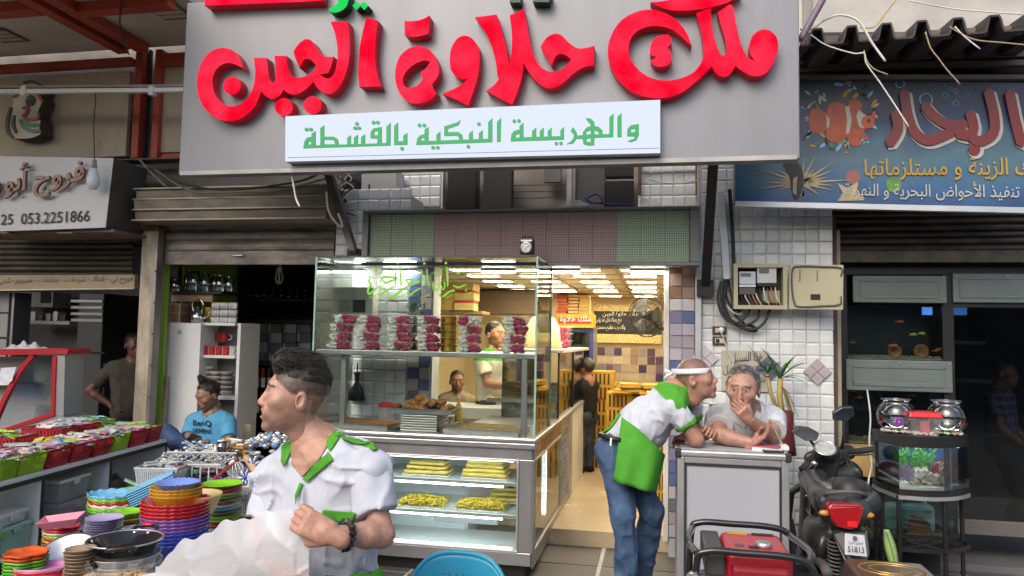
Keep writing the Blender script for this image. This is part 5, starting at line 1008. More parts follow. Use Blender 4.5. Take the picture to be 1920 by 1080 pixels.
def blade(p,az,l,up,w,mat,droop=.6):
 d=V((math.cos(az),math.sin(az)*.6,0));sd2=V((-d.y,d.x,0)).normalized();vs=[];k=7
 for i in range(k):
  s=i/(k-1);q=p+d*l*s+V((0,0,up*l*s-droop*l*s*s));ww=w*(math.sin(math.pi*(.12+.88*s))**.8)*(1-s*.5)
  vs+=[q-sd2*ww,q+V((0,0,-ww*.4)),q+sd2*ww]
 MB()._add(vs,[(3*i+j,3*i+j+1,3*i+j+4,3*i+j+3) for i in range(k-1) for j in (0,1)]).build('leaf',mat,pl,smooth=True)
for i in range(22):blade(V((-.015,0,.47)),rs.uniform(0,6.28),rs.uniform(.16,.26),rs.uniform(.4,1.6),.013,m_lf)
for i in range(14):blade(V((-.1,.02,.5)),rs.uniform(0,6.28),rs.uniform(.12,.2),rs.uniform(.6,1.8),.011,m_lf)
for i in range(12):blade(V((-.01,-.02,.42)),rs.uniform(-1.2,.9),rs.uniform(.1,.16),rs.uniform(-1.6,-.4),.008,m_ly,1.4)
#chicken shop on the left
YA=5.8
def Lbox(t,name,x0,y0,x1,y1,Y,th,mat,bevel=.004): return Q(x0,y0,x1,y1,Y,th,name,mat,t,bevel)
m_or=M('orange_frame',(.42,.06,.03),.5,var=.2,vs=3,grime=.35);m_pan=M('dirty_panel',(.56,.49,.37),.7,var=.2,vs=2.5,grime=.55,gs=2.5,gcol=(.09,.075,.05),stretch=(1.6,1,.5))
cf=thing('facade_panels','stained beige facade panels in a dull red steel frame above the chicken shop','facade',(-5.5,YA,2.9))
Lbox(cf,'panel',-60,132,244,302,YA,.05,m_pan);Lbox(cf,'panel',300,122,350,286,YA,.05,m_pan)
Lbox(cf,'red_post',244,92,268,296,YA-.05,.1,m_or);Lbox(cf,'red_post',281,92,304,296,YA-.05,.1,m_or);Lbox(cf,'dark_gap',268,92,281,296,YA+.02,.05,m_dark)
Lbox(cf,'red_beam',-60,106,245,136,YA-.07,.1,m_or);Lbox(cf,'red_beam',303,94,400,122,YA-.07,.1,m_or);Lbox(cf,'red_beam',303,285,400,296,YA-.07,.1,m_or);Lbox(cf,'sill',150,294,345,303,YA-.12,.16,M('brown_sill',(.16,.11,.08),.7,var=.3))
zs=U(200,94,YA-.07).z
so_=thing('canopy_soffit','pale canopy ceiling with dull red beams over the chicken shop','canopy',(-5,5,zs));xa=U(345,94,YA).x
MB(so_.location).bb((-11,2.5,zs+.03),(xa+.6,YA,zs+.12)).build('ceiling',M('soffit',(.60,.55,.46),.8,var=.15,vs=2,grime=.25),so_)
b0=U(262,94,YA).x;b1=U(318,94,YA).x
for x in (b0-.1,b0+.10):MB(so_.location).bb((x-.055,2.5,zs-.05),(x+.055,YA-.08,zs+.029)).build('red_beam',m_or,so_,bevel=.004)
MB(so_.location).bb((b0-.04,2.5,zs-.01),(b0+.04,YA-.08,zs+.02)).build('dark_slot',m_dark,so_)
yb0=UZ(40,14,zs).y;MB(so_.location).bb((-11,yb0-.06,zs-.055),(b0-.16,yb0+.06,zs+.028)).build('red_beam',m_or,so_,bevel=.004);yb1=UZ(250,8,zs).y;MB(so_.location).bb((b0+.16,yb1-.05,zs-.055),(xa+.5,yb1+.05,zs+.028)).build('red_beam',m_or,so_,bevel=.004)
for (px,py,lab) in ((318,20,'square recessed lamp frame in the canopy ceiling by the big sign'),(6,65,'dark slot lamp in the canopy ceiling above the rooster')):
 c=UZ(px,py,zs+.03);t=thing('recessed_lamp',lab,'lamp',(c.x,c.y,zs+.03));MB().bb((-.14,-.14,-.012),(.14,.14,0)).build('frame',m_dim,t,bevel=.003)
 for k in (-1,0,1):MB().bb((-.12,k*.07-.025,-.018),(.12,k*.07+.025,-.0125)).build('pane',m_pan,t)
cable('wire',[UZ(228,2,zs),UZ(228,2,zs)+V((0,0,-.2)),UZ(236,2,zs)+V((.05,0,-.42))],.006,m_cable,'thin dark wire ends hanging from the canopy ceiling',cat='wire')
YK=5.2
cd_=thing('light_rail','white light rail running across the chicken shop front to the big sign','light rail',U(100,172,YK));bar(cd_,'rail',U(-60,173,YK),U(348,169,YK),.035,.04,m_white);bar(cd_,'rail_cap',U(-60,164,YK),U(348,161,YK),.02,.03,M('rail_grey',(.3,.24,.22),.6));
for x in (42,282):Lbox(cd_,'clip',x-5,160,x+5,178,YK-.03,.05,m_white)
bl=thing('hanging_bulb','white pear shaped bulb hanging on a wire before the chicken shop sign','light bulb',U(174,356,YK));p=U(174,356,YK);s=mpp(p)
MB().lathe([(0,0),(.028,.006),(.048,.04),(.05,.08),(.042,.13),(.028,.16),(.02,.18)],n=20).build('bulb',M('bulb_white',(.62,.66,.72),.25,var=.02),bl,smooth=True);MB().lathe([(.021,.176),(.024,.18),(.024,.2),(.018,.204),(.018,.235),(.008,.25)],n=14).build('socket',M('socket_grey',(.25,.24,.22),.5),bl)
MB(p).tube(curve3([p+V((0,0,.25)),U(176,230,YK),U(179,178,YK),U(168,170,YK-.01),U(166,160,YK-.01)],6),.004,6).build('wire',m_cable,bl)
ro=thing('rooster_sign','cut out cream rooster emblem with dark red and green tubing on the panel','sign',U(50,262,5.68))
def RO(lp,mats,Y,dep,name,raw=False):sign_letter(0,lp,mats,raw=raw,Y=Y,dep=dep,sc=2.571,parent=ro,name=name)
m_ck=M('rooster_cream',(.62,.57,.47),.6,var=.15);m_cks=M('rooster_side',(.08,.06,.045),.7);m_tr=M('tube_red',(.32,.06,.05),.4);m_tg=M('tube_green',(.08,.24,.15),.4);m_tk2=M('tube_dark',(.06,.055,.05),.4)
RO([[(30,640,1),(28,590),(45,530),(65,500),(60,470),(72,440),(120,400),(150,390),(190,400),(205,430),(195,455),(205,490,1),(190,520),(180,560),(195,585),(190,620),(195,645),(150,665),(90,668),(55,665)]],[m_ck,m_cks],5.64,.14,'body')
for pts,mt,w_ in (([(62,470),(85,450),(110,440),(140,440),(175,450),(205,490)],m_tr,9),([(105,520),(130,515),(125,545),(110,560),(140,575),(180,570),(185,540)],m_tr,9),([(90,575),(110,610),(150,630),(195,630)],m_tg,11),([(110,575),(140,600),(190,600)],m_tg,11),([(50,515),(35,570),(35,630),(60,665)],m_tk2,10),([(65,555),(60,600),(75,640)],m_tk2,9),([(125,470),(145,462),(160,480),(150,500),(130,500),(126,478)],m_tk2,9),([(110,400),(150,392),(190,405)],m_tk2,8)):
 RO([stroke(pts,w_*1.6)],[mt,mt],5.625,.014,'tube',True)
RO([circ(143,485,10,12)],[m_tk2,m_tk2],5.625,.012,'eye',True)
YX=5.3
bs=thing('box_sign','white box sign with bronze Arabic letters and the number 053.2251866','sign',U(100,430,YX));q=[U(-80,437,YX),U(198,427,YX),U(221,294,YX),U(-80,291,YX)]
q[2]=U(213,296,YX);mb=MB(bs.location).hexa([p+V((0,.42,0)) for p in q],q);mb.m=[1,0,1,1,1,1];mb.build('box',[M('sign_white',(.56,.57,.58),.4,var=.08,vs=2,grime=.18,gcol=(.25,.22,.18)),M('sign_dark_side',(.07,.06,.05),.7,var=.2)],bs,bevel=.004)
m_brz=M('bronze_letter',(.20,.115,.095),.35,.4,var=.2);m_num=M('black_letter',(.02,.018,.018),.5,var=0)
def hpx(y0,y1,x,Y): return U(x,y0,Y).z-U(x,y1,Y).z
lettering('letters','فروج',U(67,374,YX-.03),U(160,358,YX-.03),hpx(322,378,120,YX),m_brz,bs,bs.location,bold=.02,depth=.026)
lettering('letters','أبو',U(12,374,YX-.03),U(57,368,YX-.03),hpx(315,378,40,YX),m_brz,bs,bs.location,bold=.02,depth=.026);lettering('letters','ر',U(-30,378,YX-.03),U(4,377,YX-.03),hpx(340,378,0,YX),m_brz,bs,bs.location,bold=.02,depth=.026)
lettering('number','053.2251866',U(39,421,YX-.006),U(168,415,YX-.006),hpx(398,419,100,YX),m_num,bs,bs.location,ar=False,bold=.008);lettering('number','25',U(1,422,YX-.006),U(24,421,YX-.006),hpx(400,420,10,YX),m_num,bs,bs.location,ar=False,bold=.008)
un=thing('sign_underside','brown boxed soffit under the white box sign','soffit',U(110,440,YX));MB(un.location).bb((U(-80,440,YX).x,YX+.05,U(100,446,5.8).z-.02),(U(205,440,YX).x,YX+.5,U(198,427,YX).z-.004)).build('board',M('soffit_brown',(.14,.11,.085),.7,var=.25),un)
for x in (10,130):MB(un.location).box(UZ(x,438,U(100,446,5.8).z-.026),(.14,.1,.01)).build('lamp_frame',M('lamp_orange',(.2,.12,.06),.5),un)
zt=U(100,428,5.95).z;zb=U(100,517,5.95).z;xs0,xs1=U(-60,480,5.95).x,U(251,480,5.95).x
m_sh2=M('shutter_brown',(.085,.07,.055),.55,.4,var=.3,vs=4,grime=.5,gs=5,gcol=(.03,.025,.02))
sh2=shutter('dark brown roller shutter rolled half up over the chicken shop',xs0,xs1,zt+.12,12,.052,5.95,m_sh2,m_sh2,barh=.05)
ps=thing('price_strip','beige board with small dark Arabic writing under the chicken shop shutter','sign',U(100,541,5.9));q=[U(-60,545,5.88),U(252,540,5.88),U(252,515,5.88),U(-60,516,5.88)];MB(ps.location).hexa([p+V((0,.05,0)) for p in q],q).build('board',M('strip_beige',(.34,.27,.16),.5,var=.15),ps,bevel=.003)
bar(ps,'light_edge',U(-60,545,5.87),U(252,541,5.87),.012,.03,M('strip_edge',(.6,.55,.42),.5));tag(lettering('writing','فروج ني - فخاد - شرحات - جناحات - مجروم - كس',U(-2,536,5.875),U(249,532,5.875),hpx(521,537,120,5.88),M('strip_ink',(.09,.065,.04),.6),ps,ps.location),kind='stuff')
pi_=thing('shop_pillar','scuffed cream pillar between the chicken shop and the houseware shop','pillar',U(268,850,5.75));pm0=M('pillar_paint',(.52,.45,.33),.7,var=.25,vs=6,grime=.75,gs=4,gcol=(.09,.08,.07),stretch=(2,1,.6))
xa0,xa1=U(256,640,5.75).x,U(284,640,5.75).x
MB((pi_.location)).bb((xa0,5.75,0),(xa1,5.86,U(265,428,5.75).z)).build('shaft',pm0,pi_,bevel=.008);MB(pi_.location).bb((xa1+.002,5.72,0),(xa1+.035,5.80,U(265,432,5.75).z)).build('shutter_rail',M('rail_steel',(.3,.29,.27),.45,.6,var=.2,grime=.4),pi_,bevel=.003);MB(pi_.location).bb((xa0-.03,5.7,U(265,432,5.75).z),(xa1+.05,5.9,U(265,405,5.75).z)).build('bracket',m_rust,pi_,bevel=.004)
for k in range(7):MB(pi_.location).sph((xa1+.028,5.718,.5+k*.27),.008,5).build('bolt',m_rust,pi_)
kt=thing('kitchen_wall','dim tiled kitchen wall with a shelf of pots inside the chicken shop','kitchen wall',(-6.6,8.6,0))
MB(kt.location).bb((-9,8.6,0),(-5.4,8.75,2.7)).build('wall',M('kitchen_tile',(.16,.16,.16),.5,var=.2),kt);Lbox(kt,'shelf_board',20,602,130,607,8.0,.35,m_alu);Lbox(kt,'wall_cupboard',15,548,100,575,8.1,.3,M('dull_white',(.3,.3,.29),.5));Lbox(kt,'cupboard_window',75,548,94,568,8.08,.02,m_blackmetal)
for k in range(7):Lbox(kt,'shelf_pot',28+k*14,590-3*(k%3),38+k*14,602,8.05,.15,[m_dim,m_steel,m_white][k%3],.01)
sdr=thing('steel_fridge','tall dark steel double door fridge inside the chicken shop','fridge',U(150,800,7.6));Lbox(sdr,'body',128,550,196,900,7.6,.7,M('dark_steel',(.10,.105,.11),.4,.5,var=.1),.01);Lbox(sdr,'door_seam',128,660,196,662,7.585,.012,m_blackmetal);Lbox(sdr,'handle',192,680,195,745,7.56,.03,m_alu);
for k in range(4):Lbox(sdr,'vent_bar',132,562+k*12,192,567+k*12,7.585,.012,m_steel)
kp=thing('tiled_pier','grey tiled pier at the edge of the chicken shop','pier',U(5,700,6.0));Lbox(kp,'pier',-60,548,18,700,6.05,.2,M('pier_tile',(.27,.28,.27),.4,var=.1),.004);Lbox(kp,'joint',-60,585,18,587,6.045,.004,m_dark);Lbox(kp,'joint',-60,632,18,634,6.045,.004,m_dark);Lbox(kp,'edge_strip',18,548,23,700,6.04,.2,m_steel)
YZ=5.15;rf=thing('meat_counter','refrigerated meat counter with red trim and a curved glass front','display fridge',U(60,870,YZ))
def prof(pts,Y,dep,mat,name):
 p=[U(x,y,Y)-rf.location for x,y in pts]; return MB().prism(p,(0,dep,0)).build(name,mat,rf)
m_rt=M('red_trim',(.33,.012,.02),.35,var=.08);m_fr=M('fridge_grey',(.33,.335,.335),.4,.4,var=.1,vs=3,grime=.15)
prof([(-120,825),(105,778),(120,780),(113,1000),(-120,1000)],YZ,.22,m_fr,'base');prof([(104,664),(122,660),(119,779),(100,779)],YZ,.2,m_fr,'end_post');prof([(-120,656),(120,653),(128,656),(126,664),(-120,668)],YZ-.02,.25,m_rt,'top_trim')
prof([(98,668),(105,668),(102,776),(95,778)],YZ-.01,.04,m_rt,'frame');prof([(-120,838),(-60,826),(100,772),(102,780),(0,812),(-120,846)],YZ-.012,.04,m_rt,'frame')
cv=[(64,668),(45,690),(25,722),(8,755),(-5,785),(-15,815)];prof(cv+[(x-7,y-4) for x,y in cv[::-1]],YZ-.012,.04,m_rt,'curved_frame');prof(cv+[(95,776),(98,668)],YZ+.005,.008,GLASS('fridge_glass',(.85,.9,.9),1),'end_glass')
prof([(-80,718),(50,716),(50,721),(-80,724)],YZ+.06,.12,m_white,'inner_shelf');prof([(-80,785),(66,762),(66,770),(-80,800)],YZ+.05,.14,m_white,'meat_tray');prof([(-120,670),(100,668),(97,776),(-120,820)],YZ+.2,.015,M('fridge_back',(.3,.3,.27),.5),'back_panel')
for k in range(22):ob=MB().sph((0,0,0),.028,5,(1.4,1,.6)).build('meat_piece',M('meat',(.42,.14,.10),.5,var=.3,rnd=.3),rf,smooth=True,loc=U(random.uniform(-30,45),random.uniform(768,775),YZ+.12+random.uniform(-.05,.05))-rf.location)
prof([(2,690),(30,688),(22,715),(-6,722)],YZ-.03,.004,M('paper',(.55,.58,.66),.7,var=.25,vs=30),'price_sheet')
c=UZ(55,655,U(55,655,YZ).z);tb=thing('folded_bags','white plastic bags folded on top of the meat counter','plastic bags',U(50,655,YZ+.08));MB().grid( lambda u,v:V(((u-.5)*.4,(v-.5)*.15,.05*math.sin(u*math.pi)*math.sin(v*math.pi)*(1+.5*math.sin(u*23+v*9)))),20,10).build('film',FILM('white_bag',(.75,.76,.8),.85),tb,solid=.003)
def plastic_chair(name,label,mat,loc,rz):
 t=thing(name,label,'chair',loc,rz)
 MB().grid( lambda u,v:V(((u-.5)*.46,(v-.5)*.44,.43-.02*math.sin(u*math.pi)*math.sin(v*math.pi))),8,8).build('seat',mat,t,solid=.014)
 def bk(u,v):
  a=(u-.5)*1.9;top=1-.22*abs(2*u-1)**3;z=.43+v*.40*top; return V((math.sin(a)*.25*(1+.08*v),.22-.10*(1-math.cos(a))*1.2+.10*v,z))
 mb=MB();nu,nv=33,19
 P=[[bk(i/(nu-1),j/(nv-1)) for j in range(nv)] for i in range(nu)];vs=sum(P,[]);fs_=[]
 for i in range(nu-1):
  for j in range(nv-1):
   if 8<=i<=23 and 8<=j<=15 and (i%2==0) and (j%2==0):
    q_=[i*nv+j,(i+1)*nv+j,(i+1)*nv+j+1,i*nv+j+1];c_=sum((vs[k] for k in q_),V())/4;n0=len(vs);vs+=[c_.lerp(vs[k],.55) for k in q_]
    fs_+=[(q_[k],q_[(k+1)%4],n0+(k+1)%4,n0+k) for k in range(4)]
   else:fs_.append((i*nv+j,(i+1)*nv+j,(i+1)*nv+j+1,i*nv+j+1))
 mb._add(vs,fs_);mb.build('backrest',mat,t,solid=.012,smooth=True)
 rimp=[bk(i/(nu-1),1) for i in range(nu)];MB().tube([bk(0,v) for v in np.linspace(.3,1,6)]+rimp+[bk(1,v) for v in np.linspace(1,.3,6)],.011,8).build('rim',mat,t,smooth=True)
 for sx in (-1,1):
  MB().hexa([V((sx*.2-.03,-.24,0)),V((sx*.2+.03,-.24,0)),V((sx*.2+.03,-.21,0)),V((sx*.2-.03,-.21,0))],[V((sx*.23-.03,-.21,.44)),V((sx*.23+.03,-.21,.44)),V((sx*.23+.03,-.16,.44)),V((sx*.23-.03,-.16,.44))]).build('leg',mat,t);MB().hexa([V((sx*.2-.03,.24,0)),V((sx*.2+.03,.24,0)),V((sx*.2+.03,.27,0)),V((sx*.2-.03,.27,0))],[V((sx*.22-.03,.16,.44)),V((sx*.22+.03,.16,.44)),V((sx*.22+.03,.2,.44)),V((sx*.22-.03,.2,.44))]).build('leg',mat,t)
  MB().tube(curve3([V((sx*.25,-.2,.42)),V((sx*.27,-.2,.6)),V((sx*.275,-.1,.645)),V((sx*.27,.08,.65)),V((sx*.24,.17,.66))],5),.018,8).build('arm',mat,t,smooth=True)
 return t
c=UZ(150,862,0);plastic_chair('red_chair','red plastic armchair in the dark of the chicken shop',M('red_chair',(.30,.03,.012),.45,var=.1),(U(160,800,6.7).x,6.7,0),math.radians(150))
#houseware shop front
Yh=5.85
hx0,hx1=U(285,460,Yh).x,U(628,460,Yh).x
m_hs=M('shutter_grey',(.30,.27,.23),.55,.3,var=.35,vs=7,grime=.92,gs=4.5,gcol=(.03,.027,.024),stretch=(.6,1,1.6))
hz=U(450,504,Yh).z;hs_=shutter('dented grey roller shutter half lowered over the houseware shop',hx0,hx1,U(450,425,Yh).z+.18,4,.098,Yh,m_hs,m_hs,barh=.12)
MB().tube([(-.06,-.03,.09),(-.05,-.045,.075),(.04,-.045,.075),(.05,-.03,.09)],.006).build('handle',m_alu,hs_)
hb=thing('shutter_housing','ribbed metal shutter housing over the houseware shop','shutter housing',U(430,412,5.5));x0,x1=U(252,380,5.5).x,U(612,380,5.5).x;z0,z1=U(430,411,5.5).z,U(430,351,5.5).z
m_hh=M('housing',(.28,.25,.2),.55,.3,var=.3,vs=6,grime=.75,gs=3.5,gcol=(.05,.042,.034),stretch=(.7,1,1.5));h3=(z1-z0)/3
for k in range(3):MB(hb.location).hexa([V((x0,5.5+.02*abs(k-1),z0+h3*k+.006)),V((x1,5.5+.02*abs(k-1),z0+h3*k+.006)),V((x1,5.85,z0+h3*k+.006)),V((x0,5.85,z0+h3*k+.006))],[V((x0,5.5+.02*abs(k-1)-.012,z0+h3*(k+1)-.006)),V((x1,5.5+.02*abs(k-1)-.012,z0+h3*(k+1)-.006)),V((x1,5.85,z0+h3*(k+1)-.006)),V((x0,5.85,z0+h3*(k+1)-.006))]).build('rib',m_hh,hb,bevel=.004)
for k in range(4):MB(hb.location).bb((x0-.005,5.478,z0+h3*k-.006),(x1+.005,5.84,z0+h3*k+.006)).build('seam',M('housing_seam',(.3,.27,.22),.45,.5,var=.2),hb)
MB(hb.location).bb((x1+.006,5.5,z0),(x1+.03,5.85,z1)).build('end_cap',m_rust,hb)
for k,pts in enumerate(([(275,315),(330,340),(400,355),(480,352),(560,340),(600,325)],[(290,318),(340,350),(380,362),(440,360),(520,358),(610,335)],[(262,300),(290,330),(312,350)])):
 cable('slack_cable',[U(x,y,5.42) for x,y in pts],.009,[m_cable,M('grey_cable',(.16,.15,.13),.6),M('grey_cable')][k],['thick dark cable sagging across the shutter housing','grey cable drooping lower over the shutter housing','short grey cable at the pillar end of the shutter housing'][k])
#people: smooth blended solids turned into one surface each
def vnoise(P,f,seed):
 rs=np.random.RandomState(seed);T=rs.rand(4096).astype(np.float32)
 q=P*f;i=np.floor(q).astype(np.int64);t=q-i;t=t*t*(3-2*t);r=0
 for a in (0,1):
  for b in (0,1):
   for c in (0,1):
    hsh=((i[...,0]+a)*73856093^(i[...,1]+b)*19349663^(i[...,2]+c)*83492791)&4095
    r=r+T[hsh]*(t[...,0] if a else 1-t[...,0])*(t[...,1] if b else 1-t[...,1])*(t[...,2] if c else 1-t[...,2])
 return r*2-1
def solid(prims,h,disp=None):
 """prims: ('c',a,b,ra,rb,k) tapered limb | ('e',c,r,R,k) ellipsoid | ('-e',...) hollow | ('cut',p,n) plane; returns verts, quads"""
 lo=np.full(3,1e9);hi=-lo
 def bnd(p):
  if p[0]=='c':a,b=np.array(p[1]),np.array(p[2]);m=max(p[3],p[4]); return np.minimum(a,b)-m,np.maximum(a,b)+m
  c=np.array(p[1]);m=max(p[2]); return c-m,c+m
 for p in prims:
  if p[0] in ('c','e'):a,b=bnd(p);lo=np.minimum(lo,a);hi=np.maximum(hi,b)
 lo=lo-4*h-.01;hi=hi+4*h+.01;n=np.ceil((hi-lo)/h).astype(int)+1
 D=np.full(n,9.,np.float32);ax=[lo[i]+h*np.arange(n[i]) for i in range(3)]
 for p in prims:
  if p[0]=='cut':
   nn=np.array(p[2],float);nn/=np.linalg.norm(nn);c=np.array(p[1])
   X=((ax[0]-c[0])*nn[0])[:,None,None]+((ax[1]-c[1])*nn[1])[None,:,None]+((ax[2]-c[2])*nn[2])[None,None,:]
   D=np.maximum(D,X.astype(np.float32));continue
  a,b=bnd(p);k=p[-1];pad=k+3*h+.004
  s=[slice(max(0,int((a[i]-pad-lo[i])/h)),min(n[i],int((b[i]+pad-lo[i])/h)+2)) for i in range(3)]
  G=np.stack(np.meshgrid(ax[0][s[0]],ax[1][s[1]],ax[2][s[2]],indexing='ij'),-1)
  if p[0]=='c':
   A,B=np.array(p[1]),np.array(p[2]);ba=B-A;L2=max(ba@ba,1e-9);t=np.clip(((G-A)@ba)/L2,0,1)
   d=np.linalg.norm(G-A-t[...,None]*ba,axis=-1)-(p[3]+(p[4]-p[3])*t)
  else:
   q=G-np.array(p[1])
   if p[3] is not None:q=q@np.array(p[3])
   r=np.array(p[2]);k0=np.linalg.norm(q/r,axis=-1);k1=np.linalg.norm(q/(r*r),axis=-1);d=k0*(k0-1)/np.maximum(k1,1e-6)
  cur=D[tuple(s)]
  if p[0]=='-e':
   hh=np.maximum(k-np.abs(cur+d),0)/max(k,1e-6);D[tuple(s)]=np.maximum(cur,-d)+hh*hh*k*.25
  else:
   hh=np.maximum(k-np.abs(cur-d),0)/max(k,1e-6);D[tuple(s)]=np.minimum(cur,d)-hh*hh*k*.25
 if disp is not None:
  m=np.abs(D)<.05;idx=np.argwhere(m);P=lo+idx*h;D[m]+=disp(P).astype(np.float32)
 S=D<0;c8=[(i,j,k) for i in (0,1) for j in (0,1) for k in (0,1)];N=np.array(n)-1
 cnt=sum(S[i:i+N[0],j:j+N[1],k:k+N[2]].astype(np.int8) for i,j,k in c8);mix=(cnt>0)&(cnt<8);idx=np.argwhere(mix)
 acc=np.zeros((len(idx),3));cn=np.zeros(len(idx));
 for a in c8:
  for ax_ in range(3):
   if a[ax_]==0:
    b=list(a);b[ax_]=1;da=D[idx[:,0]+a[0],idx[:,1]+a[1],idx[:,2]+a[2]];db=D[idx[:,0]+b[0],idx[:,1]+b[1],idx[:,2]+b[2]]
    m=(da<0)!=(db<0);t=da[m]/(da[m]-db[m]);q=np.tile(np.array(a,float),(m.sum(),1));q[:,ax_]+=t;acc[m]+=q;cn[m]+=1
 Vt=lo+h*(idx+acc/np.maximum(cn,1)[:,None]);vid=np.full(N,-1,np.int64);vid[mix]=np.arange(len(idx));F_=[]
 for ax_ in range(3):
  u,v=[(1,2),(2,0),(0,1)][ax_];sl0=[slice(None)]*3;sl1=[slice(None)]*3;sl0[ax_]=slice(0,-1);sl1[ax_]=slice(1,None)
  s0,s1=S[tuple(sl0)],S[tuple(sl1)];E=np.argwhere(s0!=s1);ok=(E[:,u]>0)&(E[:,v]>0)&(E[:,u]<N[u])&(E[:,v]<N[v])&(E[:,ax_]<N[ax_]);E=E[ok]
  ins=s0[E[:,0],E[:,1],E[:,2]];def_=np.zeros((1,3),int)
  du=np.zeros(3,int);du[u]=1;dv=np.zeros(3,int);dv[v]=1
  q=[E-du-dv,E-dv,E,E-du];q=[vid[x[:,0],x[:,1],x[:,2]] for x in q];f=np.stack(q,1);f[~ins]=f[~ins][:,::-1];F_.append(f)
 return Vt,np.concatenate(F_)
def mesh_np(name,parts,mat,parent,cols=None):
 """parts: list of (V,F,color array or None) in world space, joined into one mesh under parent"""
 vs=[];fs=[];cs=[];n=0;o=np.array(parent.location)
 for Vt,F_,c in parts:
  vs.append(Vt-o);fs.append(F_+n);n+=len(Vt);cs.append(c if c is not None else np.ones((len(Vt),3)))
 vs=np.concatenate(vs);fs=np.concatenate(fs);cs=np.concatenate(cs)
 me=bpy.data.meshes.new(name);me.vertices.add(len(vs));me.vertices.foreach_set('co',vs.ravel());me.loops.add(len(fs)*4);me.loops.foreach_set('vertex_index',fs.ravel().astype(np.int32));me.polygons.add(len(fs));me.polygons.foreach_set('loop_start',np.arange(0,len(fs)*4,4,dtype=np.int32))
 me.update(calc_edges=True);me.validate();me.polygons.foreach_set('use_smooth',[True]*len(me.polygons))
 ca=me.color_attributes.new('Col','FLOAT_COLOR','POINT');ca.data.foreach_set('color',np.concatenate([cs,np.ones((len(cs),1))],1).astype(np.float32).ravel())
 me.materials.append(mat);ob=bpy.data.objects.new(name,me);link(ob,parent); return ob
m_skin=M('skin',(.5,.3,.2),.46,var=.17,vs=55,attr='Col',sss=.10,bump=.28,bs=320);m_cloth=M('cloth',(.5,.5,.5),.85,var=.06,vs=25,attr='Col',bump=.25,bs=420,spec=.2);m_denim=M('denim',(.1,.15,.3),.85,var=.3,vs=14,attr='Col',bump=.4,bs=500,spec=.2);m_hair=M('hair',(.02,.015,.012),.45,var=.4,vs=120,attr='Col',bump=.6,bs=300)
def mat3(R): return np.array([[R[i][j] for j in range(3)] for i in range(3)])
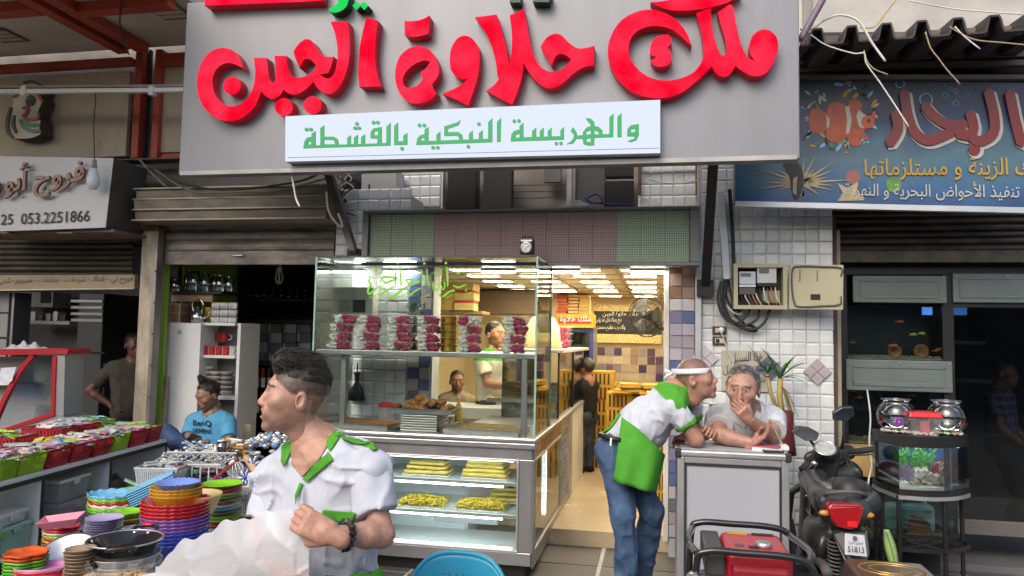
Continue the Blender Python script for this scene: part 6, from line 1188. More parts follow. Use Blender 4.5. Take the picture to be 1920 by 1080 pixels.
def head_solid(H,yaw,pitch,roll,s,h,skin,style):
 R=mat3(Matrix.Rotation(yaw,3,'Z')@Matrix.Rotation(pitch,3,'X')@Matrix.Rotation(roll,3,'Y'));H=np.array(H)
 fat=style.get('fat',1.0);op=style.get('mouth',.0025)
 P=[('e',(0,.008,.035),(.076*fat,.090,.084),None,.0),('e',(0,-.03,0),(.066*fat,.064,.085),None,.03),('e',(0,-.035,-.065),(.054*fat,.056,.05),None,.03),('e',(0,-.08,-.1),(.024,.019,.018),None,.022)]
 for x in (-1,1):P+=[('e',(x*.043*fat,-.060,-.014),(.027,.027,.023),None,.022)]
 P+=[('c',(-.034,-.083,.034),(.034,-.083,.034),.0115,.0115,.014),('c',(0,-.090,.020),(0,-.108,-.022),.0075,.0105,.012),('e',(0,-.110,-.027),(.0115,.0105,.0100),None,.008)]
 for x in (-1,1):P+=[('e',(x*.0120,-.101,-.031),(.0080,.010,.0075),None,.006)]
 P+=[('e',(0,-.086,-.058),(.032,.019,.024),None,.015)]
 for x in (-1,1):P+=[('-e',(x*.031,-.104,.012),(.018,.018,.0105),None,.012),('e',(x*.030,-.0800,.011),(.0132,)*3,None,.001),('c',(x*.017,-.0925,.0172),(x*.044,-.0845,.0158),.0042,.0036,.004),('c',(x*.018,-.0905,.0045),(x*.042,-.0840,.0055),.0036,.003,.005)]
 for x in (-1,1):P+=[('c',(0,-.1020,-.0515),(x*.022,-.0940,-.0560),.0050,.003,.006),('c',(0,-.1005,-.0650-op*.6),(x*.020,-.0935,-.0590-op*.3),.0056,.003,.006)]
 P+=[('-e',(0,-.104,-.0585-op*.3),(.019,.014,max(op,.0016)),None,.002)]
 for x in (-1,1):P+=[('e',(x*.078*fat,.014,-.006),(.010,.020,.031),mat3(Matrix.Rotation(x*.35,3,'Z')),.006),('-e',(x*.086*fat,.009,-.003),(.007,.010,.017),None,.004)]
 P+=[('c',(0,.018,-.05),(0,.026,-.105),.045*fat,.044*fat,.03)]
 Vt,F_=solid(P,h/s);p=Vt;c=np.tile(np.array(lin(skin)),(len(p),1));x,y,z=p[:,0],p[:,1],p[:,2];ns=vnoise(p,220,3);n2=vnoise(p,60,5)
 red=np.array([1.04,.95,.93]);c[(z<.0)&(z>-.045)&(y<-.09)&(np.abs(x)<.02)]*=red
 c*=(1+.06*n2)[:,None]
 lip=(y<-.0905)&(np.abs(x)<.0235)&(z<-.0475)&(z>-.072-op);c[lip]=np.array(lin(skin))*np.array([.92,.66,.64])
 hc=np.array(style.get('hair',(.018,.013,.010)))
 def mixin(m,col,a):c[m]=c[m]*(1-a[m][:,None])+col*a[m][:,None]
 brow=(np.abs(x)>.010)&(np.abs(x)<.052)&(z>.0325-np.maximum(np.abs(x)-.038,0)*.5)&(z<.0415-np.maximum(np.abs(x)-.034,0)*.5-np.maximum(.02-np.abs(x),0)*.2)&(y<-.06);mixin(brow,hc,np.clip(.8+.4*ns,0,1))
 for sx in (-1,1):
  e=p-np.array((sx*.030,-.0800,.011));r=np.linalg.norm(e,axis=1);m=(r<.0142)&(e[:,1]<-.004)&(np.abs(e[:,2])<.0055);c[m]=(.42,.38,.35)
  g=style.get('gaze',0);ir=m&((e[:,0]-g*.004)**2+(e[:,2]+.001)**2<.0056**2);c[ir]=(.03,.018,.01);lid=(r<.0175)&(e[:,2]>.0045)&(e[:,2]<.009)&(y<-.08);c[lid]*=.5
 bd=style.get('beard',0)
 if bd:
  m=(z<-.018-.35*(y+.03)*0)&(y<.035)&(~lip)&~((np.abs(x)<.012)&(z>-.036));a=np.clip((-.030-z)/.035+.2*(y>-.05)*1.0,0,1)*bd*np.clip(.9+.25*ns,0,1);a[(np.abs(x)<.05)&(z>-.042)&(y<-.07)]*=.3;a*=np.clip((z+.125)/.02,0,1);mixin(m,hc*1.3,np.clip(a,0,.9))
 if style.get('shave'):
  m=(z>.012+np.maximum(0,-y-.02)*.75)&(y>-.075);m|=(y>.03)&(z>-.05);m&=~((y<.045)&(z<.0));a=style['shave']*np.clip(.92+.12*ns,0,1)*np.clip((z-.012-np.maximum(0,-y-.02)*.75)/.02+.6,.6,1);ear=np.abs(x)>.0785*fat;a[ear]=0;mixin(m,hc*1.3,a)
 teeth=(np.abs(x)<.016)&(np.abs(z+.0575)<op*.8+.0005)&(y>-.100)&(y<-.085)&(op>.004)
 c[teeth]=(.75,.72,.66)
 W=(Vt*s)@R.T+H
 hairp=None;st=style.get('cut','short')
 if st!='none':
  def strands(Q):
   W=Q+.012*np.stack([vnoise(Q,25,31),vnoise(Q,25,32),vnoise(Q,25,33)],1); return .0035*np.abs(vnoise(W*np.array([5.,.8,1.6]),55,9))+.004*vnoise(Q,40,11)
  if st=='quiff':hp=[('e',(0,.009,.060),(.074,.088,.072),None,0),('e',(0,-.060,.112),(.058,.048,.030),mat3(Matrix.Rotation(.45,3,'X')),.03),('e',(0,-.008,.122),(.056,.070,.026),None,.03),('cut',(0,0,.052),(0,-.25,-1)),('cut',(0,-.088,.08),(0,-1,-.35))]
  elif st=='short':hp=[('e',(0,.012,.042),(.0815*fat,.094,.0905),None,0),('cut',(0,-.052,.055),(0,-1,-.55)),('cut',(0,.03,-.035),(0,-.75,-1))]
  elif st=='thin':hp=[('e',(0,.013,.040),(.0830*fat,.0945,.0905),None,0),('cut',(0,-.045,.075),(0,-1,-.55)),('cut',(0,.03,-.03),(0,-.75,-1))]
  elif st=='topknot':hp=[('e',(0,.018,.042),(.081,.099,.089),None,0),('cut',(0,-.05,.06),(0,-1,-.55)),('cut',(0,.03,-.02),(0,-.75,-1)),('e',(0,-.0,.145),(.03,.035,.035),None,.015),('e',(0,-.015,.178),(.014,.02,.025),None,.02)]
  elif st=='full':hp=[('e',(0,.018,.045),(.086,.104,.094),None,0),('cut',(0,-.06,.05),(0,-1,-.4)),('cut',(0,.03,-.06),(0,-.6,-1))]
  hv,hf=solid(hp,h/s*1.0,strands);hcol=np.tile(hc,(len(hv),1))*(1+.5*vnoise(hv,90,4))[:,None]
  if style.get('grey'):g_=np.clip(.5+.9*vnoise(hv*np.array([1,1,3]),50,8)+(.06-hv[:,2])*5,0,1)*style['grey'];hcol=hcol*(1-g_[:,None])+np.array((.32,.31,.30))*g_[:,None]
  hairp=((hv*s)@R.T+H,hf,np.clip(hcol,0,1))
 return (W,F_,np.clip(c,0,1)),hairp,R
def hand_solid(Wp,tip,nrm,s,h,skin,curl=.5,spread=.12,thumb=1,flip=1):
 """wrist point, direction of the fingers, palm normal; curl 0 flat .. 1 fist"""
 W_=np.array(Wp);d=np.array(tip)-W_;d=d/np.linalg.norm(d);nn=np.array(nrm,float);nn-=d*(nn@d);nn/=np.linalg.norm(nn);sd_=np.cross(d,nn)*flip;P=[]
 def w(a,b,c): return W_+s*(d*a+sd_*b+nn*c)
 P+=[('c',w(-.03,0,0),w(.02,0,0),.026*s,.027*s,.01)]
 for b in (-.027,-.009,.009,.027):P.append(('c',w(.012,b*.75,0),w(.078,b,-.002),.0155*s,.0125*s,.012*s))
 L=[.038,.044,.041,.032]
 for i,b in enumerate((-.029,-.0095,.0100,.0285)):
  a0=curl*1.35;p=np.array((.080,b,0.));ang=curl*.9;pts=[p]
  for k,fr in enumerate((1,.72,.55)):
   l=L[i]*fr;p=p+np.array((math.cos(ang)*l,b*spread*(1-curl)*fr,math.sin(ang)*l));pts.append(p);ang+=a0
  for k in range(3):P.append(('c',w(*pts[k]),w(*pts[k+1]),(.0102-.0010*k)*s,(.0095-.0012*k)*s,.003*s))
 t0=np.array((.018,-.026*thumb,.008));t1=np.array((.048,-.048*thumb,.022+.012*curl));t2=np.array((.075,-.044*thumb+.02*curl*thumb,.034+.014*curl));t3=np.array((.095,-.034*thumb+.032*curl*thumb,.036+.012*curl))
 for a,b,r in ((t0,t1,.0165),(t1,t2,.0125),(t2,t3,.0105)):P.append(('c',w(*a),w(*b),r*s,r*.85*s,.006*s))
 Vt,F_=solid(P,h);c=np.tile(np.array(lin(skin)),(len(Vt),1))*(1+.08*vnoise(Vt,120,6))[:,None]*np.array([1.03,.97,.95]); return Vt,F_,np.clip(c,0,1)
def folds(seed,amp=.006,f=16,dirv=(.3,.2,1)):
 dv=np.array(dirv)
 def fn(P):
  n2=vnoise(P,9,seed+1);w_=P+.03*np.stack([vnoise(P,11,seed+5),vnoise(P,11,seed+6),vnoise(P,11,seed+7)],1)
  r1=1-np.abs(vnoise(w_*np.array([1,1,.32]),17,seed));r2=1-np.abs(vnoise(w_*np.array([.6,.6,1.2]),15,seed+3))
  return -amp*(1.9*np.clip(r1-.55,0,1)**1.5*2+1.3*np.clip(r2-.65,0,1)*2*np.clip(n2+.4,0,1))+amp*.7*n2
 return fn
def person(name,label,J,head,skin,shirt,trousers,h=.008,hh=.004,sleeve=.55,hem=None,sw=1.0,hands=None,group=None,shoes='#201c1a',body_h=None,arm_r=1.0,collar=False,shirt_fn=None,wr=1,legs=True):
 J={k:np.array(v) for k,v in J.items()};feet=(J['anA']+J['anB'])/2
 t=thing(name,label,'person',(feet[0],feet[1],min(J['anA'][2],J['anB'][2])-.08),group=group)
 parts=[];hd,hair,R=head_solid(J['head'],head['yaw'],head.get('pitch',0),head.get('roll',0),head.get('s',1),hh,skin,head);parts.append(hd)
 P=[];nb=J['neck'];hc=J['head']+R@np.array((0,.02,-.07))*head.get('s',1);P+=[('c',hc,nb,.044*sw,.050*sw,.02),('c',nb+(J['shA']-nb)*.25,nb+(J['shB']-nb)*.25,.045*sw,.045*sw,.03)]
 for s_ in 'AB':
  sh,el,wrs=J['sh'+s_],J['el'+s_],J['wr'+s_];m_=el+(wrs-el)*.3
  P+=[('c',sh,el,.050*sw*arm_r,.040*arm_r,.02),('c',el,m_,.040*arm_r,.041*arm_r,.02),('c',m_,wrs,.041*arm_r,.028*arm_r,.02),('c',nb+(sh-nb)*.5,sh,.03,.045,.02)]
 P+=[('c',nb,(J['hipA']+J['hipB'])/2,.09,.10,.04)]
 Vt,F_=solid(P,h);c=np.tile(np.array(lin(skin)),(len(Vt),1))*(1+.07*vnoise(Vt,40,2))[:,None]
 hairy=head.get('armhair',.12);c*=(1-hairy*np.clip(vnoise(Vt*np.array([1,1,.4]),300,3),0,1))[:,None];parts.append((Vt,F_,np.clip(c,0,1)))
 for s_ in 'AB':
  hn=(hands or {}).get(s_)
  if hn:parts.append(hand_solid(J['wr'+s_],hn['to'],hn['n'],hn.get('s',1),hn.get('h',max(.003,hh)),skin,hn.get('curl',.4),thumb=hn.get('thumb',1),flip=hn.get('flip',1)))
 mesh_np('body',parts,m_skin,t)
 if hair:
  ho=mesh_np('hair',[hair],m_hair,t)
  if head.get('strands'):
   n_,L_,th_,sweep=head['strands'];hv,hf,hcl=hair;rs=np.random.RandomState(12);me_=ho.data;nrm=np.array([v.normal[:] for v in me_.vertices]);pick=rs.randint(0,len(hv),n_);hl=(hv-J['head'])@R;vs=[];fs=[];cs=[]
   sw_=R@np.array(sweep)
   for q in pick:
    p=hv[q];d=nrm[q]*.45+sw_*(.8 if hl[q,2]>.06 else .1)+rs.normal(0,.22,3)+(R@np.array((0,.1,-.5)))*(hl[q,2]<.05);d/=np.linalg.norm(d);l=L_*rs.uniform(.5,1.1)*(1 if hl[q,2]>.085 and hl[q,1]<.05 else .3);sd=np.cross(d,rs.normal(0,1,3));sd/=np.linalg.norm(sd);b=len(vs);dr=R@np.array((0,.3,-.35))
    for k in range(4):
     u=k/3;c_=p+d*l*u+dr*l*u*u*.8;w_=th_*(1-u*.8);vs+=[c_-sd*w_,c_+sd*w_];cs+=[hcl[q]*rs.uniform(.6,1.5)]*2
     if k:fs.append((b+2*k-2,b+2*k-1,b+2*k+1,b+2*k))
   tag(mesh_np('hair_strands',[(np.array(vs),np.array(fs),np.clip(np.array(cs),0,1))],m_hair,ho if False else t),kind='stuff').parent=ho
 P=[];ha,hb=J['hipA'],J['hipB'];sa,sb=J['shA'],J['shB'];mid=(ha+hb)/2
 for sh,hp in ((sa,ha),(sb,hb)):
  ins=sh+(nb-sh)*.30;ins=ins+(mid-ins)*.10;P.append(('c',ins,hp+(mid-hp)*.25,.098*sw,.105*sw,.05))
 P+=[('c',nb+(mid-nb)*.16,mid,.105*sw,.115*sw,.05),('c',nb,sa,.066*sw,.070*sw,.05),('c',nb,sb,.066*sw,.070*sw,.05)]
 if 'belly' in J:P.append(('e',J['belly'],(.15*sw,.13*sw,.16*sw),None,.06))
 dn=(mid-nb)/np.linalg.norm(mid-nb);hm=mid+dn*(.02 if hem is None else hem);P.append(('cut',hm,dn))
 P.append(('cut',nb-dn*.055,-dn))
 tv,tf=solid(P,h,folds(11,.0075*wr,22));cloth=[(tv,tf,None)]
 for s_ in 'AB':
  sh,el,wrs=J['sh'+s_],J['el'+s_],J['wr'+s_];ad=(el-sh);fr=sleeve
  if fr<=1:e=sh+ad*fr;ss=[('c',sh,e+ad*.1,.068*sw*arm_r,.069*sw*arm_r,.02),('cut',e,ad)]
  else:e=el+(wrs-el)*(fr-1);ss=[('c',sh,el,.066*sw,.054*sw,.03),('c',el,e+(wrs-el)*.1,.054*sw,.044*sw,.03),('cut',e,wrs-el)]
  v_,f_=solid(ss,h,folds(21+ord(s_),.006*wr,30));cloth.append((v_,f_,None))
 out=[]
 for ci,(v_,f_,_) in enumerate(cloth):
  cc=np.tile(np.array(lin(shirt)),(len(v_),1));
  if shirt_fn:cc=shirt_fn(v_,cc,ci)
  out.append((v_,f_,cc))
 so2=mesh_np('shirt',out,m_cloth,t)
 if legs:
  P=[('c',ha,hb,.105*sw,.105*sw,.05),('c',mid-dn*.06,mid,.11*sw,.115*sw,.05)]
  for s_ in 'AB':
   hp,kn,an=J['hip'+s_],J['kn'+s_],J['an'+s_];P+=[('c',hp,kn,.092*sw,.066*sw,.04),('c',kn,an,.066*sw,.062*sw,.03)]
   P.append(('cut',an+(an-kn)/np.linalg.norm(an-kn)*.03,an-kn)) if False else None
  P=[p for p in P if p];v_,f_=solid(P,h*1.2,folds(31,.008*wr,26,(.2,.1,1)));c0=np.array(lin(trousers));cc=np.tile(c0,(len(v_),1))*(1+.45*np.clip(vnoise(v_,9,7),-.6,1))[:,None];mesh_np('trousers',[(v_,f_,np.clip(cc,0,1))],m_denim,t)
  for s_ in 'AB':
   an=J['an'+s_];kn=J['kn'+s_];fd=J['toe'+s_]-an if 'toe'+s_ in J else np.array((0,-.16,-.05));fd=fd/np.linalg.norm(fd)
   v_,f_=solid([('c',an+np.array((0,0,-.02)),an-fd*.03+np.array((0,0,-.045)),.045,.036,.02),('c',an-fd*.02+np.array((0,0,-.045)),an+fd*.16+np.array((0,0,-.052)),.038,.034,.03),('cut',an+np.array((0,0,-.08)),(0,0,-1))],.008);mesh_np('shoe',[(v_,f_,np.tile(np.array(lin(shoes)),(len(v_),1)))],m_cloth,t)
 t['_j']=0;del t['_j']
 allv=np.concatenate([x[0] for x in cloth]);off=0;tri=[]
 for x in cloth:tri+=[tuple(f) for f in (x[1]+off)];off+=len(x[0])
 bvh=BVHTree.FromPolygons([tuple(v) for v in allv],tri)
 return t,bvh,so2,R
def patch(t,bvh,poly,name,mat,off=.004,step=4,th=.003):
 """a piece of cloth that lies on the garment: POLY is its outline as seen in the photograph, laid on the surface there"""
 xs=[p[0] for p in poly];ys=[p[1] for p in poly]
 def inside(x,y):
  r=False;j=len(poly)-1
  for i in range(len(poly)):
   (xi,yi),(xj,yj)=poly[i],poly[j]
   if (yi>y)!=(yj>y) and x<(xj-xi)*(y-yi)/(yj-yi)+xi:r= not r
   j=i
  return r
 bm=bmesh.new();vs=[bm.verts.new((x,y,0)) for x,y in poly];f=bm.faces.new(vs);bmesh.ops.triangulate(bm,faces=[f])
 for _ in range(6):
  es=[e for e in bm.edges if e.calc_length()>step]
  if not es:break
  bmesh.ops.subdivide_edges(bm,edges=es,cuts=1);bmesh.ops.triangulate(bm,faces=bm.faces[:])
 last=None;o=t.location;miss=[]
 for v in bm.verts:
  d=ray(v.co.x,v.co.y).normalized();hit=bvh.ray_cast(EYE,d)
  if hit[0] is not None:last=hit[3];v.co=hit[0]-d*off-o
  else:miss.append(v)
 ok=[v for v in bm.verts if v not in miss]
 for v in miss:
  d=ray(v.co.x,v.co.y).normalized();k=bvh.find_nearest(EYE+d*(last or 2));v.co=k[0]-d*off*2-o
 for _ in range(2):bmesh.ops.smooth_vert(bm,verts=bm.verts[:],factor=.4,use_axis_x=True,use_axis_y=True,use_axis_z=True)
 bmesh.ops.recalc_face_normals(bm,faces=bm.faces[:])
 me=bpy.data.meshes.new(name);bm.to_mesh(me);bm.free();me.materials.append(mat);me.polygons.foreach_set('use_smooth',[True]*len(me.polygons));ob=bpy.data.objects.new(name,me);link(ob,t);md=ob.modifiers.new('solid','SOLIDIFY');md.thickness=th;md.offset=0; return ob
GREEN=(.075,.31,.03);m_green=M('green_cloth',GREEN,.8,var=.12,vs=20,bump=.3,bs=400,spec=.2)
WH=(.50,.53,.60)
Yp=2.2
J=dict(head=U(558,745,2.2),neck=U(600,846,2.25),shA=U(514,896,2.30),shB=U(692,880,2.17),elA=U(480,1022,2.22),wrA=U(540,1075,2.02),elB=U(716,1003,2.12),wrB=U(622,1003,1.98),hipA=U(550,1130,2.30),hipB=U(660,1130,2.24))
for k,dx in (('A',-.02),('B',.03)):
 hp=J['hip'+k];J['kn'+k]=V((hp.x+dx,hp.y-.02,.42));J['an'+k]=V((hp.x+dx*1.5,hp.y+.02,.08))
def fn_w(v,c,ci):
 return c
w1,bv1,sh1,R1=person('person','young waiter with a dark quiff laughing, white and green shirt, holding a plastic bag',J,dict(yaw=math.radians(-64),pitch=math.radians(-6),roll=0,s=.97,cut='quiff',strands=(9000,.024,.0007,(0,1.0,.1)),shave=.93,beard=.45,mouth=.0085,gaze=0,hair=(.016,.012,.010),armhair=.2),'#b48b78',WH,(.06,.06,.07),arm_r=.87,h=.0065,hh=.003,sleeve=.62,hem=-.07,sw=.93,hands={'B':dict(to=U(575,980,1.96),n=(-.35,.75,-.1),curl=.78,s=1.0,h=.003,thumb=-1,flip=1),'A':dict(to=U(560,1090,1.95),n=(0,.3,-1),curl=.6,h=.004)},wr=1.7)
for nm,poly in (('collar',[(527,838),(545,812),(551,812),(552,832),(540,862),(532,878),(526,866)]),('collar',[(622,790),(640,802),(636,822),(618,848),(611,838),(614,812)]),('lapel',[(617,846),(626,862),(575,905),(566,900),(590,870)]),('shoulder_yoke',[(641,800),(690,822),(712,842),(700,846),(668,826),(640,812)]),('pocket_band',[(604,955),(668,961),(667,980),(634,979),(602,970)]),('placket',[(563,903),(569,905),(557,935),(554,948),(552,930)])):
 patch(w1,bv1,poly,nm,m_green,.011,5,.004)
patch(w1,bv1,[(553,800),(545,870),(566,896),(600,862),(614,838),(622,800)],'bare_neckline',m_skin_flat:=M('neck_skin','#b48b78',.5,var=.12,vs=40),.007,6,.002)
patch(w1,bv1,[(566,884),(578,881),(573,894)],'vest',m_blackmetal,.006,4)
ap=MB(w1.location);hc_=(J['hipA']+J['hipB'])/2;hz_=U(600,1060,2.2).z
ap.grid( lambda u,v:V((hc_.x+.225*math.sin((u-.5)*2.6),hc_.y-.185*math.cos((u-.5)*2.6),hz_-.5*v+.006*math.sin(u*40))),30,8);ap.build('apron',m_green,w1,solid=.004,smooth=True)
br=MB(w1.location);wv=V(J['wrB']);dv=(V(J['elB'])-wv).normalized();ctr=wv+dv*.045;a1=dv.orthogonal().normalized();a2=dv.cross(a1)
for k in range(14):a=k*2*math.pi/14;br.box(ctr+(a1*math.cos(a)+a2*math.sin(a))*.037,(.017,.015,.015),R=Matrix.Rotation(a,3,dv))
br.build('bracelet',m_blackmetal,w1,bevel=.003)
pbg=thing('plastic_bag','big cloudy white plastic bag being shaken open by the young waiter','plastic bag',U(450,1080,1.9))
top=[(292,1062),(330,1025),(380,1000),(430,978),(480,965),(530,958),(575,952)]
def tp_(u):
 k=u*(len(top)-1);i=min(int(k),len(top)-2);f=k-i; return (top[i][0]+(top[i+1][0]-top[i][0])*f,top[i][1]+(top[i+1][1]-top[i][1])*f)
def bag_side(side,nu,nv):
 u,v=np.meshgrid(np.linspace(0,1,nu),np.linspace(0,1,nv),indexing='ij');Q=np.stack([u*1.0,v*.9,np.full_like(u,side*3.)],-1)
 W=Q+.12*np.stack([vnoise(Q,4,51),vnoise(Q,4,52),0*u],-1);r1=1-np.abs(vnoise(W*np.array([1.,.55,1]),7,53));r2=1-np.abs(vnoise(W*np.array([.7,1.2,1]),14,54));r3=1-np.abs(vnoise(W,30,55))
 dsp=(.020*np.clip(r1-.45,0,1)**1.6+.002*np.clip(r2-.45,0,1))*np.clip(v*3+.35,0,1)
 mb=MB(pbg.location)
 def f(a,b):
  i_,j_=int(round(a*(nu-1))),int(round(b*(nv-1)));x,y=tp_(a);bul=math.sin(math.pi*min(1,.12+b*.9))*.07*math.sin(math.pi*(.08+.9*a))
  return U(x+(10-22*(1-a))*b,y+b*(190+70*a)+(6*math.sin(a*23)+4*math.sin(a*51))*(1-b)*.8,1.98+.12*(1-a)+side*(bul+.004)-float(dsp[i_,j_]))
 mb.grid(f,nu,nv); return mb.build('film',FILM('shake_bag',(.86,.87,.9),.58,.16),pbg,smooth=True)
bag_side(-1,150,100);bag_side(1,60,40)
Yk=4.4
ca=U(1270,842,Yk);cb=U(1480,852,Yk);zct=(ca.z+cb.z)/2;kx0,kx1=ca.x,cb.x;YK2=4.86
ct=thing('counter_cabinet','white and grey aluminium framed counter the two men lean on','counter',((kx0+kx1)/2,Yk,0));lo=ct.location
m_ctp=M('counter_panel',(.36,.38,.41),.4,var=.05,vs=2);m_rub=M('rubber',(.02,.02,.02),.6)
MB(lo).bb((kx0+.015,Yk+.012,.03),(kx1-.015,YK2-.012,zct-.045)).build('body',m_ctp,ct)
for x in (kx0,kx1-.04):MB(lo).bb((x,Yk,0),(x+.04,Yk+.04,zct-.04)).build('frame_post',m_alu,ct,bevel=.005)
for x in (kx0,kx1-.04):MB(lo).bb((x,YK2-.04,0),(x+.04,YK2,zct-.04)).build('frame_post',m_alu,ct,bevel=.005)
for (a,b) in (((kx0+.04,.0),(kx1-.04,.05)),((kx0+.04,zct-.075),(kx1-.04,zct-.041))):MB(lo).bb((a[0],Yk+.002,a[1]),(b[0],Yk+.038,b[1])).build('frame_rail',m_alu,ct,bevel=.004)
for x in (kx0+.0405,kx1-.052):MB(lo).bb((x,Yk+.004,.05),(x+.0115,Yk+.014,zct-.076)).build('seal',m_rub,ct)
MB(lo).bb((kx0+.053,Yk+.004,zct-.088),(kx1-.053,Yk+.014,zct-.0762)).build('seal',m_rub,ct)
MB(lo).bb((kx0-.01,Yk-.012,zct-.040),(kx1+.01,YK2+.01,zct)).build('top',m_alu,ct,bevel=.012,seg=3)
MB(lo).bb((kx0+.02,Yk+.02,zct+.0005),(kx1-.02,YK2-.02,zct+.003)).build('top_sheet',M('counter_top',(.42,.44,.45),.35,var=.1),ct)
for (x,y) in ((kx0-.012,Yk-.014),(kx1-.024,Yk-.014),(kx1-.024,YK2-.02)):MB(lo).bb((x,y,zct-.045),(x+.036,y+.036,zct+.004)).build('corner_cap',m_rub,ct,bevel=.008)
Yn=4.5
J=dict(head=U(1303,711,4.56),neck=U(1268,733,4.60),shA=U(1262,762,4.44),shB=U(1285,748,4.78),elA=U(1306,824,4.46),wrA=U(1288,818,4.60),elB=U(1306,815,4.80),wrB=U(1318,818,4.66),hipA=U(1152,846,4.47),hipB=U(1172,840,4.70),belly=U(1205,800,4.58))
J['knA']=U(1170,965,4.44);J['anA']=V((U(1178,1080,4.55).x,4.55,.08));J['knB']=U(1222,960,4.60);J['anB']=V((U(1198,1080,4.75).x,4.75,.08));J['toeA']=V(J['anA'])+V((.2,-.05,-.02));J['toeB']=V(J['anB'])+V((.2,-.03,-.02))
for k in ('elA','elB','wrA','wrB'):J[k].z=max(J[k].z,zct+.042)
def fn_l(v,c,ci):
 n0=np.array(J['neck']);ax_=np.array(J['hipA'])+np.array(J['hipB']);ax_=ax_/2-n0;ax_=ax_/np.linalg.norm(ax_)
 if ci==0:s_=(v-n0)@ax_;a=np.clip((.085-s_)/.012,0,1)
 else:
  k='AB'[ci-1];sh,el=np.array(J['sh'+k]),np.array(J['el'+k]);q=((v-sh)@(el-sh))/((el-sh)@(el-sh));a=np.clip((q-.47)/.03,0,1)
 return c*(1-a[:,None])+np.array(GREEN)*a[:,None]
w2,bv2,sh2_,R2=person('person','waiter with a white headband and green apron leaning on the counter',J,dict(yaw=math.radians(86),pitch=math.radians(-10),roll=0,s=1.06,cut='none',shave=.6,beard=.18,mouth=.002,hair=(.02,.016,.013)),'#ad8270',WH,(.07,.12,.22),h=.008,hh=.004,sleeve=.60,hem=-.02,sw=.98,hands={'A':dict(to=U(1276,822,4.66),n=(0,0,-1),curl=.75,s=1.05,h=.004),'B':dict(to=U(1330,806,4.6),n=(-.4,-.2,-.6),curl=.6,s=1.05,h=.004)},shirt_fn=fn_l,wr=1.2)
Hc=np.array(J['head']);hbm=MB(w2.location)
def band(u,v):
 a=u*2*math.pi;p=np.array((.083*math.sin(a),.012-.104*math.cos(a)*1.0,.048+(v-.5)*.030+.012*math.cos(a)*-1))*1.06; return V(R2@p+Hc)
hbm.grid(band,40,4,closeu=True);hbm.build('headband',M('white_band',(.68,.7,.74),.7),w2,solid=.005,smooth=True);kt_=MB(w2.location);
for dz in (.0,.03):kt_.tube([V(R2@(np.array((0,.118,.05))*1.06)+Hc),V(R2@(np.array((.01,.15,.04+dz))*1.06)+Hc),V(R2@(np.array((.02,.165,.015+dz))*1.06)+Hc)],[.01,.012,.006],6)
kt_.build('band_knot',M('white_band'),w2,smooth=True)
A0=[(1166,782,4.36),(1188,798,4.33),(1212,818,4.33),(1234,840,4.37),(1246,852,4.5),(1244,852,4.66),(1231,844,4.78)]
A1=[(1150,902,4.31),(1170,908,4.28),(1194,916,4.27),(1218,922,4.30),(1230,922,4.42),(1228,915,4.58),(1218,910,4.70)]
B0=curve3([U(*p) for p in A0],5);B1=curve3([U(*p) for p in A1],5)
mb=MB(w2.location);nb_=len(B0);mb.grid( lambda u,v:B0[int(round(u*(nb_-1)))].lerp(B1[int(round(u*(nb_-1)))],v)+V((0,-.02*math.sin(v*math.pi)+.012*math.sin(u*21+v*2)*v,0)),nb_,14);mb.build('apron',m_green,w2,solid=.004,smooth=True)
MB(w2.location).tube(curve3([U(1130,812,4.5),U(1140,806,4.36),U(1152,792,4.34),U(1162,776,4.36)],5),.010,6).build('apron_string',m_green,w2,smooth=True)
MB(w2.location).tube([U(1124,815,4.40),U(1145,822,4.345),U(1165,826,4.33)],.016,8).build('belt',m_blackmetal,w2,smooth=True);MB(w2.location).tube([U(1146,822,4.32),U(1145,835,4.31),U(1147,850,4.31)],.006,6).build('key_clip',m_chr,w2)
J=dict(head=U(1393,731,4.62),neck=U(1402,772,4.74),shA=U(1348,783,4.82),shB=U(1448,787,4.84),elA=U(1348,815,4.62),wrA=U(1412,818,4.52),elB=U(1446,818,4.66),wrB=U(1405,787,4.52),hipA=U(1370,905,5.06),hipB=U(1432,905,5.06),belly=U(1400,850,4.98))
for k in ('elA','wrA','elB'):J[k].z=max(J[k].z,zct+.045) if k!='wrA' else zct+.034
for k in 'AB':hp=J['hip'+k];J['kn'+k]=V((hp.x,hp.y-.02,.46));J['an'+k]=V((hp.x,hp.y+.05,.08))
w3,bv3,_,R3=person('person','grey haired man in a pale polo shirt resting his chin on his hand',J,dict(yaw=math.radians(-14),pitch=math.radians(6),roll=math.radians(4),s=1.10,cut='thin',strands=(3500,.022,.0008,(0,.5,.3)),grey=.75,beard=.22,mouth=.0018,fat=1.05,hair=(.05,.045,.042),gaze=-.7),'#a57e6d',(.55,.57,.60),(.05,.05,.06),h=.008,hh=.004,sleeve=.62,sw=1.08,hem=.05,arm_r=1.1,hands={'A':dict(to=U(1440,812,4.50),n=(.1,-.1,1),curl=.3,s=1.0,h=.004),'B':dict(to=U(1391,770,4.48),n=(-.2,.9,.1),curl=.62,s=1.0,h=.0035,thumb=1)},wr=.9)
m_polo=M('polo',(.58,.60,.63),.8,var=.05)
for poly in ([(1378,768),(1392,788),(1402,792),(1396,806),(1374,790)],[(1418,768),(1430,776),(1418,804),(1406,806),(1410,790)]):patch(w3,bv3,poly,'collar',m_polo,.007,4,.005)
bkl=thing('account_book','worn pink and white account book on the counter by the old man','book',(U(1440,836,4.5).x,4.52,zct+.003));MB().box((0,0,.009),(.16,.12,.018),rz=-.2).build('pages',m_white,bkl);MB().box((-.005,-.005,.022),(.15,.11,.006),rz=-.28).build('cover',M('pink_cover',(.45,.09,.13),.6),bkl)
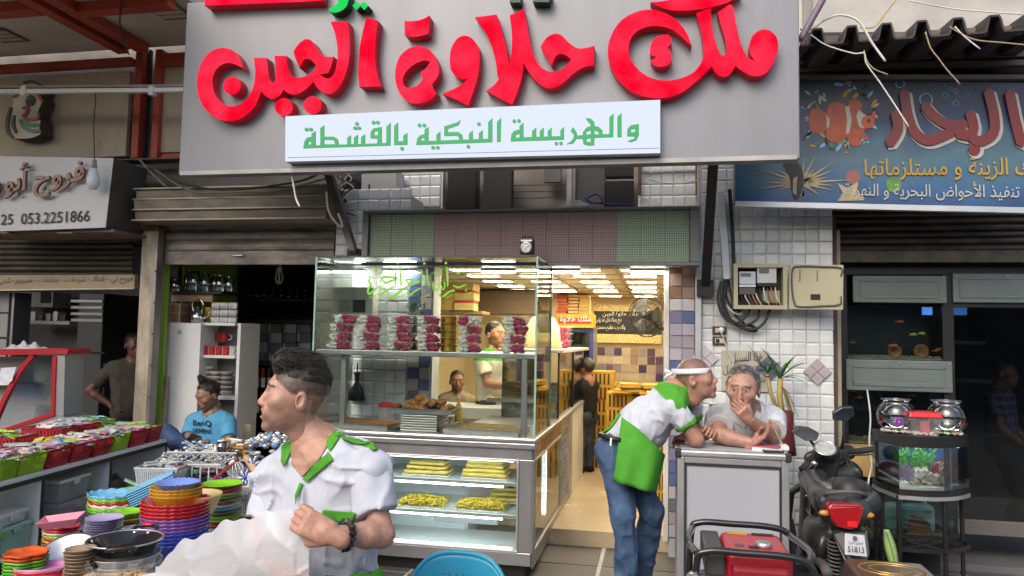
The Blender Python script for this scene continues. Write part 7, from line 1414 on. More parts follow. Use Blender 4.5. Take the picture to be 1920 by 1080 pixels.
ph=thing('phone','dark phone lying on the counter edge','phone',(U(1450,845,4.43).x,4.44,zct+.003));MB().box((0,0,.005),(.11,.055,.009),rz=.05).build('case',m_blackmetal,ph,bevel=.003);MB().box((0,0,.0105),(.1,.048,.001),rz=.05).build('screen',M('screen',(.05,.06,.09),.1),ph)
nbk=thing('white_holder','small white holder with a wooden stick at the counter end','holder',(U(1472,838,4.5).x,4.56,zct+.002));MB().bb((-.02,-.05,0),(.025,.05,.028)).build('block',m_white,nbk,bevel=.006);MB().tube([(0,0,.02),(-.05,.02,.12)],.004).build('stick',M('stick',(.45,.3,.15),.6),nbk)
J=dict(head=U(391,742,5.84),neck=U(398,778,5.9),shA=U(362,790,5.92),shB=U(428,792,5.92),elA=U(352,830,5.80),wrA=U(372,838,5.64),elB=U(430,838,5.78),wrB=U(392,842,5.62),hipA=U(378,872,5.92),hipB=U(418,872,5.92),knA=U(312,812,5.55),anA=U(372,862,5.42),knB=U(400,850,5.48),anB=U(345,872,5.55))
w4,bv4,_,_=person('person','man in a sky blue printed shirt sitting cross legged looking down',J,dict(yaw=math.radians(-30),pitch=math.radians(24),roll=0,cut='topknot',strands=(1500,.03,.0012,(0,.6,.5)),beard=.4,mouth=.0016,s=1.0),'#97705e',(.10,.36,.58),(.06,.10,.2),h=.011,hh=.005,sleeve=.62,sw=.92,hands={'A':dict(to=U(385,840,5.58),n=(0,0,1),curl=.5,h=.005),'B':dict(to=U(372,842,5.56),n=(0,0,-1),curl=.4,h=.005)})
def cloth_print(t,bvh,s,x0,x1,yb,yt,mat,skew=0):
 vs,fs=text_loops(s,False,.02);lo_,hi_=vs.min(0),vs.max(0);pts=[]
 for p in vs:
  u=(p[0]-lo_[0])/(hi_[0]-lo_[0]);v=(p[1]-lo_[1])/(hi_[1]-lo_[1]);d=ray(x0+(x1-x0)*u,yb+(yt-yb)*v+skew*u).normalized();hit=bvh.ray_cast(EYE,d);q=hit[0] if hit[0] is not None else EYE+d*6.1;pts.append(q-d*.008)
 MB(t.location)._add(pts,fs).build('shirt_print',mat,t)
m_navy=M('navy_print',(.012,.025,.07),.8,var=0);cloth_print(w4,bv4,'BenQ',362,396,800,787,m_navy,2);cloth_print(w4,bv4,'SIEMENS',361,397,812,803,m_navy,2)
hbk=thing('black_folder','black folder held open on the lap of the seated man','folder',U(362,838,5.5));MB(hbk.location).hexa([U(342,832,5.6),U(380,842,5.56),U(378,818,5.62),U(360,812,5.66)],[U(342,832,5.59),U(380,842,5.55),U(378,818,5.61),U(360,812,5.65)]).build('cover',m_blackmetal,hbk)
sch=thing('cream_chair','cream plastic chair under the seated man in blue','chair',(U(400,880,6.0).x,5.95,0));zse=U(400,885,5.9).z-.07
MB().bb((-.24,-.25,zse-.03),(.24,.2,zse)).build('seat',M('cream_plastic',(.55,.48,.33),.5),sch,bevel=.01);MB().grid( lambda u,v:V(((u-.5)*.5,.2+.06*v-.05*abs(2*u-1)**2,zse+v*.45)),10,6).build('backrest',M('cream_plastic'),sch,solid=.015)
for x in (-.21,.21):
 for y in (-.22,.18):MB().tube([(x,y,0),(x*.95,y*.95,zse-.02)],.018).build('leg',M('cream_plastic'),sch)
def stand(hx,hy,Y,yaw,ground,w=.19,s=1,dxh=0):
 H=U(hx,hy,Y);f=V((math.sin(yaw),-math.cos(yaw),0));r=V((math.cos(yaw),math.sin(yaw),0));ht=(H.z-ground)/1.62;J={}
 def q(a,b,c): return H+r*a*ht+f*b*ht+V((0,0,c*ht))
 J['head']=H;J['neck']=q(0,-.03,-.20);J['shA']=q(-w,-.03,-.26);J['shB']=q(w,-.03,-.26);J['elA']=q(-w-.05,.0,-.54);J['elB']=q(w+.05,0,-.54);J['wrA']=q(-w-.02,.16,-.68);J['wrB']=q(w+.02,.16,-.68)
 J['hipA']=q(-.09,-.02,-.74);J['hipB']=q(.09,-.02,-.74)
 for k,sx in (('A',-.1),('B',.1)):J['kn'+k]=q(sx,.01,-1.13);J['an'+k]=q(sx,0,-1.62+.08/ht);J['toe'+k]=V(J['an'+k])+f*.2
 return J,q
J,q=stand(1098,692,8.5,math.radians(-130),.12,.15);J['elA']=q(-.2,.02,-.5);J['wrA']=q(-.12,.24,-.42)
person('person','boy in a black top and jeans standing at the shop counter',J,dict(yaw=math.radians(-115),cut='full',s=.95,hair=(.03,.018,.012)),'#8f6049',(.015,.014,.014),(.04,.05,.07),h=.013,hh=.007,sleeve=1.8,sw=.82,hands={'A':dict(to=q(-.1,.36,-.40),n=(0,0,1),curl=.3,h=.006,s=.85)});pc=thing('pastry_plate','small pale pastry on paper held by the boy','pastry',q(-.1,.33,-.37));MB().lathe([(0,0),(.06,0),(.07,.008),(0,.01)],n=16).build('paper',m_white,pc);MB().sph((0,0,.02),.04,6,(1,1,.6)).build('pastry',M('pastry_brown'),pc,smooth=True)
J,q=stand(928,628,7.2,math.radians(70),.12,.19);J['elA']=q(-.22,.06,-.5);J['wrA']=q(-.16,.32,-.52);J['wrB']=q(.16,.34,-.55)
def fn_b(v,c,ci):
 c[v[:,2]>J['neck'][2]-.06]=GREEN; return c
person('person','baker in white and green working behind the display case glass',J,dict(yaw=math.radians(60),cut='short',s=1.05),'#a5765b',(.6,.56,.48),(.06,.06,.08),h=.012,hh=.006,sleeve=.6,hands={'A':dict(to=q(-.15,.5,-.53),n=(0,0,-1),curl=.4,h=.005)},shirt_fn=fn_b)
J,q=stand(857,716,8.0,math.radians(20),-.2,.18)
for k in 'AB':J['an'+k].z=.2;J['kn'+k].z=.5
person('person','man with short black hair seen low behind the bottle in the shop',J,dict(yaw=math.radians(20),cut='short',beard=.4,s=1),'#8a5f48',(.3,.22,.15),(.05,.05,.06),h=.014,hh=.007,sleeve=.6)
J,q=stand(252,648,6.7,math.radians(40),0,.2);J['elA']=q(-.42,-.1,-.5);J['wrA']=q(-.2,.02,-.66)
person('person','man in a grey brown shirt with hand on hip in the dark chicken shop',J,dict(yaw=math.radians(60),cut='short',s=1.05),'#6a4838',(.08,.068,.055),(.07,.06,.05),h=.013,hh=.008,sleeve=.7,hands={'A':dict(to=q(-.12,.05,-.74),n=(1,0,0),curl=.5,h=.006)})
J,q=stand(1880,700,7.2,math.radians(60),.05,.2);J['knA']=q(-.1,.2,-1.1);J['anA']=q(-.1,.05,-1.56);J['knB']=q(.1,.05,-1.12);J['anB']=q(.1,.3,-1.56)
def fn_p(v,c,ci):
 m=(np.sin(v[:,2]*90)>.3)|(np.sin((v[:,0]+v[:,1])*90)>.5);c[m]=(.12,.11,.2); return c
person('person','dim walking man in a checked shirt behind the dark glass door',J,dict(yaw=math.radians(70),cut='short',s=1),'#6d4a3a',(.04,.035,.06),(.02,.02,.025),h=.014,hh=.008,sleeve=.6,shirt_fn=fn_p)  # figure put inside the shop in place of a door reflection
#houseware shop: inside
m_lime=M('lime_paint',(.30,.48,.06),.5,var=.08)
lj_=thing('lime_wall_strip','lime green painted wall strip at the edge of the houseware shop','wall strip',(xa1+.06,5.96,0));MB(lj_.location).bb((-4.418,6.3,0),(-4.40,7.88,2.48)).build('wall',m_lime,lj_)
MB(lj_.location).bb((U(286,700,5.94).x,5.94,0),(U(305,700,5.94).x,5.975,2.45)).build('front_edge',m_lime,lj_,bevel=.003)
wcab=thing('white_cabinet','tall white cabinet standing with its plain side to the street','cabinet',U(337,850,6.0));Lbox(wcab,'side_panel',304,606,377,900,6.0,.28,m_white,.004)
MB(wcab.location).lathe([(0,0),(.02,0),(.016,.01),(0,.012)],U(337,622,5.995),14,R=Matrix.Rotation(math.pi/2,3,'X')).build('knob',m_alu,wcab)
su=thing('shelf_unit','white open shelf unit with mugs and bowls inside the houseware shop','shelf unit',U(410,860,6.1));
Lbox(su,'back',378,606,446,880,6.36,.02,M('shelf_back',(.55,.56,.55),.6),0);Lbox(su,'upright',440,606,446,880,6.05,.33,m_white)
zsh=[]
for y in (606,667,744,815):Lbox(su,'board',378,y,440,y+4,6.05,.3,m_white);zsh.append((y,U(400,y,6.05).z))
bm_=thing('wood_stick','plain wooden stick leaning on the white cabinet','stick',U(306,806,5.96));MB(bm_.location).tube([U(306,812,5.93),U(314,706,5.97)],.016).build('stick',M('stick_wood',(.35,.25,.15),.7),bm_)
def mug(label,p,mat,s=1,group='red and white mugs'):
 t=thing('mug',label,'mug',p,random.uniform(-.6,.2),group);MB().lathe([(.032*s,0),(.036*s,.004),(.038*s,.085*s),(.035*s,.085*s),(.033*s,.01*s),(0,.008*s)],n=18).build('cup',mat,t,smooth=False);MB().tube(curve3([V((.036*s,0,.02*s)),V((.062*s,0,.03*s)),V((.062*s,0,.06*s)),V((.036*s,0,.07*s))],4),.006*s,6).build('handle',m_white,t,smooth=True); return t
m_mr=M('mug_red',(.4,.03,.03),.3,var=.3,vs=30);m_mw=M('mug_white',(.6,.58,.55),.3,var=.2,vs=30)
for i in range(8):
 c=U(388+i*6.6,666,6.12);mug('mug %s on the upper white shelf'%['by the cabinet side, red','second from the cabinet, dark handled','third from the cabinet, red','fourth from the cabinet, pale','fifth from the cabinet, red','sixth from the cabinet, pale','seventh from the cabinet, red','at the shelf unit edge, pale'][i],(c.x,6.1+.02*(i%2),zsh[1][1]+.001),m_mr if i%2==0 else m_mw)
for i in range(4):
 c=U(394+i*9,645,6.25);mug('mug raised on a box behind the front row, %s'%['nearest the cabinet','second of four','third of four','last of four'][i],(c.x,6.25,zsh[1][1]+.12),m_mr,group='mugs in the back row')
for (px,n,mt,lab) in ((388,6,M('bowl_cream',(.5,.48,.36),.4),'stack of cream bowls on the white shelf'),(404,5,M('bowl_sand',(.36,.31,.24),.4),'stack of sand brown bowls on the white shelf'),(424,5,M('bowl_grey',(.22,.22,.22),.4),'stack of dark grey bowls on the white shelf')):
 c=U(px,742,6.16);t=thing('bowl_stack',lab,'bowls',(c.x,6.16,zsh[2][1]+.001))
 for k in range(n):MB().lathe([(.03,0),(.055,.03),(.065,.052),(.06,.052),(.05,.03),(0,.008)],(0,0,k*.042),20).build('bowl',mt,t,smooth=True)
rk=thing('rear_rack','dark rear shelf rack with boxed glass sets inside the houseware shop','rack',U(520,860,7.2))
for y in (560,600,680,765):Lbox(rk,'board',446,y,640,y+5,7.2,.5,m_blackmetal)
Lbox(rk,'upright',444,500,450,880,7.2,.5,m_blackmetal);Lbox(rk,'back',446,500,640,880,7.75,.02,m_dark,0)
m_bg=[M('set_box_%d'%i,c,.5,var=.2,vs=16) for i,c in enumerate([(.3,.31,.33),(.13,.13,.15),(.09,.09,.1)])];m_rd2=M('set_red',(.32,.02,.025),.5)
for i in range(5):
 for k in range(4):
  x0,x1=449+i*27,449+i*27+25;z0=606+k*18.5;a,b=U(x0,z0+18,7.25),U(x1,z0,7.25);t=thing('boxed_set','boxed glass set on the dark rack, %s box of the %s pile'%(['top','second','third','lowest'][k],['red edged first','second','third','fourth','last'][i]),'box',((a.x+b.x)/2,7.4,a.z),group='boxed sets on the dark rack')
  MB(t.location).bb((a.x,7.25,a.z+.002),(b.x,7.55,b.z)).build('carton',m_bg[(i+k)%3] if i else m_bg[0],t,bevel=.003);MB(t.location).bb((a.x+.002,7.243,a.z+.01),(a.x+(b.x-a.x)*(.55 if i==0 else .2),7.249,b.z-.006)).build('label',m_rd2 if i==0 else m_bg[(i+k+1)%3],t)
for i in range(12):
 for k in range(2):
  x=444+i*11.5;y=690+k*48;a,b=U(x,y+36,7.0),U(x+8.5,y,7.0);t=thing('blister_pack','hanging %s kitchen tool pack on the %s row, position %s from the white shelves'%(['yellow','white','red'][(i*5+k)%3],['upper','lower'][k],['first','second','third','fourth','fifth','sixth','seventh','eighth','ninth','tenth','eleventh','twelfth'][i]),'pack',((a.x+b.x)/2,7.0,a.z),group='hanging packs in the houseware shop');zz=a.z+(b.z-a.z)*.5
  MB(t.location).bb((a.x,6.99,a.z),(b.x,7.0,zz)).build('card',m_white,t);MB(t.location).bb((a.x+.004,6.975,zz),(b.x-.004,7.0,b.z)).build('tool',[M('tool_y',(.45,.32,.02),.5),M('tool_k',(.04,.04,.04),.5),m_rd2][(i*5+k)%3],t,bevel=.003)
gsf=thing('glass_shelf','black wall shelf holding clear glass jars by the lime wall','shelf',U(360,550,6.3));p0,p1,p2,p3=U(300,541,6.15),U(330,546,6.15),U(560,562,7.0),U(420,545,7.0);z_=U(330,546,6.08).z
MB(gsf.location).bb((-4.39,6.08,z_-.02),(U(440,550,6.3).x,6.45,z_)).build('board',m_blackmetal,gsf);MB(gsf.location).bb((-4.39,6.12,z_-.09),(U(420,550,6.3).x,6.16,z_-.021)).build('batten',M('batten',(.3,.2,.12),.6),gsf)
m_cg=GLASS('jar_glass',(.75,.78,.78),2.2,1.5,.08,.06)
for i,(px,hh_,r) in enumerate(((312,.16,.06),(330,.12,.045),(352,.2,.06),(367,.19,.055),(384,.17,.05),(400,.16,.05),(416,.15,.05),(430,.14,.045))):
 c=U(px,540,6.18);t=thing('glass_jar','clear glass jar on the black shelf, %s from the lime wall'%['first','second','third','fourth','fifth','sixth','seventh','eighth'][i],'jar',(c.x,6.16+.03*(i%3),z_+.001),group='glass jars on the black shelf');MB().lathe([(r*.9,0),(r,.01),(r*.95,hh_*.7),(r*.7,hh_*.85),(r*.75,hh_)],n=16).build('jar',m_cg,t,smooth=True)
ztop=U(337,606,6.0).z
cd1=thing('tea_caddy','brown lattice tea caddy box on top of the white cabinet','caddy',(U(326,604,6.08).x,6.10,ztop+.001));m_cdy=M('caddy',(.22,.10,.06),.5,var=.2);m_cdf=M('caddy_frame',(.34,.28,.17),.5)
MB().bb((-.11,-.09,.0),(.11,.09,.17)).build('box',m_cdy,cd1)
for z in (0,.085,.165):MB().bb((-.116,-.096,z),(.116,.096,z+.012)).build('frame',m_cdf,cd1)
for x in (-.112,-.0,.10):MB().bb((x,-.097,.012),(x+.012,-.085,.165)).build('frame',m_cdf,cd1)
ke=thing('steel_kettle','shiny steel teapot on top of the white cabinet','teapot',(U(370,604,6.1).x,6.10,ztop+.001));MB().lathe([(.045,0),(.065,.03),(.06,.08),(.035,.11),(.03,.13),(.01,.15),(0,.155)],n=20).build('pot',m_chr,ke,smooth=True);MB().tube(curve3([V((.05,0,.04)),V((.1,0,.07)),V((.12,0,.11))],4),[.012]*9,6).build('spout',m_chr,ke,smooth=True);MB().tube(curve3([V((-.04,0,.1)),V((-.06,0,.18)),V((0,0,.22)),V((.05,0,.18)),V((.04,0,.1))],5),.006,6).build('handle',m_chr,ke,smooth=True)
yj=jar('yellow_jug','yellow filled glass jug on the white cabinet beside the teapot','jug',(U(391,602,6.2).x,6.22,ztop+.001),.05,.15,M('yellow_fill',(.5,.33,.02),.3))
for i in range(3):
 for k in range(3):
  c=U(404+i*16,602,6.12);t=thing('glass_pack','pack of small glasses above the white shelves, %s layer of the %s pile'%(['bottom','middle','top'][k],['first','second','third'][i]),'glasses',(c.x,6.12,ztop+.001+k*.066),group='packs of small glasses')
  for q_ in range(3):MB().lathe([(.013,0),(.02,.06),(.018,.06),(.011,.004),(0,.004)],((q_-1)*.042*.6,0,0),10).build('glass',M('glass_white',(.55,.56,.55),.2,var=.2),t,smooth=True)
for i in range(9):
 c=U(452+i*15,558,7.3);t=thing('glass_cup','upturned glass cup in the dim row on the dark rack, %s from the white shelves'%['first','second','third','fourth','fifth','sixth','seventh','eighth','ninth'][i],'cup',(c.x,7.3,U(500,560,7.2).z+.001),group='glass cups on the dark rack');MB().lathe([(.035,0),(.03,.05),(.02,.07),(.008,.075),(.008,.1),(.03,.103)],n=14).build('cup',m_cg,t,smooth=True)
cfl=thing('spiral_bulb','white spiral energy saving bulb hanging in the dark houseware shop','light bulb',U(523,532,6.6));
for k in range(6):
 a=k*math.pi/3;MB().tube([V((.03*math.cos(a)*r_,.03*math.sin(a)*r_,z2)) for r_,z2 in ((.4,0),(1.1,.03),(1.25,.06),(.9,.1),(.6,.12))],.009,6).build('tube',M('cfl',(.65,.65,.62),.3),cfl,smooth=True)
MB().lathe([(.03,.115),(.03,.15),(.015,.16),(.012,.2)],n=14).build('cap',m_white,cfl)
#basket counter on the left
ZB=.76
B0_,B1_=UZ(-60,921,ZB),UZ(313,823,ZB);fdir=(B1_-B0_).normalized();ndir=V((fdir.y,-fdir.x,0));
if ndir.x<0:ndir=-ndir
ang=math.atan2(fdir.y,fdir.x);Lc=(B1_-B0_).length
cs=thing('display_counter','white open fronted counter carrying the row of plastic baskets','counter',(B0_.x,B0_.y,0),ang)
def lc(name,a,b,mat,bevel=.003): return MB().bb(a,b).build(name,mat,cs,bevel=bevel)
dep_=.42
lc('top_board',(0,0,ZB-.03),(Lc,dep_,ZB),m_white);lc('top_edge',(0,-.006,ZB-.05),(Lc,-.0005,ZB-.022),m_rub);lc('shelf_board',(0,.0,.30),(Lc,dep_,.325),m_white);lc('shelf_edge',(0,-.006,.285),(Lc,-.0005,.318),m_rub);lc('back_board',(0,dep_,0),(Lc,dep_+.015,ZB-.031),m_white);lc('plinth',(.02,.03,0),(Lc-.02,dep_,.299),m_rub)
def along(px):
 best=min(range(200),key= lambda k:abs(( lambda p:960+F*((p-EYE).dot(CR)/(p-EYE).dot(CF)))(B0_.lerp(B1_,k/199))-px)); return Lc*best/199
for px in (82,209,312):x=along(px);lc('divider',(x-.012,.002,.326),(x+.012,dep_,ZB-.051),m_white);lc('divider_edge',(x-.012,-.006,.32),(x+.012,.0015,ZB-.05),m_rub)
def basket_mesh(w,d,h,n1,n2):
 mb=MB();e=.86
 def P(u,v,z):s=e+(1-e)*z/h; return V((u*w/2*s,v*d/2*s,z))
 mb._add([P(-1,-1,0),P(1,-1,0),P(1,1,0),P(-1,1,0)],[(3,2,1,0)])
 for z0,z1 in ((0,.018),(h*.45,h*.45+.008),(h-.016,h)):
  ring_=[(-1,-1),(1,-1),(1,1),(-1,1)]
  for i in range(4):
   a,b=ring_[i],ring_[(i+1)%4];mb._add([P(*a,z0),P(*b,z0),P(*b,z1),P(*a,z1)],[(0,1,2,3)])
 for i in range(n1):
  u=-1+2*(i+.5)/n1;du=.55/n1
  for v in (-1,1):mb._add([P(u-du,v,.0),P(u+du,v,.0),P(u+du,v,h),P(u-du,v,h)],[(0,1,2,3)])
 for i in range(n2):
  u=-1+2*(i+.5)/n2;du=.55/n2
  for v in (-1,1):mb._add([P(v,u-du,0),P(v,u+du,0),P(v,u+du,h),P(v,u-du,h)],[(0,1,2,3)])
 return mb
m_bkr=M('basket_red',(.38,.025,.035),.4);m_bkg=M('basket_green',(.30,.50,.03),.4);bmesh_={}
def packets(t,w,d,h,n,pal_,seed,big=1.0):
 rs=np.random.RandomState(seed);mb=MB()
 for i in range(n):
  l=rs.uniform(.06,.13)*big;ww=rs.uniform(.02,.05)*big;mb.mi(int(rs.randint(len(pal_))))
  mb.box((rs.uniform(-.5,.5)*(w-.06),rs.uniform(-.5,.5)*(d-.06),h+rs.uniform(-.012,.03)),(l,ww,.008),R=Matrix.Rotation(rs.uniform(0,3.1),3,'Z')@Matrix.Rotation(rs.normal(0,.22),3,'X'))
 return tag(mb.build('packets',pal_,t),kind='stuff')
pk=[M('pk_%d'%i,c,.35,var=.2,vs=30) for i,c in enumerate([(.62,.63,.66),(.45,.5,.6),(.5,.55,.5),(.55,.2,.3),(.35,.4,.42),(.6,.58,.5)])];pkb=[M('pb_%d'%i,c,.35,var=.05) for i,c in enumerate([(.55,.55,.02),(.5,.25,.5),(.1,.35,.6),(.35,.55,.05),(.6,.6,.05)])];pkc=[M('pc_%d'%i,c,.4,var=.1) for i,c in enumerate([(.12,.3,.12),(.4,.5,.1),(.5,.52,.5),(.25,.45,.5)])]
spec_=[(-28,0,'g',pk),(8,36,'g',pk),(36,90,'g',pk),(90,135,'r',pk),(135,176,'r',pkb),(176,213,'r',pk),(213,246,'g',pk),(246,279,'r',pk),(279,306,'r',pkc)]
nm_=['at the open end','green with clear packets','green with flat packets','red with flat packets','red with yellow and purple tools','red with silver packets','green slotted with small packets','red with cards','red with green covered books']
for i,(x0,x1,cc,pl_) in enumerate(spec_):
 xa_,xb_=along(x0),along(x1)
 w_=max(.12,xb_-xa_-.012) if x0>-20 else .2;c_=(xa_+xb_)/2;wp=V((B0_.x,B0_.y,ZB+.001))+fdir*c_-ndir*.17
 t=thing('plastic_basket','plastic basket on the counter, %s'%nm_[i] if i else 'plastic basket on the counter at its street end','basket',wp,ang,'baskets along the counter');mt=m_bkg if cc=='g' else m_bkr
 basket_mesh(w_,.34,.115,14,16).build('basket',mt,t,solid=.004);packets(t,w_,.34,.105,34,pl_,i,1.0 if pl_ is not pkb else 1.3)
 if i in (7,8,4,6):
  t2_=thing('plastic_basket','back row basket behind the %s one'%nm_[i],'basket',wp-ndir*.36+V((0,0,.04)),ang,'baskets along the counter');basket_mesh(w_,.3,.115,12,12).build('basket',m_bkg if i==8 else m_bkr,t2_,solid=.004);packets(t2_,w_,.3,.105,24,pl_,40+i)
def tubbox(name,label,px,z,w,d,h,mat,lid,t_off=.14,cat='storage box'):
 p=V((B0_.x,B0_.y,z))+fdir*along(px)-ndir*t_off;t=thing(name,label,cat,p,ang);MB().hexa([V((-w*.46,-d*.46,.001)),V((w*.46,-d*.46,.001)),V((w*.46,d*.46,.001)),V((-w*.46,d*.46,.001))],[V((-w/2,-d/2,h)),V((w/2,-d/2,h)),V((w/2,d/2,h)),V((-w/2,d/2,h))]).build('tub',mat,t,bevel=.008);MB().bb((-w*.53,-d*.53,h),(w*.53,d*.53,h+.022)).build('lid',lid,t,bevel=.006);MB().bb((-.03,-d*.54-.008,h-.02),(.03,-d*.54,h+.01)).build('clip',lid,t,bevel=.003); return t
m_mint=M('mint_tub',(.30,.52,.42),.35);m_clr=FILM('clear_store',(.62,.64,.68),.65,.3);m_lgn=M('lid_green',(.12,.5,.06),.35);m_lpk=M('lid_pink',(.6,.12,.3),.35);m_lwh=M('lid_white',(.62,.64,.62),.35)
tubbox('storage_box','mint green lidded box on the lower shelf of the counter',45,.326,.27,.22,.14,m_mint,m_mint);tubbox('storage_box','clear box with white lid at the shelf end',0,.326,.22,.22,.11,m_clr,m_lgn);tubbox('storage_box','white box stacked on the clear box at the shelf end',2,.46,.2,.2,.07,m_lwh,m_lwh);tubbox('storage_box','flat white lidded box on the mint box',42,.49,.24,.2,.05,m_lwh,m_lwh)
tubbox('storage_box','white tub with a green lid beside the first divider',97,.326,.16,.2,.12,m_lwh,m_lgn);tubbox('storage_box','small tub with a pink lid beside the green lidded tub',118,.326,.13,.2,.1,m_clr,m_lpk);tubbox('storage_box','large clear storage box on the counter shelf',155,.326,.34,.24,.17,m_clr,m_clr);tubbox('storage_box','clear box with grey lid stacked on the large clear box',152,.521,.3,.22,.12,m_clr,m_lwh);tubbox('storage_box','green bowl box on top of the stacked clear boxes',188,.45,.12,.18,.06,M('lime_tub',(.4,.5,.04),.4),m_lgn)
dkb=thing('dark_bundle','bundle of dark plastic bags in the end compartment of the counter','bundle',V((B0_.x,B0_.y,.327))+fdir*along(245)-ndir*.15,ang);ob=bpy.data.objects.new('bags',blob((0,0,.12),.14,12,.35,9,(1,.7,.85)).mesh('bags',M('dark_bag',(.05,.04,.03),.35,var=.4,vs=12),True));link(ob,dkb)
#table with dishes
ZT=.55
tn=[UZ(-40,1180,ZT),UZ(560,1180,ZT),UZ(500,985,ZT),UZ(170,985,ZT)]
tb_=thing('goods_table','low table covered with plastic dishes and pans','table',(-1.7,3.0,0));x0,x1,y0,y1=-2.75,U(440,1000,3.9).x,2.1,3.95
MB(tb_.location).bb((x0,y0,ZT-.03),(x1,y1,ZT)).build('top',M('table_cloth',(.25,.26,.27),.7,var=.2),tb_)
for x in (x0+.05,x1-.05):
 for y in (y0+.05,y1-.05):MB(tb_.location).bb((x-.02,y-.02,0),(x+.02,y+.02,ZT-.03)).build('leg',m_blackmetal,tb_)
ZU=.68;tb2=thing('rear_table','rear table heaped with kitchen utensils','table',(-2.0,4.5,0));x0,x1,y0,y1=-2.95,U(500,900,4.2).x,3.97,5.1
MB(tb2.location).bb((x0,y0,ZU-.03),(x1,y1,ZU)).build('top',M('table_cloth'),tb2)
for x in (x0+.05,x1-.05):
 for y in (y0+.05,y1-.05):MB(tb2.location).bb((x-.02,y-.02,0),(x+.02,y+.02,ZU-.03)).build('leg',m_blackmetal,tb2)
CLR={k:M('pl_'+k,c,.3,var=.06,coat=.15) for k,c in dict(red=(.50,.02,.03),orange=(.65,.10,.015),yellow=(.62,.42,.06),lime=(.22,.55,.02),green=(.08,.38,.06),blue=(.06,.10,.5),sky=(.16,.42,.66),lilac=(.42,.36,.58),purple=(.24,.10,.38),pink=(.62,.18,.28),rose=(.6,.22,.45),cream=(.6,.56,.46),tan=(.36,.26,.17),brown=(.16,.07,.04),white=(.66,.66,.64),teal=(.08,.38,.42),grey=(.4,.41,.42)).items()}
def pstack(name,label,cat,px,py,z,rpx,layers,step,prof,n=36,wav=None,sq=(1,1),rz=0,tilt=None,alt=None):
 c=UZ(px,py,z);m=mpp(c);r=rpx*m;t=thing(name,label,cat,(c.x,c.y,z+.001),rz);k=0
 for i,col in enumerate(layers):
  pr=[(a*r,b*r) for a,b in prof];R=Matrix.Diagonal((sq[0],sq[1],1))
  if tilt:R=Matrix.Rotation(tilt,3,'X')@R
  MB().lathe(pr,(random.uniform(-.003,.003),random.uniform(-.003,.003),i*step*r),n,wav=( lambda f:( lambda a,b,th,ii:f(a,b,th,ii)))(wav) if wav else None,R=R).build(alt or 'dish',CLR[col],t,smooth=True)
 return t
PL=[(0,.06),(.62,.06),(.7,.10),(.98,.20),(1.0,.215),(.98,.19),(.68,.06),(.6,.0),(0,0)]
BW_=[(0,.05),(.66,.05),(.72,.12),(.95,.42),(1.0,.44),(.98,.40),(.74,.08),(.68,0),(0,0)]
TR_=[(0,.03),(.8,.03),(.86,.08),(.97,.2),(1.0,.2),(.88,.04),(.8,0),(0,0)]
wavy= lambda a,b,th,ii:(a*(1+.012*math.sin(th*24)) if ii in (3,4,5) else a,b+(a*.014*math.sin(th*24) if ii in (3,4,5) else 0))
petal= lambda a,b,th,ii:(a*(1+.16*abs(math.cos(th*3))-.08),b)
shell= lambda a,b,th,ii:(a*(1+.02*math.cos(th*14)),b+(.025*a*math.cos(th*14) if 0<ii<6 else 0))
c=UZ(325,1036,ZT);m=mpp(c);t=thing('basket_stack','tall stack of scalloped round baskets, blue purple red and yellow','basket stack',(c.x,c.y,ZT+.001));r=61*m;z=0
for i,col in enumerate(['blue']*4+['purple']*4+['red']*4):MB().lathe([(a*r,b*r) for a,b in BW_],(random.uniform(-.004,.004),0,z),120,wav=wavy).build('basket',CLR[col],t,smooth=True);z+=.0165
z+=.03
for i,col in enumerate(['yellow']*3):MB().lathe([(a*r*.76,b*r*.76) for a,b in BW_],(0,0,z),120,wav=wavy).build('basket',M('pl_amber',(.6,.33,.03),.35),t,smooth=True);z+=.016
z+=.022;MB().lathe([(a*r*.66,b*r*.5) for a,b in BW_],(0,.01,z),120,wav=wavy).build('basket',M('pl_bluemesh',(.16,.25,.6),.5),t,smooth=True)
c2_=UZ(340,960,.66);t=thing('yellow_basket','pale yellow round basket behind the tall basket stack','basket',(c2_.x,c2_.y+.1,.56));MB().lathe([(a*.125,b*.24) for a,b in BW_],(0,0,0),60).build('basket',M('pl_straw',(.62,.5,.2),.4),t,smooth=True);t.location=(UZ(325,1036,ZT).x+.03,UZ(325,1036,ZT).y+.11,U(335,915,UZ(325,1036,ZT).y+.11).z-.125)
pstack('plate_stack','stack of lime red and white plastic plates','plates',413,985,ZT,37,['red','lime','lime','brown','sky','white','brown','lime','cream','red','lime'],.19,PL,40)
pstack('plate_stack','stack of lilac plates beside the black pan','plates',193,1012,ZT,33,['lilac']*9,.13,PL,40)
pstack('shell_stack','stack of shell shaped trays with a sky blue one on top','trays',211,968,ZT,47,['brown','green','lime','white','red','lime','sky'],.12,TR_,112,shell,(1.0,.85))
pstack('clover_stack','stack of clover shaped trays with a lime one on top','trays',235,990,ZT,30,['brown','green','red','lime','brown','lime'],.17,TR_,48,petal)
pstack('ribbed_mould','orange red ribbed baking mould behind the basket stack','mould',272,962,ZT,34,['orange'],.5,[(0,.5),(.55,.5),(.9,.36),(1,.02),(.98,0)],60, lambda a,b,th,ii:(a*(1+.05*math.cos(th*12)),b))
pstack('loaf_stack','stack of tapered trays topped by a pink loaf pan','trays',112,1042,ZT,33,['green','lime','red','green','brown','yellow','red','lime','cream','red','red'],.15,TR_,30,None,(1.05,.8))
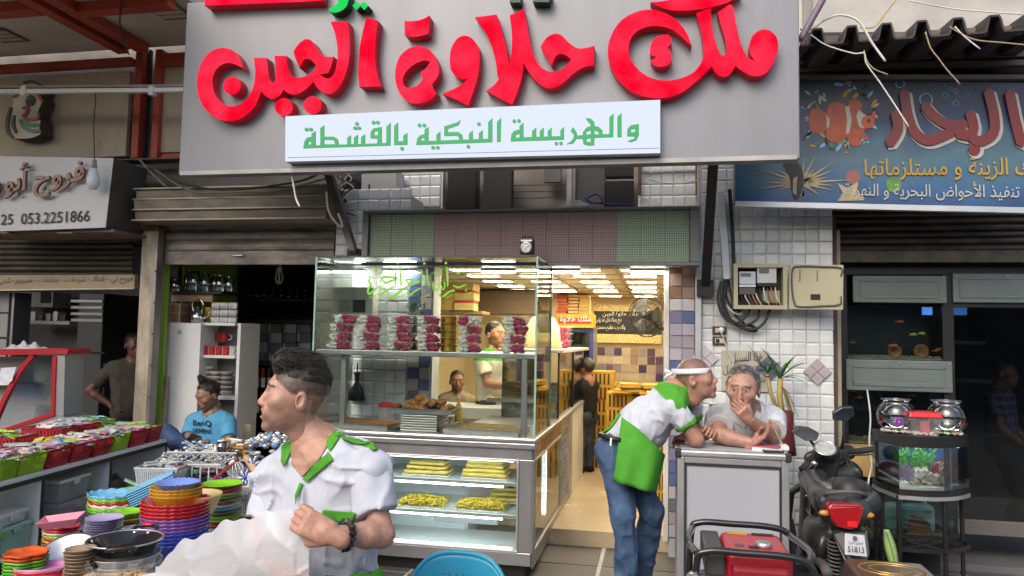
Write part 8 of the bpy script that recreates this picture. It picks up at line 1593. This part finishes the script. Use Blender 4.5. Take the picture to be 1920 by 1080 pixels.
c=UZ(116,985,.72);t=thing('pink_pan','pink tapered loaf pan tilted on the tray stack','loaf pan',(c.x,c.y,U(116,985,c.y).z),.35);mb=MB();lo_=[V((-.10,-.05,0)),V((.10,-.05,0)),V((.10,.05,0)),V((-.10,.05,0))];hi_=[V((-.14,-.08,.06)),V((.14,-.08,.06)),V((.14,.08,.06)),V((-.14,.08,.06))];mb._add(lo_+hi_,[(3,2,1,0),(0,1,5,4),(1,2,6,5),(2,3,7,6),(3,0,4,7)]);mb.build('pan',CLR['pink'],t,solid=.005,bevel=.004);t.rotation_euler=(.12,-.12,.35);t.scale=(.62,.62,.62)
pstack('flower_mould_stack','stack of petal shaped moulds, red on top of green','moulds',46,1098,ZT,36,['teal','white','sky','lime','green','lime','green','lime','orange','orange'],.17,TR_,60,petal)
pstack('oval_tray_stack','stack of long oval trays with a lilac pink one on top','trays',80,1102,ZT,52,['lime','white','green','lime','red','red','rose'],.1,TR_,48,None,(1,.62),rz=.5)
pstack('bowl_stack','tall stack of tan wooden look bowls beside the steel pan','bowls',146,1110,ZT,27,['tan']*12,.24,[(0,.06),(.6,.06),(.9,.3),(1,.36),(.96,.3),(.62,0),(0,0)],32)
c=UZ(128,1040,.64);t=thing('steel_pan','round aluminium baking pan leaning on the stacks','pan',(c.x,c.y,.585));MB().lathe([(0,.004),(.125,.004),(.15,.045),(.165,.047),(.165,.05),(.148,.05),(.122,.009),(0,.009)],n=44).build('pan',M('pan_alu',(.52,.53,.55),.3,.9,var=.1),t,smooth=True);t.scale=(.78,.78,.78);t.rotation_euler=(.55,.1,0);t.location.z=U(128,1040,c.y).z-.03
pstack('grey_colander','pale grey colander behind the black pan','colander',252,1010,ZT,26,['grey','grey','grey'],.16,BW_,36)
pstack('wrapped_stack','stack of pans wrapped in clear film under the black pan','pans',234,1092,ZT,62,['grey','grey','grey'],.22,BW_,40)
c=UZ(234,1024,.70);t=thing('frying_pan','black non stick frying pan with two short handles','frying pan',(c.x,c.y,.69));r=66*mpp(c)
MB().lathe([(0,-.012),(r*.72,-.012),(r*.95,.03),(r,.036),(r*.985,.040),(r*.93,.034),(r*.70,-.004),(0,-.004)],n=52).build('pan',M('nonstick',(.012,.012,.013),.16,0,var=.05,coat=.5),t,smooth=True);MB().tube([V((r*math.cos(a),r*math.sin(a),.040)) for a in np.linspace(0,6.283,61)[:-1]],.0035,6,closed=True).build('rim',m_alu,t,smooth=True)
for a in (1.75,-1.0):
 p=V((math.cos(a),math.sin(a),0));s2=V((-p.y,p.x,0));MB().tube(curve3([p*r*.97+s2*.05+V((0,0,.03)),p*(r+.035)+s2*.045+V((0,0,.045)),p*(r+.045)+V((0,0,.048)),p*(r+.035)-s2*.045+V((0,0,.045)),p*r*.97-s2*.05+V((0,0,.03))],5),.009,8).build('handle',M('bakelite',(.02,.018,.018),.35),t,smooth=True)
 for q_ in (-1,1):MB().sph(p*r*.93+s2*.03*q_+V((0,0,.03)),.009,6).build('rivet',m_chr,t,smooth=True)
MB().sph(V((math.cos(1.75),math.sin(1.75),0))*(r+.04)+V((0,0,.055)),.014,6,(2.2,1,.6)).build('red_tab',CLR['red'],t,smooth=True)
fw=thing('cling_film','crumpled clear film bunched round the frying pan','plastic film',(c.x,c.y-.02,ZT+.002));rs=np.random.RandomState(6);T_=rs.rand(9)*6
mb=MB();mb.grid( lambda u,v:( lambda a,rr:V((rr*math.cos(a),rr*math.sin(a),.105-.09*v**1.4+.012*math.sin(a*9+v*7+T_[0])+.012*math.sin(a*17-v*11+T_[1])+.008*math.sin(a*31+v*23))))(u*2*math.pi,r*(.92+.3*v)+.010*math.sin(u*2*math.pi*13+v*5)),120,18,closeu=True);mb.build('film',FILM('cling',(.75,.77,.8),.2,.1),fw,smooth=False)
for k in range(7):
 c=UZ(170+k*16,1080+(k%3)*4,.62);t=thing('wooden_spoon','small wooden spoon in the heap before the frying pan, %s of seven'%['first','second','third','fourth','fifth','sixth','last'][k],'spoon',(c.x,c.y,.615),.4*k,'wooden spoons');MB().sph((0,0,.01),.026,6,(1.3,1,.35)).build('bowl',M('spoon_wood',(.45,.3,.16),.6,var=.25),t,smooth=True);MB().tube([(.02,0,.012),(.14,0,.02)],.007).build('handle',M('spoon_wood'),t,smooth=True)
pstack('white_tray','white round tray of tan bits at the edge of the plastic bag','tray',292,1092,.62,36,['white'],.1,PL,36)
c=UZ(262,930,.62);
pstack('tray_stack_green','stack of lime green round trays behind the red mould','trays',262,945,.58,48,['lime','brown','lime','brown','lime'],.08,TR_,44)
c=UZ(293,918,.70);t=thing('blue_tray_stack','tilted stack of sky blue oblong trays','trays',(c.x,c.y,.67),.5)
for k in range(7):MB().bb((-.13,-.055,k*.013),(.13,.055,k*.013+.009)).build('tray',CLR['sky'],t,bevel=.004)
t.rotation_euler=(.1,-.42,.5)
c=UZ(255,915,.68);t=thing('green_card','pale green packet leaning by the blue trays','packet',(c.x,c.y,.66),.6);MB().box((0,0,.04),(.14,.06,.006),R=Matrix.Rotation(.5,3,'Y')).build('card',M('pale_green',(.4,.6,.38),.5),t);MB().box((.02,0,.035),(.05,.04,.01),R=Matrix.Rotation(.5,3,'Y')).build('window',m_white,t)
def wbasket(label,px,py,z,w,d,h,rz,mat):
 c=UZ(px,py,z);t=thing('white_basket',label,'basket',(c.x,c.y,z+.001),rz);basket_mesh(w,d,h,22,16).build('basket',mat,t,solid=.004);MB().tube([(-w/2,-d/2,h),(w/2,-d/2,h),(w/2,d/2,h),(-w/2,d/2,h)],.007,6,closed=True).build('rim',mat,t); return t
m_bwh=M('basket_cream',(.60,.56,.50),.45);m_bgr=M('basket_grey',(.50,.50,.49),.45)
b_=wbasket('cream lattice basket of whisks beside the young waiter',452,960,ZT,.30,.24,.17,.1,m_bwh);wbasket('grey white basket of packets at the houseware counter side',305,915,ZU,.24,.22,.13,.25,m_bgr);packets(COL.objects['white_basket.001'],.22,.2,.12,20,pk,77)
def whisk(p,mat,L_,R_,label,rot):
 t=thing('whisk',label,'whisk',p);t.rotation_euler=rot
 for k in range(7):
  a=k*math.pi/7;d=V((math.cos(a),math.sin(a),0));MB().tube(curve3([V((0,0,.0)),d*R_*.8+V((0,0,L_*.4)),d*R_+V((0,0,L_*.7)),V((0,0,L_)),-d*R_+V((0,0,L_*.7)),-d*R_*.8+V((0,0,L_*.4)),V((0,0,0))],4),.0032,5).build('wire',mat,t,smooth=True)
 MB().tube([(0,0,-.12),(0,0,.01)],.009).build('handle',mat,t,smooth=True)
bl_=b_.location
whisk(bl_+V((-.02,0,.14)),M('wh_white',(.7,.7,.7),.35),.17,.045,'white wire whisk standing in the cream basket',(.1,-.2,0));whisk(bl_+V((-.06,-.05,.13)),M('wh_purple',(.4,.12,.5),.35),.12,.04,'purple whisk lying in the cream basket',(.3,-1.0,0))
def spiky(p,label,s=.05):
 t=thing('strainer_flower',label,'strainer',p)
 for k in range(14):a=k*2*math.pi/14;MB().tube([V((0,0,0)),V((math.cos(a)*s*.6,-.01,math.sin(a)*s*.6)),V((math.cos(a)*s,0,math.sin(a)*s))],.0045,5).build('spoke',[M('navy_pl',(.04,.08,.35),.4),m_white][k%2],t,smooth=True)
 MB().sph((0,-.008,0),s*.25,6).build('hub',M('navy_pl'),t)
spiky(bl_+V((.05,-.05,.21)),'blue and white spoked strainer above the whisk basket');spiky(bl_+V((.07,-.07,.13)),'lower blue and white spoked strainer in the whisk basket');spiky(bl_+V((.04,.05,.27)),'uppermost blue and white spoked strainer',.045)
c=UZ(360,905,ZU);t=thing('dish_rack','pale wire dish rack holding packets and cutlery','dish rack',(c.x,c.y,ZU+.001),.2)
for k in range(9):MB().tube([(-.2+k*.05,-.13,.0),(-.2+k*.05,-.13,.13),(-.2+k*.05,.13,.16),(-.2+k*.05,.13,0)],.005,5).build('wire',m_bgr,t)
for (y,z) in ((-.13,.0),(-.13,.13),(.13,.16)):MB().tube([(-.22,y,z),(.22,y,z)],.007,6).build('rail',m_bgr,t)
packets(t,.42,.26,.08,40,pk+[M('green_tag',(.15,.45,.25),.4)],78,1.1)
pstack('plate_stack','stack of white rimmed plates below the cutlery heap','plates',385,925,ZT+.02,34,['brown','cream','brown','cream','brown','cream','cream'],.13,PL,36);pstack('plate_stack','stack of cream oblong plates under the dish rack','plates',330,925,ZT+.02,30,['cream','white','cream','white','cream'],.14,PL,36)
def heap(name,label,px,py,z,w,d,hh_,n,mats,seed,kind='spoon',cat='utensils'):
 c=UZ(px,py,z);t=thing(name,label,cat,(c.x,c.y,z+.001));rs=np.random.RandomState(seed);mb=MB()
 for i in range(n):
  x,y=rs.normal(0,w/3.2),rs.normal(0,d/3.2);z0=max(.01,hh_*math.exp(-(x/w*2.2)**2-(y/d*2.2)**2)*rs.uniform(.6,1.05));a=rs.uniform(0,6.28);l=rs.uniform(.05,.1);dv=V((math.cos(a),math.sin(a),rs.normal(0,.25)))*l;p=V((x,y,z0));mb.mi(int(rs.randint(len(mats))))
  if kind=='spoon':mb.tube([p-dv,p+dv],.004,5);mb.sph(p+dv*1.15,.016,4,(1,1,.5))
  elif kind=='handle':mb.tube([p-dv*.6,p+dv*.9],[.008,.011],6)
  else:mb.sph(p,rs.uniform(.018,.03),5,(1,1,rs.uniform(.5,1)))
 tag(mb.build('pile',mats,t,smooth=True),kind='stuff'); return t
m_sv=M('silver',(.6,.6,.61),.22,.9,var=.1);m_wdh=M('wood_handle',(.48,.24,.06),.45,var=.2);m_clp=GLASS('clear_plastic',(.85,.87,.88),3.5,1.5,.1,.08)
heap('cutlery_heap','heap of shiny silver ladles and spoons on the rear table',405,895,ZU,.34,.26,.13,120,[m_sv,m_sv,m_blackmetal,m_white],1);heap('wooden_handled_tools','heap of wooden handled spatulas on the rear table',430,862,ZU+.06,.3,.24,.16,34,[m_wdh,m_wdh,m_white],2,'handle');heap('strainer_heap','heap of small metal strainers and gadgets by the display case',505,846,ZU+.08,.42,.34,.13,190,[m_sv,m_white,m_sv,M('blue_bits',(.15,.3,.55),.4),M('beige_bits',(.45,.4,.33),.5)],3,'ball');heap('packet_heap','scattered white packets and graters behind the dish rack',375,862,ZU+.04,.34,.26,.1,80,[m_white,m_sv,M('pale_blue',(.4,.5,.62),.4)],4,'spoon')
pstack('plate_stack','stack of white plates behind the wooden handled tools','plates',445,852,ZU+.06,32,['white']*6,.1,PL,36);pstack('plate_stack','low stack of white saucers beside the glass tumbler','plates',402,862,ZU+.06,24,['white']*5,.1,PL,36)
c=UZ(416,846,ZU+.14);t=thing('glass_tumbler','clear glass tumbler standing among the white plates','glass',(c.x,c.y,ZU+.12));MB().lathe([(.028,0),(.036,.08),(.033,.08),(.025,.006),(0,.006)],n=18).build('glass',m_clp,t,smooth=True)
c=UZ(420,905,ZU+.05);t=thing('red_grater','dark red handled peeler lying on the cutlery','peeler',(c.x,c.y,ZU+.12),1.0);MB().box((0,0,0),(.15,.03,.014),R=Matrix.Rotation(-.6,3,'Y')).build('handle',M('dark_red',(.22,.03,.03),.4),t,bevel=.005);MB().sph((.07,0,.055),.016,6).build('knob',M('dark_red'),t)
ra=thing('wooden_rolling_pin','wooden rolling pin propped beside the waiter shirt','rolling pin',U(478,895,4.1));MB(ra.location).tube([U(462,858,4.2),U(480,885,4.1),U(492,908,4.02)],.022,10).build('roller',M('pin_wood',(.5,.34,.2),.6),ra,smooth=True);MB(ra.location).tube([U(492,908,4.02),U(497,918,4.0)],.011,8).build('grip',M('pin_wood'),ra)
#scooter
def cmesh(name,prims,h,mat,parent,col=(1,1,1),disp=None):
 v_,f_=solid([tuple([p[0]]+[np.array(x) if isinstance(x,(V,tuple,list)) and len(x)==3 and i in (0,1) and not (p[0] in ('e','-e') and i==1) else x for i,x in enumerate(p[1:])]) for p in prims],h,disp); return mesh_np(name,[(v_,f_,np.tile(np.array(col),(len(v_),1)))],mat,parent)
sc0=U(1588,1000,4.62);scx=sc0.x
sc_=thing('scooter','black motor scooter seen from behind with red tail light and plate 51813','scooter',(scx,4.8,0))
m_blk=M('scooter_black',(.025,.026,.028),.32,var=.15,attr=None,coat=.2);m_gry=M('scooter_grey',(.035,.036,.039),.35,var=.15,coat=.15);m_tyre=M('tyre',(.02,.02,.02),.8);m_seat=M('scooter_seat',(.022,.022,.024),.5,bump=.2)
fx=scx-.14
def S(px,py,Y): return np.array(U(px,py,Y))
cmesh('body_panel',[('c',S(1560,935,4.9),S(1598,955,4.55),.10,.075,.05),('c',S(1625,940,4.9),S(1608,955,4.55),.08,.07,.05),('c',S(1522,900,5.15),S(1556,945,4.85),.07,.09,.05),('c',S(1530,985,5.0),S(1560,1000,4.8),.06,.07,.05),('e',S(1528,1010,4.95),(.07,.22,.12),None,.04)],.012,m_gry,sc_)
cmesh('seat',[('c',S(1575,920,5.05),S(1592,922,4.7),.085,.085,.04),('c',S(1555,922,4.95),S(1610,922,4.85),.07,.075,.04),('cut',S(1585,940,4.8),(0,0,-1))],.012,m_seat,sc_)
cmesh('leg_shield',[('c',S(1515,890,5.3),S(1600,890,5.4),.06,.06,.05),('c',S(1520,880,5.35),S(1518,1020,5.2),.06,.07,.05),('c',S(1590,880,5.4),S(1580,1000,5.3),.06,.06,.05)],.014,m_blk,sc_)
cmesh('handlebar_cowl',[('c',S(1525,862,5.3),S(1590,848,5.38),.06,.05,.04),('c',S(1555,872,5.32),S(1550,900,5.34),.06,.06,.04),('e',S(1550,850,5.25),(.085,.06,.05),None,.04)],.011,m_blk,sc_)
gd=MB(sc_.location);gc=U(1547,849,5.19);Rg=Matrix.Rotation(.75,3,'X');gd.lathe([(0,.004),(.055,.004),(.06,0)],gc+V((0,-.012,.03)),24,R=Matrix.Diagonal((1.15,1,1))@Rg);gd.build('gauge',M('gauge',(.4,.42,.38),.25,var=.3,vs=40),sc_)
gd=MB(sc_.location);gd.tube([gc+V((0,-.012,.03))+Rg@V((.066*math.cos(a),.058*math.sin(a),.003)) for a in np.linspace(0,6.283,25)[:-1]],.006,6,closed=True);gd.build('gauge_ring',m_chr,sc_,smooth=True)
for (a,b) in (((1528,862),(1502,880)),((1592,848),(1640,842))):MB(sc_.location).tube([U(*a,5.28),U(*b,5.2)],.020,10).build('grip',m_tyre,sc_,smooth=True);MB(sc_.location).tube([U(a[0]-4,a[1]+6,5.24),U(b[0]-2,b[1]+10,5.14)],.006,6).build('brake_lever',m_chr,sc_)
MB(sc_.location).sph(U(1527,869,5.2),.022,6).build('lever_clamp',m_chr,sc_,smooth=True)
for (st,c_,sz,rot) in (((1532,850),(1511,815),(.085,.02,.045),.25),((1578,842),(1582,778),(.075,.02,.05),-.35)):
 MB(sc_.location).tube([U(*st,5.28),U((st[0]+c_[0])/2+3,(st[1]+c_[1])/2,5.25),U(*c_,5.22)],.009,8).build('mirror_stem',m_blk,sc_,smooth=True);p=U(*c_,5.2);Rm=Matrix.Rotation(rot,3,'Y')
 pts=[(-1,-.3),(-.75,.7),(.1,1),(.95,.6),(.85,-.5),(.1,-.95)];q_=[p+Rm@V((a*sz[0],0,b*sz[2])) for a,b in pts];MB(sc_.location).prism(q_,(0,.035,.01)).build('mirror_shell',m_blk,sc_,bevel=.008);q_=[p+Rm@V((a*sz[0]*.88,-.003,b*sz[2]*.86)) for a,b in pts];MB(sc_.location).prism(q_,(0,.002,0)).build('mirror_glass',M('mirror',(.6,.62,.65),.06,1,var=0),sc_)
tl=[U(1549,951,4.47),U(1560,946,4.46),U(1612,947,4.46),U(1622,954,4.47),U(1612,985,4.46),U(1598,994,4.45),U(1572,990,4.45),U(1560,978,4.46)]
MB(sc_.location).prism(tl,(0,.08,.01)).build('tail_light',M('tail_red',(.32,.01,.015),.12,var=.1,coat=.6),sc_,bevel=.014,seg=3);MB(sc_.location).prism([p+V((0,.03,.02)) for p in [U(1536,946,4.5),U(1550,938,4.5),U(1620,940,4.5),U(1636,950,4.5),U(1622,1000,4.5),U(1600,1008,4.5),U(1565,1000,4.5),U(1545,975,4.5)]],(0,.12,.02)).build('tail_cowl',m_gry,sc_,bevel=.02,seg=3)
MB(sc_.location).box(U(1598,983,4.445),(.05,.006,.03)).build('reflector',M('reflector',(.5,.02,.02),.1,emit=.15,ecol=(1,.02,.02)),sc_)
pq_=[U(1584,1040,4.44),U(1626,1044,4.44),U(1621,1004,4.47),U(1584,1000,4.47)]
MB(sc_.location).hexa([p+V((0,.006,0)) for p in pq_],pq_).build('number_plate',M('plate_white',(.5,.52,.55),.4,var=.08),sc_,bevel=.002)
lettering('plate_number','51813',U(1589,1034,4.435),U(1620,1037,4.435),U(1600,1023,4.44).z-U(1600,1034,4.44).z,m_num,sc_,sc_.location,ar=False,bold=.008,nudge=(0,-.004,.0));lettering('plate_writing','الجمهورية العربية',U(1590,1020,4.45),U(1618,1022,4.45),.022,m_num,sc_,sc_.location,nudge=(0,-.006,0));MB(sc_.location).lathe([(0,0),(.012,0),(.012,.002),(0,.002)],U(1603,1009,4.45),12,R=Matrix.Rotation(math.pi/2,3,'X')).build('plate_emblem',m_dim,sc_)
MB(sc_.location).prism([U(1560,1000,4.56),U(1580,995,4.53),U(1628,1000,4.53),U(1632,1040,4.5),U(1622,1062,4.46),U(1600,1066,4.45),U(1586,1058,4.46)],(0,.03,.01)).build('mud_guard',m_gry,sc_,bevel=.01)
Ry=Matrix.Rotation(math.pi/2,3,'Y')
def wheel(c,r,w_):
 ty=MB(sc_.location).lathe([(r*.62,-w_*.5),(r*.9,-w_*.55),(r,-w_*.25),(r*1.01,0),(r,w_*.25),(r*.9,w_*.55),(r*.62,w_*.5),(r*.62,-w_*.5)],c,40,R=Ry,cap=False).build('wheel',m_tyre,sc_,smooth=True);MB(sc_.location).lathe([(0,-.03),(.05,-.03),(.05,.03),(0,.03)],c,20,R=Ry).build('hub',m_alu,ty)
 for k in range(5):a=k*2*math.pi/5;d=Ry@V((math.cos(a),math.sin(a),0));MB(sc_.location).tube([V(c)+d*.04,V(c)+d*r*.64],.018,6).build('spoke',m_dim,ty)
wheel((scx+.01,4.78,.21),.21,.10);wheel((fx-.05,5.55,.21),.21,.09)
mb=MB(sc_.location);p0,p1=U(1562,1010,4.62),U(1566,1075,4.66);mb.tube([p0.lerp(p1,k/90)+V((.032*math.cos(k*.62),.032*math.sin(k*.62),0)) for k in range(91)],.006,5);mb.build('shock_spring',m_dim,sc_,smooth=True);MB(sc_.location).tube([p0,p1],.016,10).build('shock_absorber',m_blackmetal,sc_)
MB(sc_.location).tube([U(1520,1045,4.9),U(1545,1060,4.7),U(1552,1075,4.55)],.03,10).build('exhaust',m_dim,sc_,smooth=True);MB(sc_.location).bb((fx-.16,4.95,.2),(fx+.16,5.3,.26)).build('footboard',m_blk,sc_,bevel=.01);MB(sc_.location).tube([V((fx-.05,5.55,.21)),V((fx-.03,5.4,.6)),V(S(1552,880,5.33))],.025,8).build('fork',m_blk,sc_)
for k,(a,b,c_) in enumerate((((1528,868),(1512,890),(1530,925)),((1532,866),(1520,900),(1538,930)),((1588,856),(1604,885),(1592,915)),((1585,858),(1596,890),(1580,920)))):MB(sc_.location).tube(curve3([U(*a,5.2),U(*b,5.12),U(*c_,5.15)],6),.005,6).build('control_cable',m_cable,sc_,smooth=True)
MB(sc_.location).tube(curve3([U(1546,936,4.72),U(1550,926,4.5),U(1585,922,4.44),U(1618,926,4.5),U(1626,936,4.72)],7),.011,8).build('grab_rail',m_dim,sc_,smooth=True)
for (x,y) in ((1546,962),(1628,966)):MB(sc_.location).sph(U(x,y,4.5),.022,7,(1.5,.8,.8)).build('indicator',M('amber',(.5,.2,.03),.15,coat=.5),sc_,smooth=True)
for (x,y) in ((1512,930),(1518,975),(1530,1020),(1542,985),(1556,965)):MB(sc_.location).sph(U(x,y,4.74 if x>1525 else 4.95),.009,5).build('bolt',m_chr,sc_)
for pts in (((1510,915),(1524,950),(1548,972)),((1512,955),(1530,985),(1552,1000)),((1518,1040),(1536,1050),(1556,1048))):MB(sc_.location).tube(curve3([U(x,y,4.72+.006*(1560-x)) for x,y in pts],6),.006,6).build('panel_trim',m_dim,sc_,smooth=True)
bgx=thing('rag','pinkish white rag tucked in the scooter footwell','rag',U(1578,910,5.15));MB().grid( lambda u,v:V(((u-.5)*.16,(v-.5)*.08,.03*math.sin(u*9)*math.sin(v*5)+.02)),14,8).build('cloth',M('rag',(.5,.42,.43),.8,var=.3,vs=30),bgx,solid=.004,smooth=True)
cable('cord',[U(1626,731,6.05),U(1632,780,5.9),U(1630,830,5.6),U(1634,870,5.4),U(1628,905,5.2),U(1627,955,4.9)],.006,m_wcable,'long white cord hanging from the grey green panel to the scooter',cat='cord')
#generator
Yg0=3.45;gp= lambda x,y,Y:U(x,y,Y);gz=U(1400,1050,Yg0).z
gn=thing('generator','red portable generator in a black tube frame before the counter','generator',(U(1410,1050,Yg0).x,3.7,0));m_gr=M('generator_red',(.42,.015,.028),.3,var=.06,coat=.3);m_tb=M('frame_black',(.012,.012,.014),.25,var=.05,coat=.4)
gx0,gx1=U(1300,1050,3.5).x,U(1520,1050,3.5).x;zt_=U(1400,1036,3.45).z;yf,yb2=3.42,3.95
for y,dz in ((yf,0),(yb2,.0)):
 MB(gn.location).tube(curve3([V((gx0,y,.06)),V((gx0,y,.3)),V((gx0+.01,y,zt_-.06)),V((gx0+.05,y,zt_)),V((gx0+.2,y,zt_+.004)),V((gx1-.1,y,zt_)),V((gx1-.02,y,zt_-.03)),V((gx1,y,zt_-.12)),V((gx1,y,.06))],6),.016,10).build('frame_hoop',m_tb,gn,smooth=True)
for x in (gx0,gx1):MB(gn.location).tube([(x,yf,.08),(x,yb2,.08)],.016,10).build('frame_bar',m_tb,gn,smooth=True)
MB(gn.location).tube(curve3([V((gx0+.02,yf,zt_-.02)),V((gx0-.02,yf+.2,zt_-.005)),V((gx0+.02,yb2,zt_-.02))],6),.016,10).build('frame_bar',m_tb,gn,smooth=True);MB(gn.location).tube(curve3([V((gx1-.02,yf,zt_-.03)),V((gx1+.02,yf+.2,zt_-.02)),V((gx1-.02,yb2,zt_-.03))],6),.016,10).build('frame_bar',m_tb,gn,smooth=True)
MB(gn.location).bb((gx0+.14,yf+.07,zt_-.17),(gx1-.07,yb2-.07,zt_-.015)).build('fuel_tank',m_gr,gn,bevel=.03,seg=4);MB(gn.location).bb((gx0+.05,yf+.06,zt_-.12),(gx0+.135,yb2-.06,zt_-.02)).build('control_panel',M('panel_dark',(.05,.05,.052),.4),gn,bevel=.01)
MB(gn.location).lathe([(.035,0),(.038,.012),(.034,.022),(.03,.025),(0,.026)],(gx1-.18,3.62,zt_-.016),22).build('fuel_cap',m_alu,gn,smooth=True)
for (x,w_,y,mt) in ((gx0+.22,.09,3.84,M('sticker_y',(.55,.35,.03),.4)),(gx0+.34,.10,3.84,m_blackmetal),(gx0+.21,.04,3.62,m_dim),(gx0+.27,.04,3.60,m_blackmetal)):MB(gn.location).bb((x-w_/2,y-.02,zt_-.0145),(x+w_/2,y+.02,zt_-.012)).build('sticker',mt,gn)
MB(gn.location).bb((gx0+.16,yf+.02,.12),(gx1-.09,yf+.12,zt_-.06)).build('front_cover',M('cover_red',(.24,.01,.02),.35,coat=.2),gn,bevel=.02,seg=3);MB(gn.location).bb((gx0+.04,yf+.12,.08),(gx1-.05,yb2-.08,zt_-.2)).build('engine',m_blackmetal,gn,bevel=.02);MB(gn.location).lathe([(.05,0),(.055,.05),(.03,.08),(0,.085)],(gx0+.01,yf+.03,zt_-.14),18,R=Matrix.Rotation(math.pi/2,3,'X')).build('carburettor',m_chr,gn,smooth=True)
cx_=thing('printed_carton','brown and gold printed carton at the foot of the scooter','carton',(U(1668,1085,3.9).x,3.9,0));zc_=U(1668,1070,3.85).z;hw=(U(1745,1070,3.85).x-U(1592,1070,3.85).x)/2
MB(cx_.location).bb((cx_.location.x-hw,3.72,.0),(cx_.location.x+hw,4.02,zc_)).build('box',M('carton_brown',(.10,.05,.035),.35,var=.2),cx_,bevel=.012)
for a in (.55,.8):MB(cx_.location).tube([V((cx_.location.x+hw*a*math.cos(t_),3.87+.13*a*math.sin(t_),zc_+.001)) for t_ in np.linspace(0,6.283,41)[:-1]],.004,5,closed=True).build('gold_line',M('gold_print',(.5,.34,.1),.3,.7),cx_,smooth=True)
lfx=thing('green_leaf','tall pale green leaf standing up behind the carton','leaf',U(1678,1068,4.08));mb=MB(lfx.location);mb.grid( lambda u,v:U(1662+18*v+(u-.5)*22*math.sin(math.pi*(.12+.80*v))**.8,993+82*v,4.08+.03*(2*u-1)**2),7,14);mb.build('blade',M('pale_leaf',(.30,.44,.16),.5,var=.25,vs=9),lfx,solid=.003,smooth=True);MB(lfx.location).tube([U(1662,997,4.072),U(1672,1030,4.072),U(1682,1075,4.072)],.003,5).build('rib',M('leaf_rib',(.12,.25,.07),.5),lfx)
bc_=plastic_chair('blue_chair','sky blue perforated plastic armchair between the waiter and the case',M('blue_chair',(.03,.33,.50),.38,var=.05),(0,0,0),0);
tp0=U(862,1040,2.75);bc_.location=(tp0.x,tp0.y-.30,tp0.z-.82);bc_.rotation_euler=(0,0,-.06);bc_.scale=(.80,.9,1)
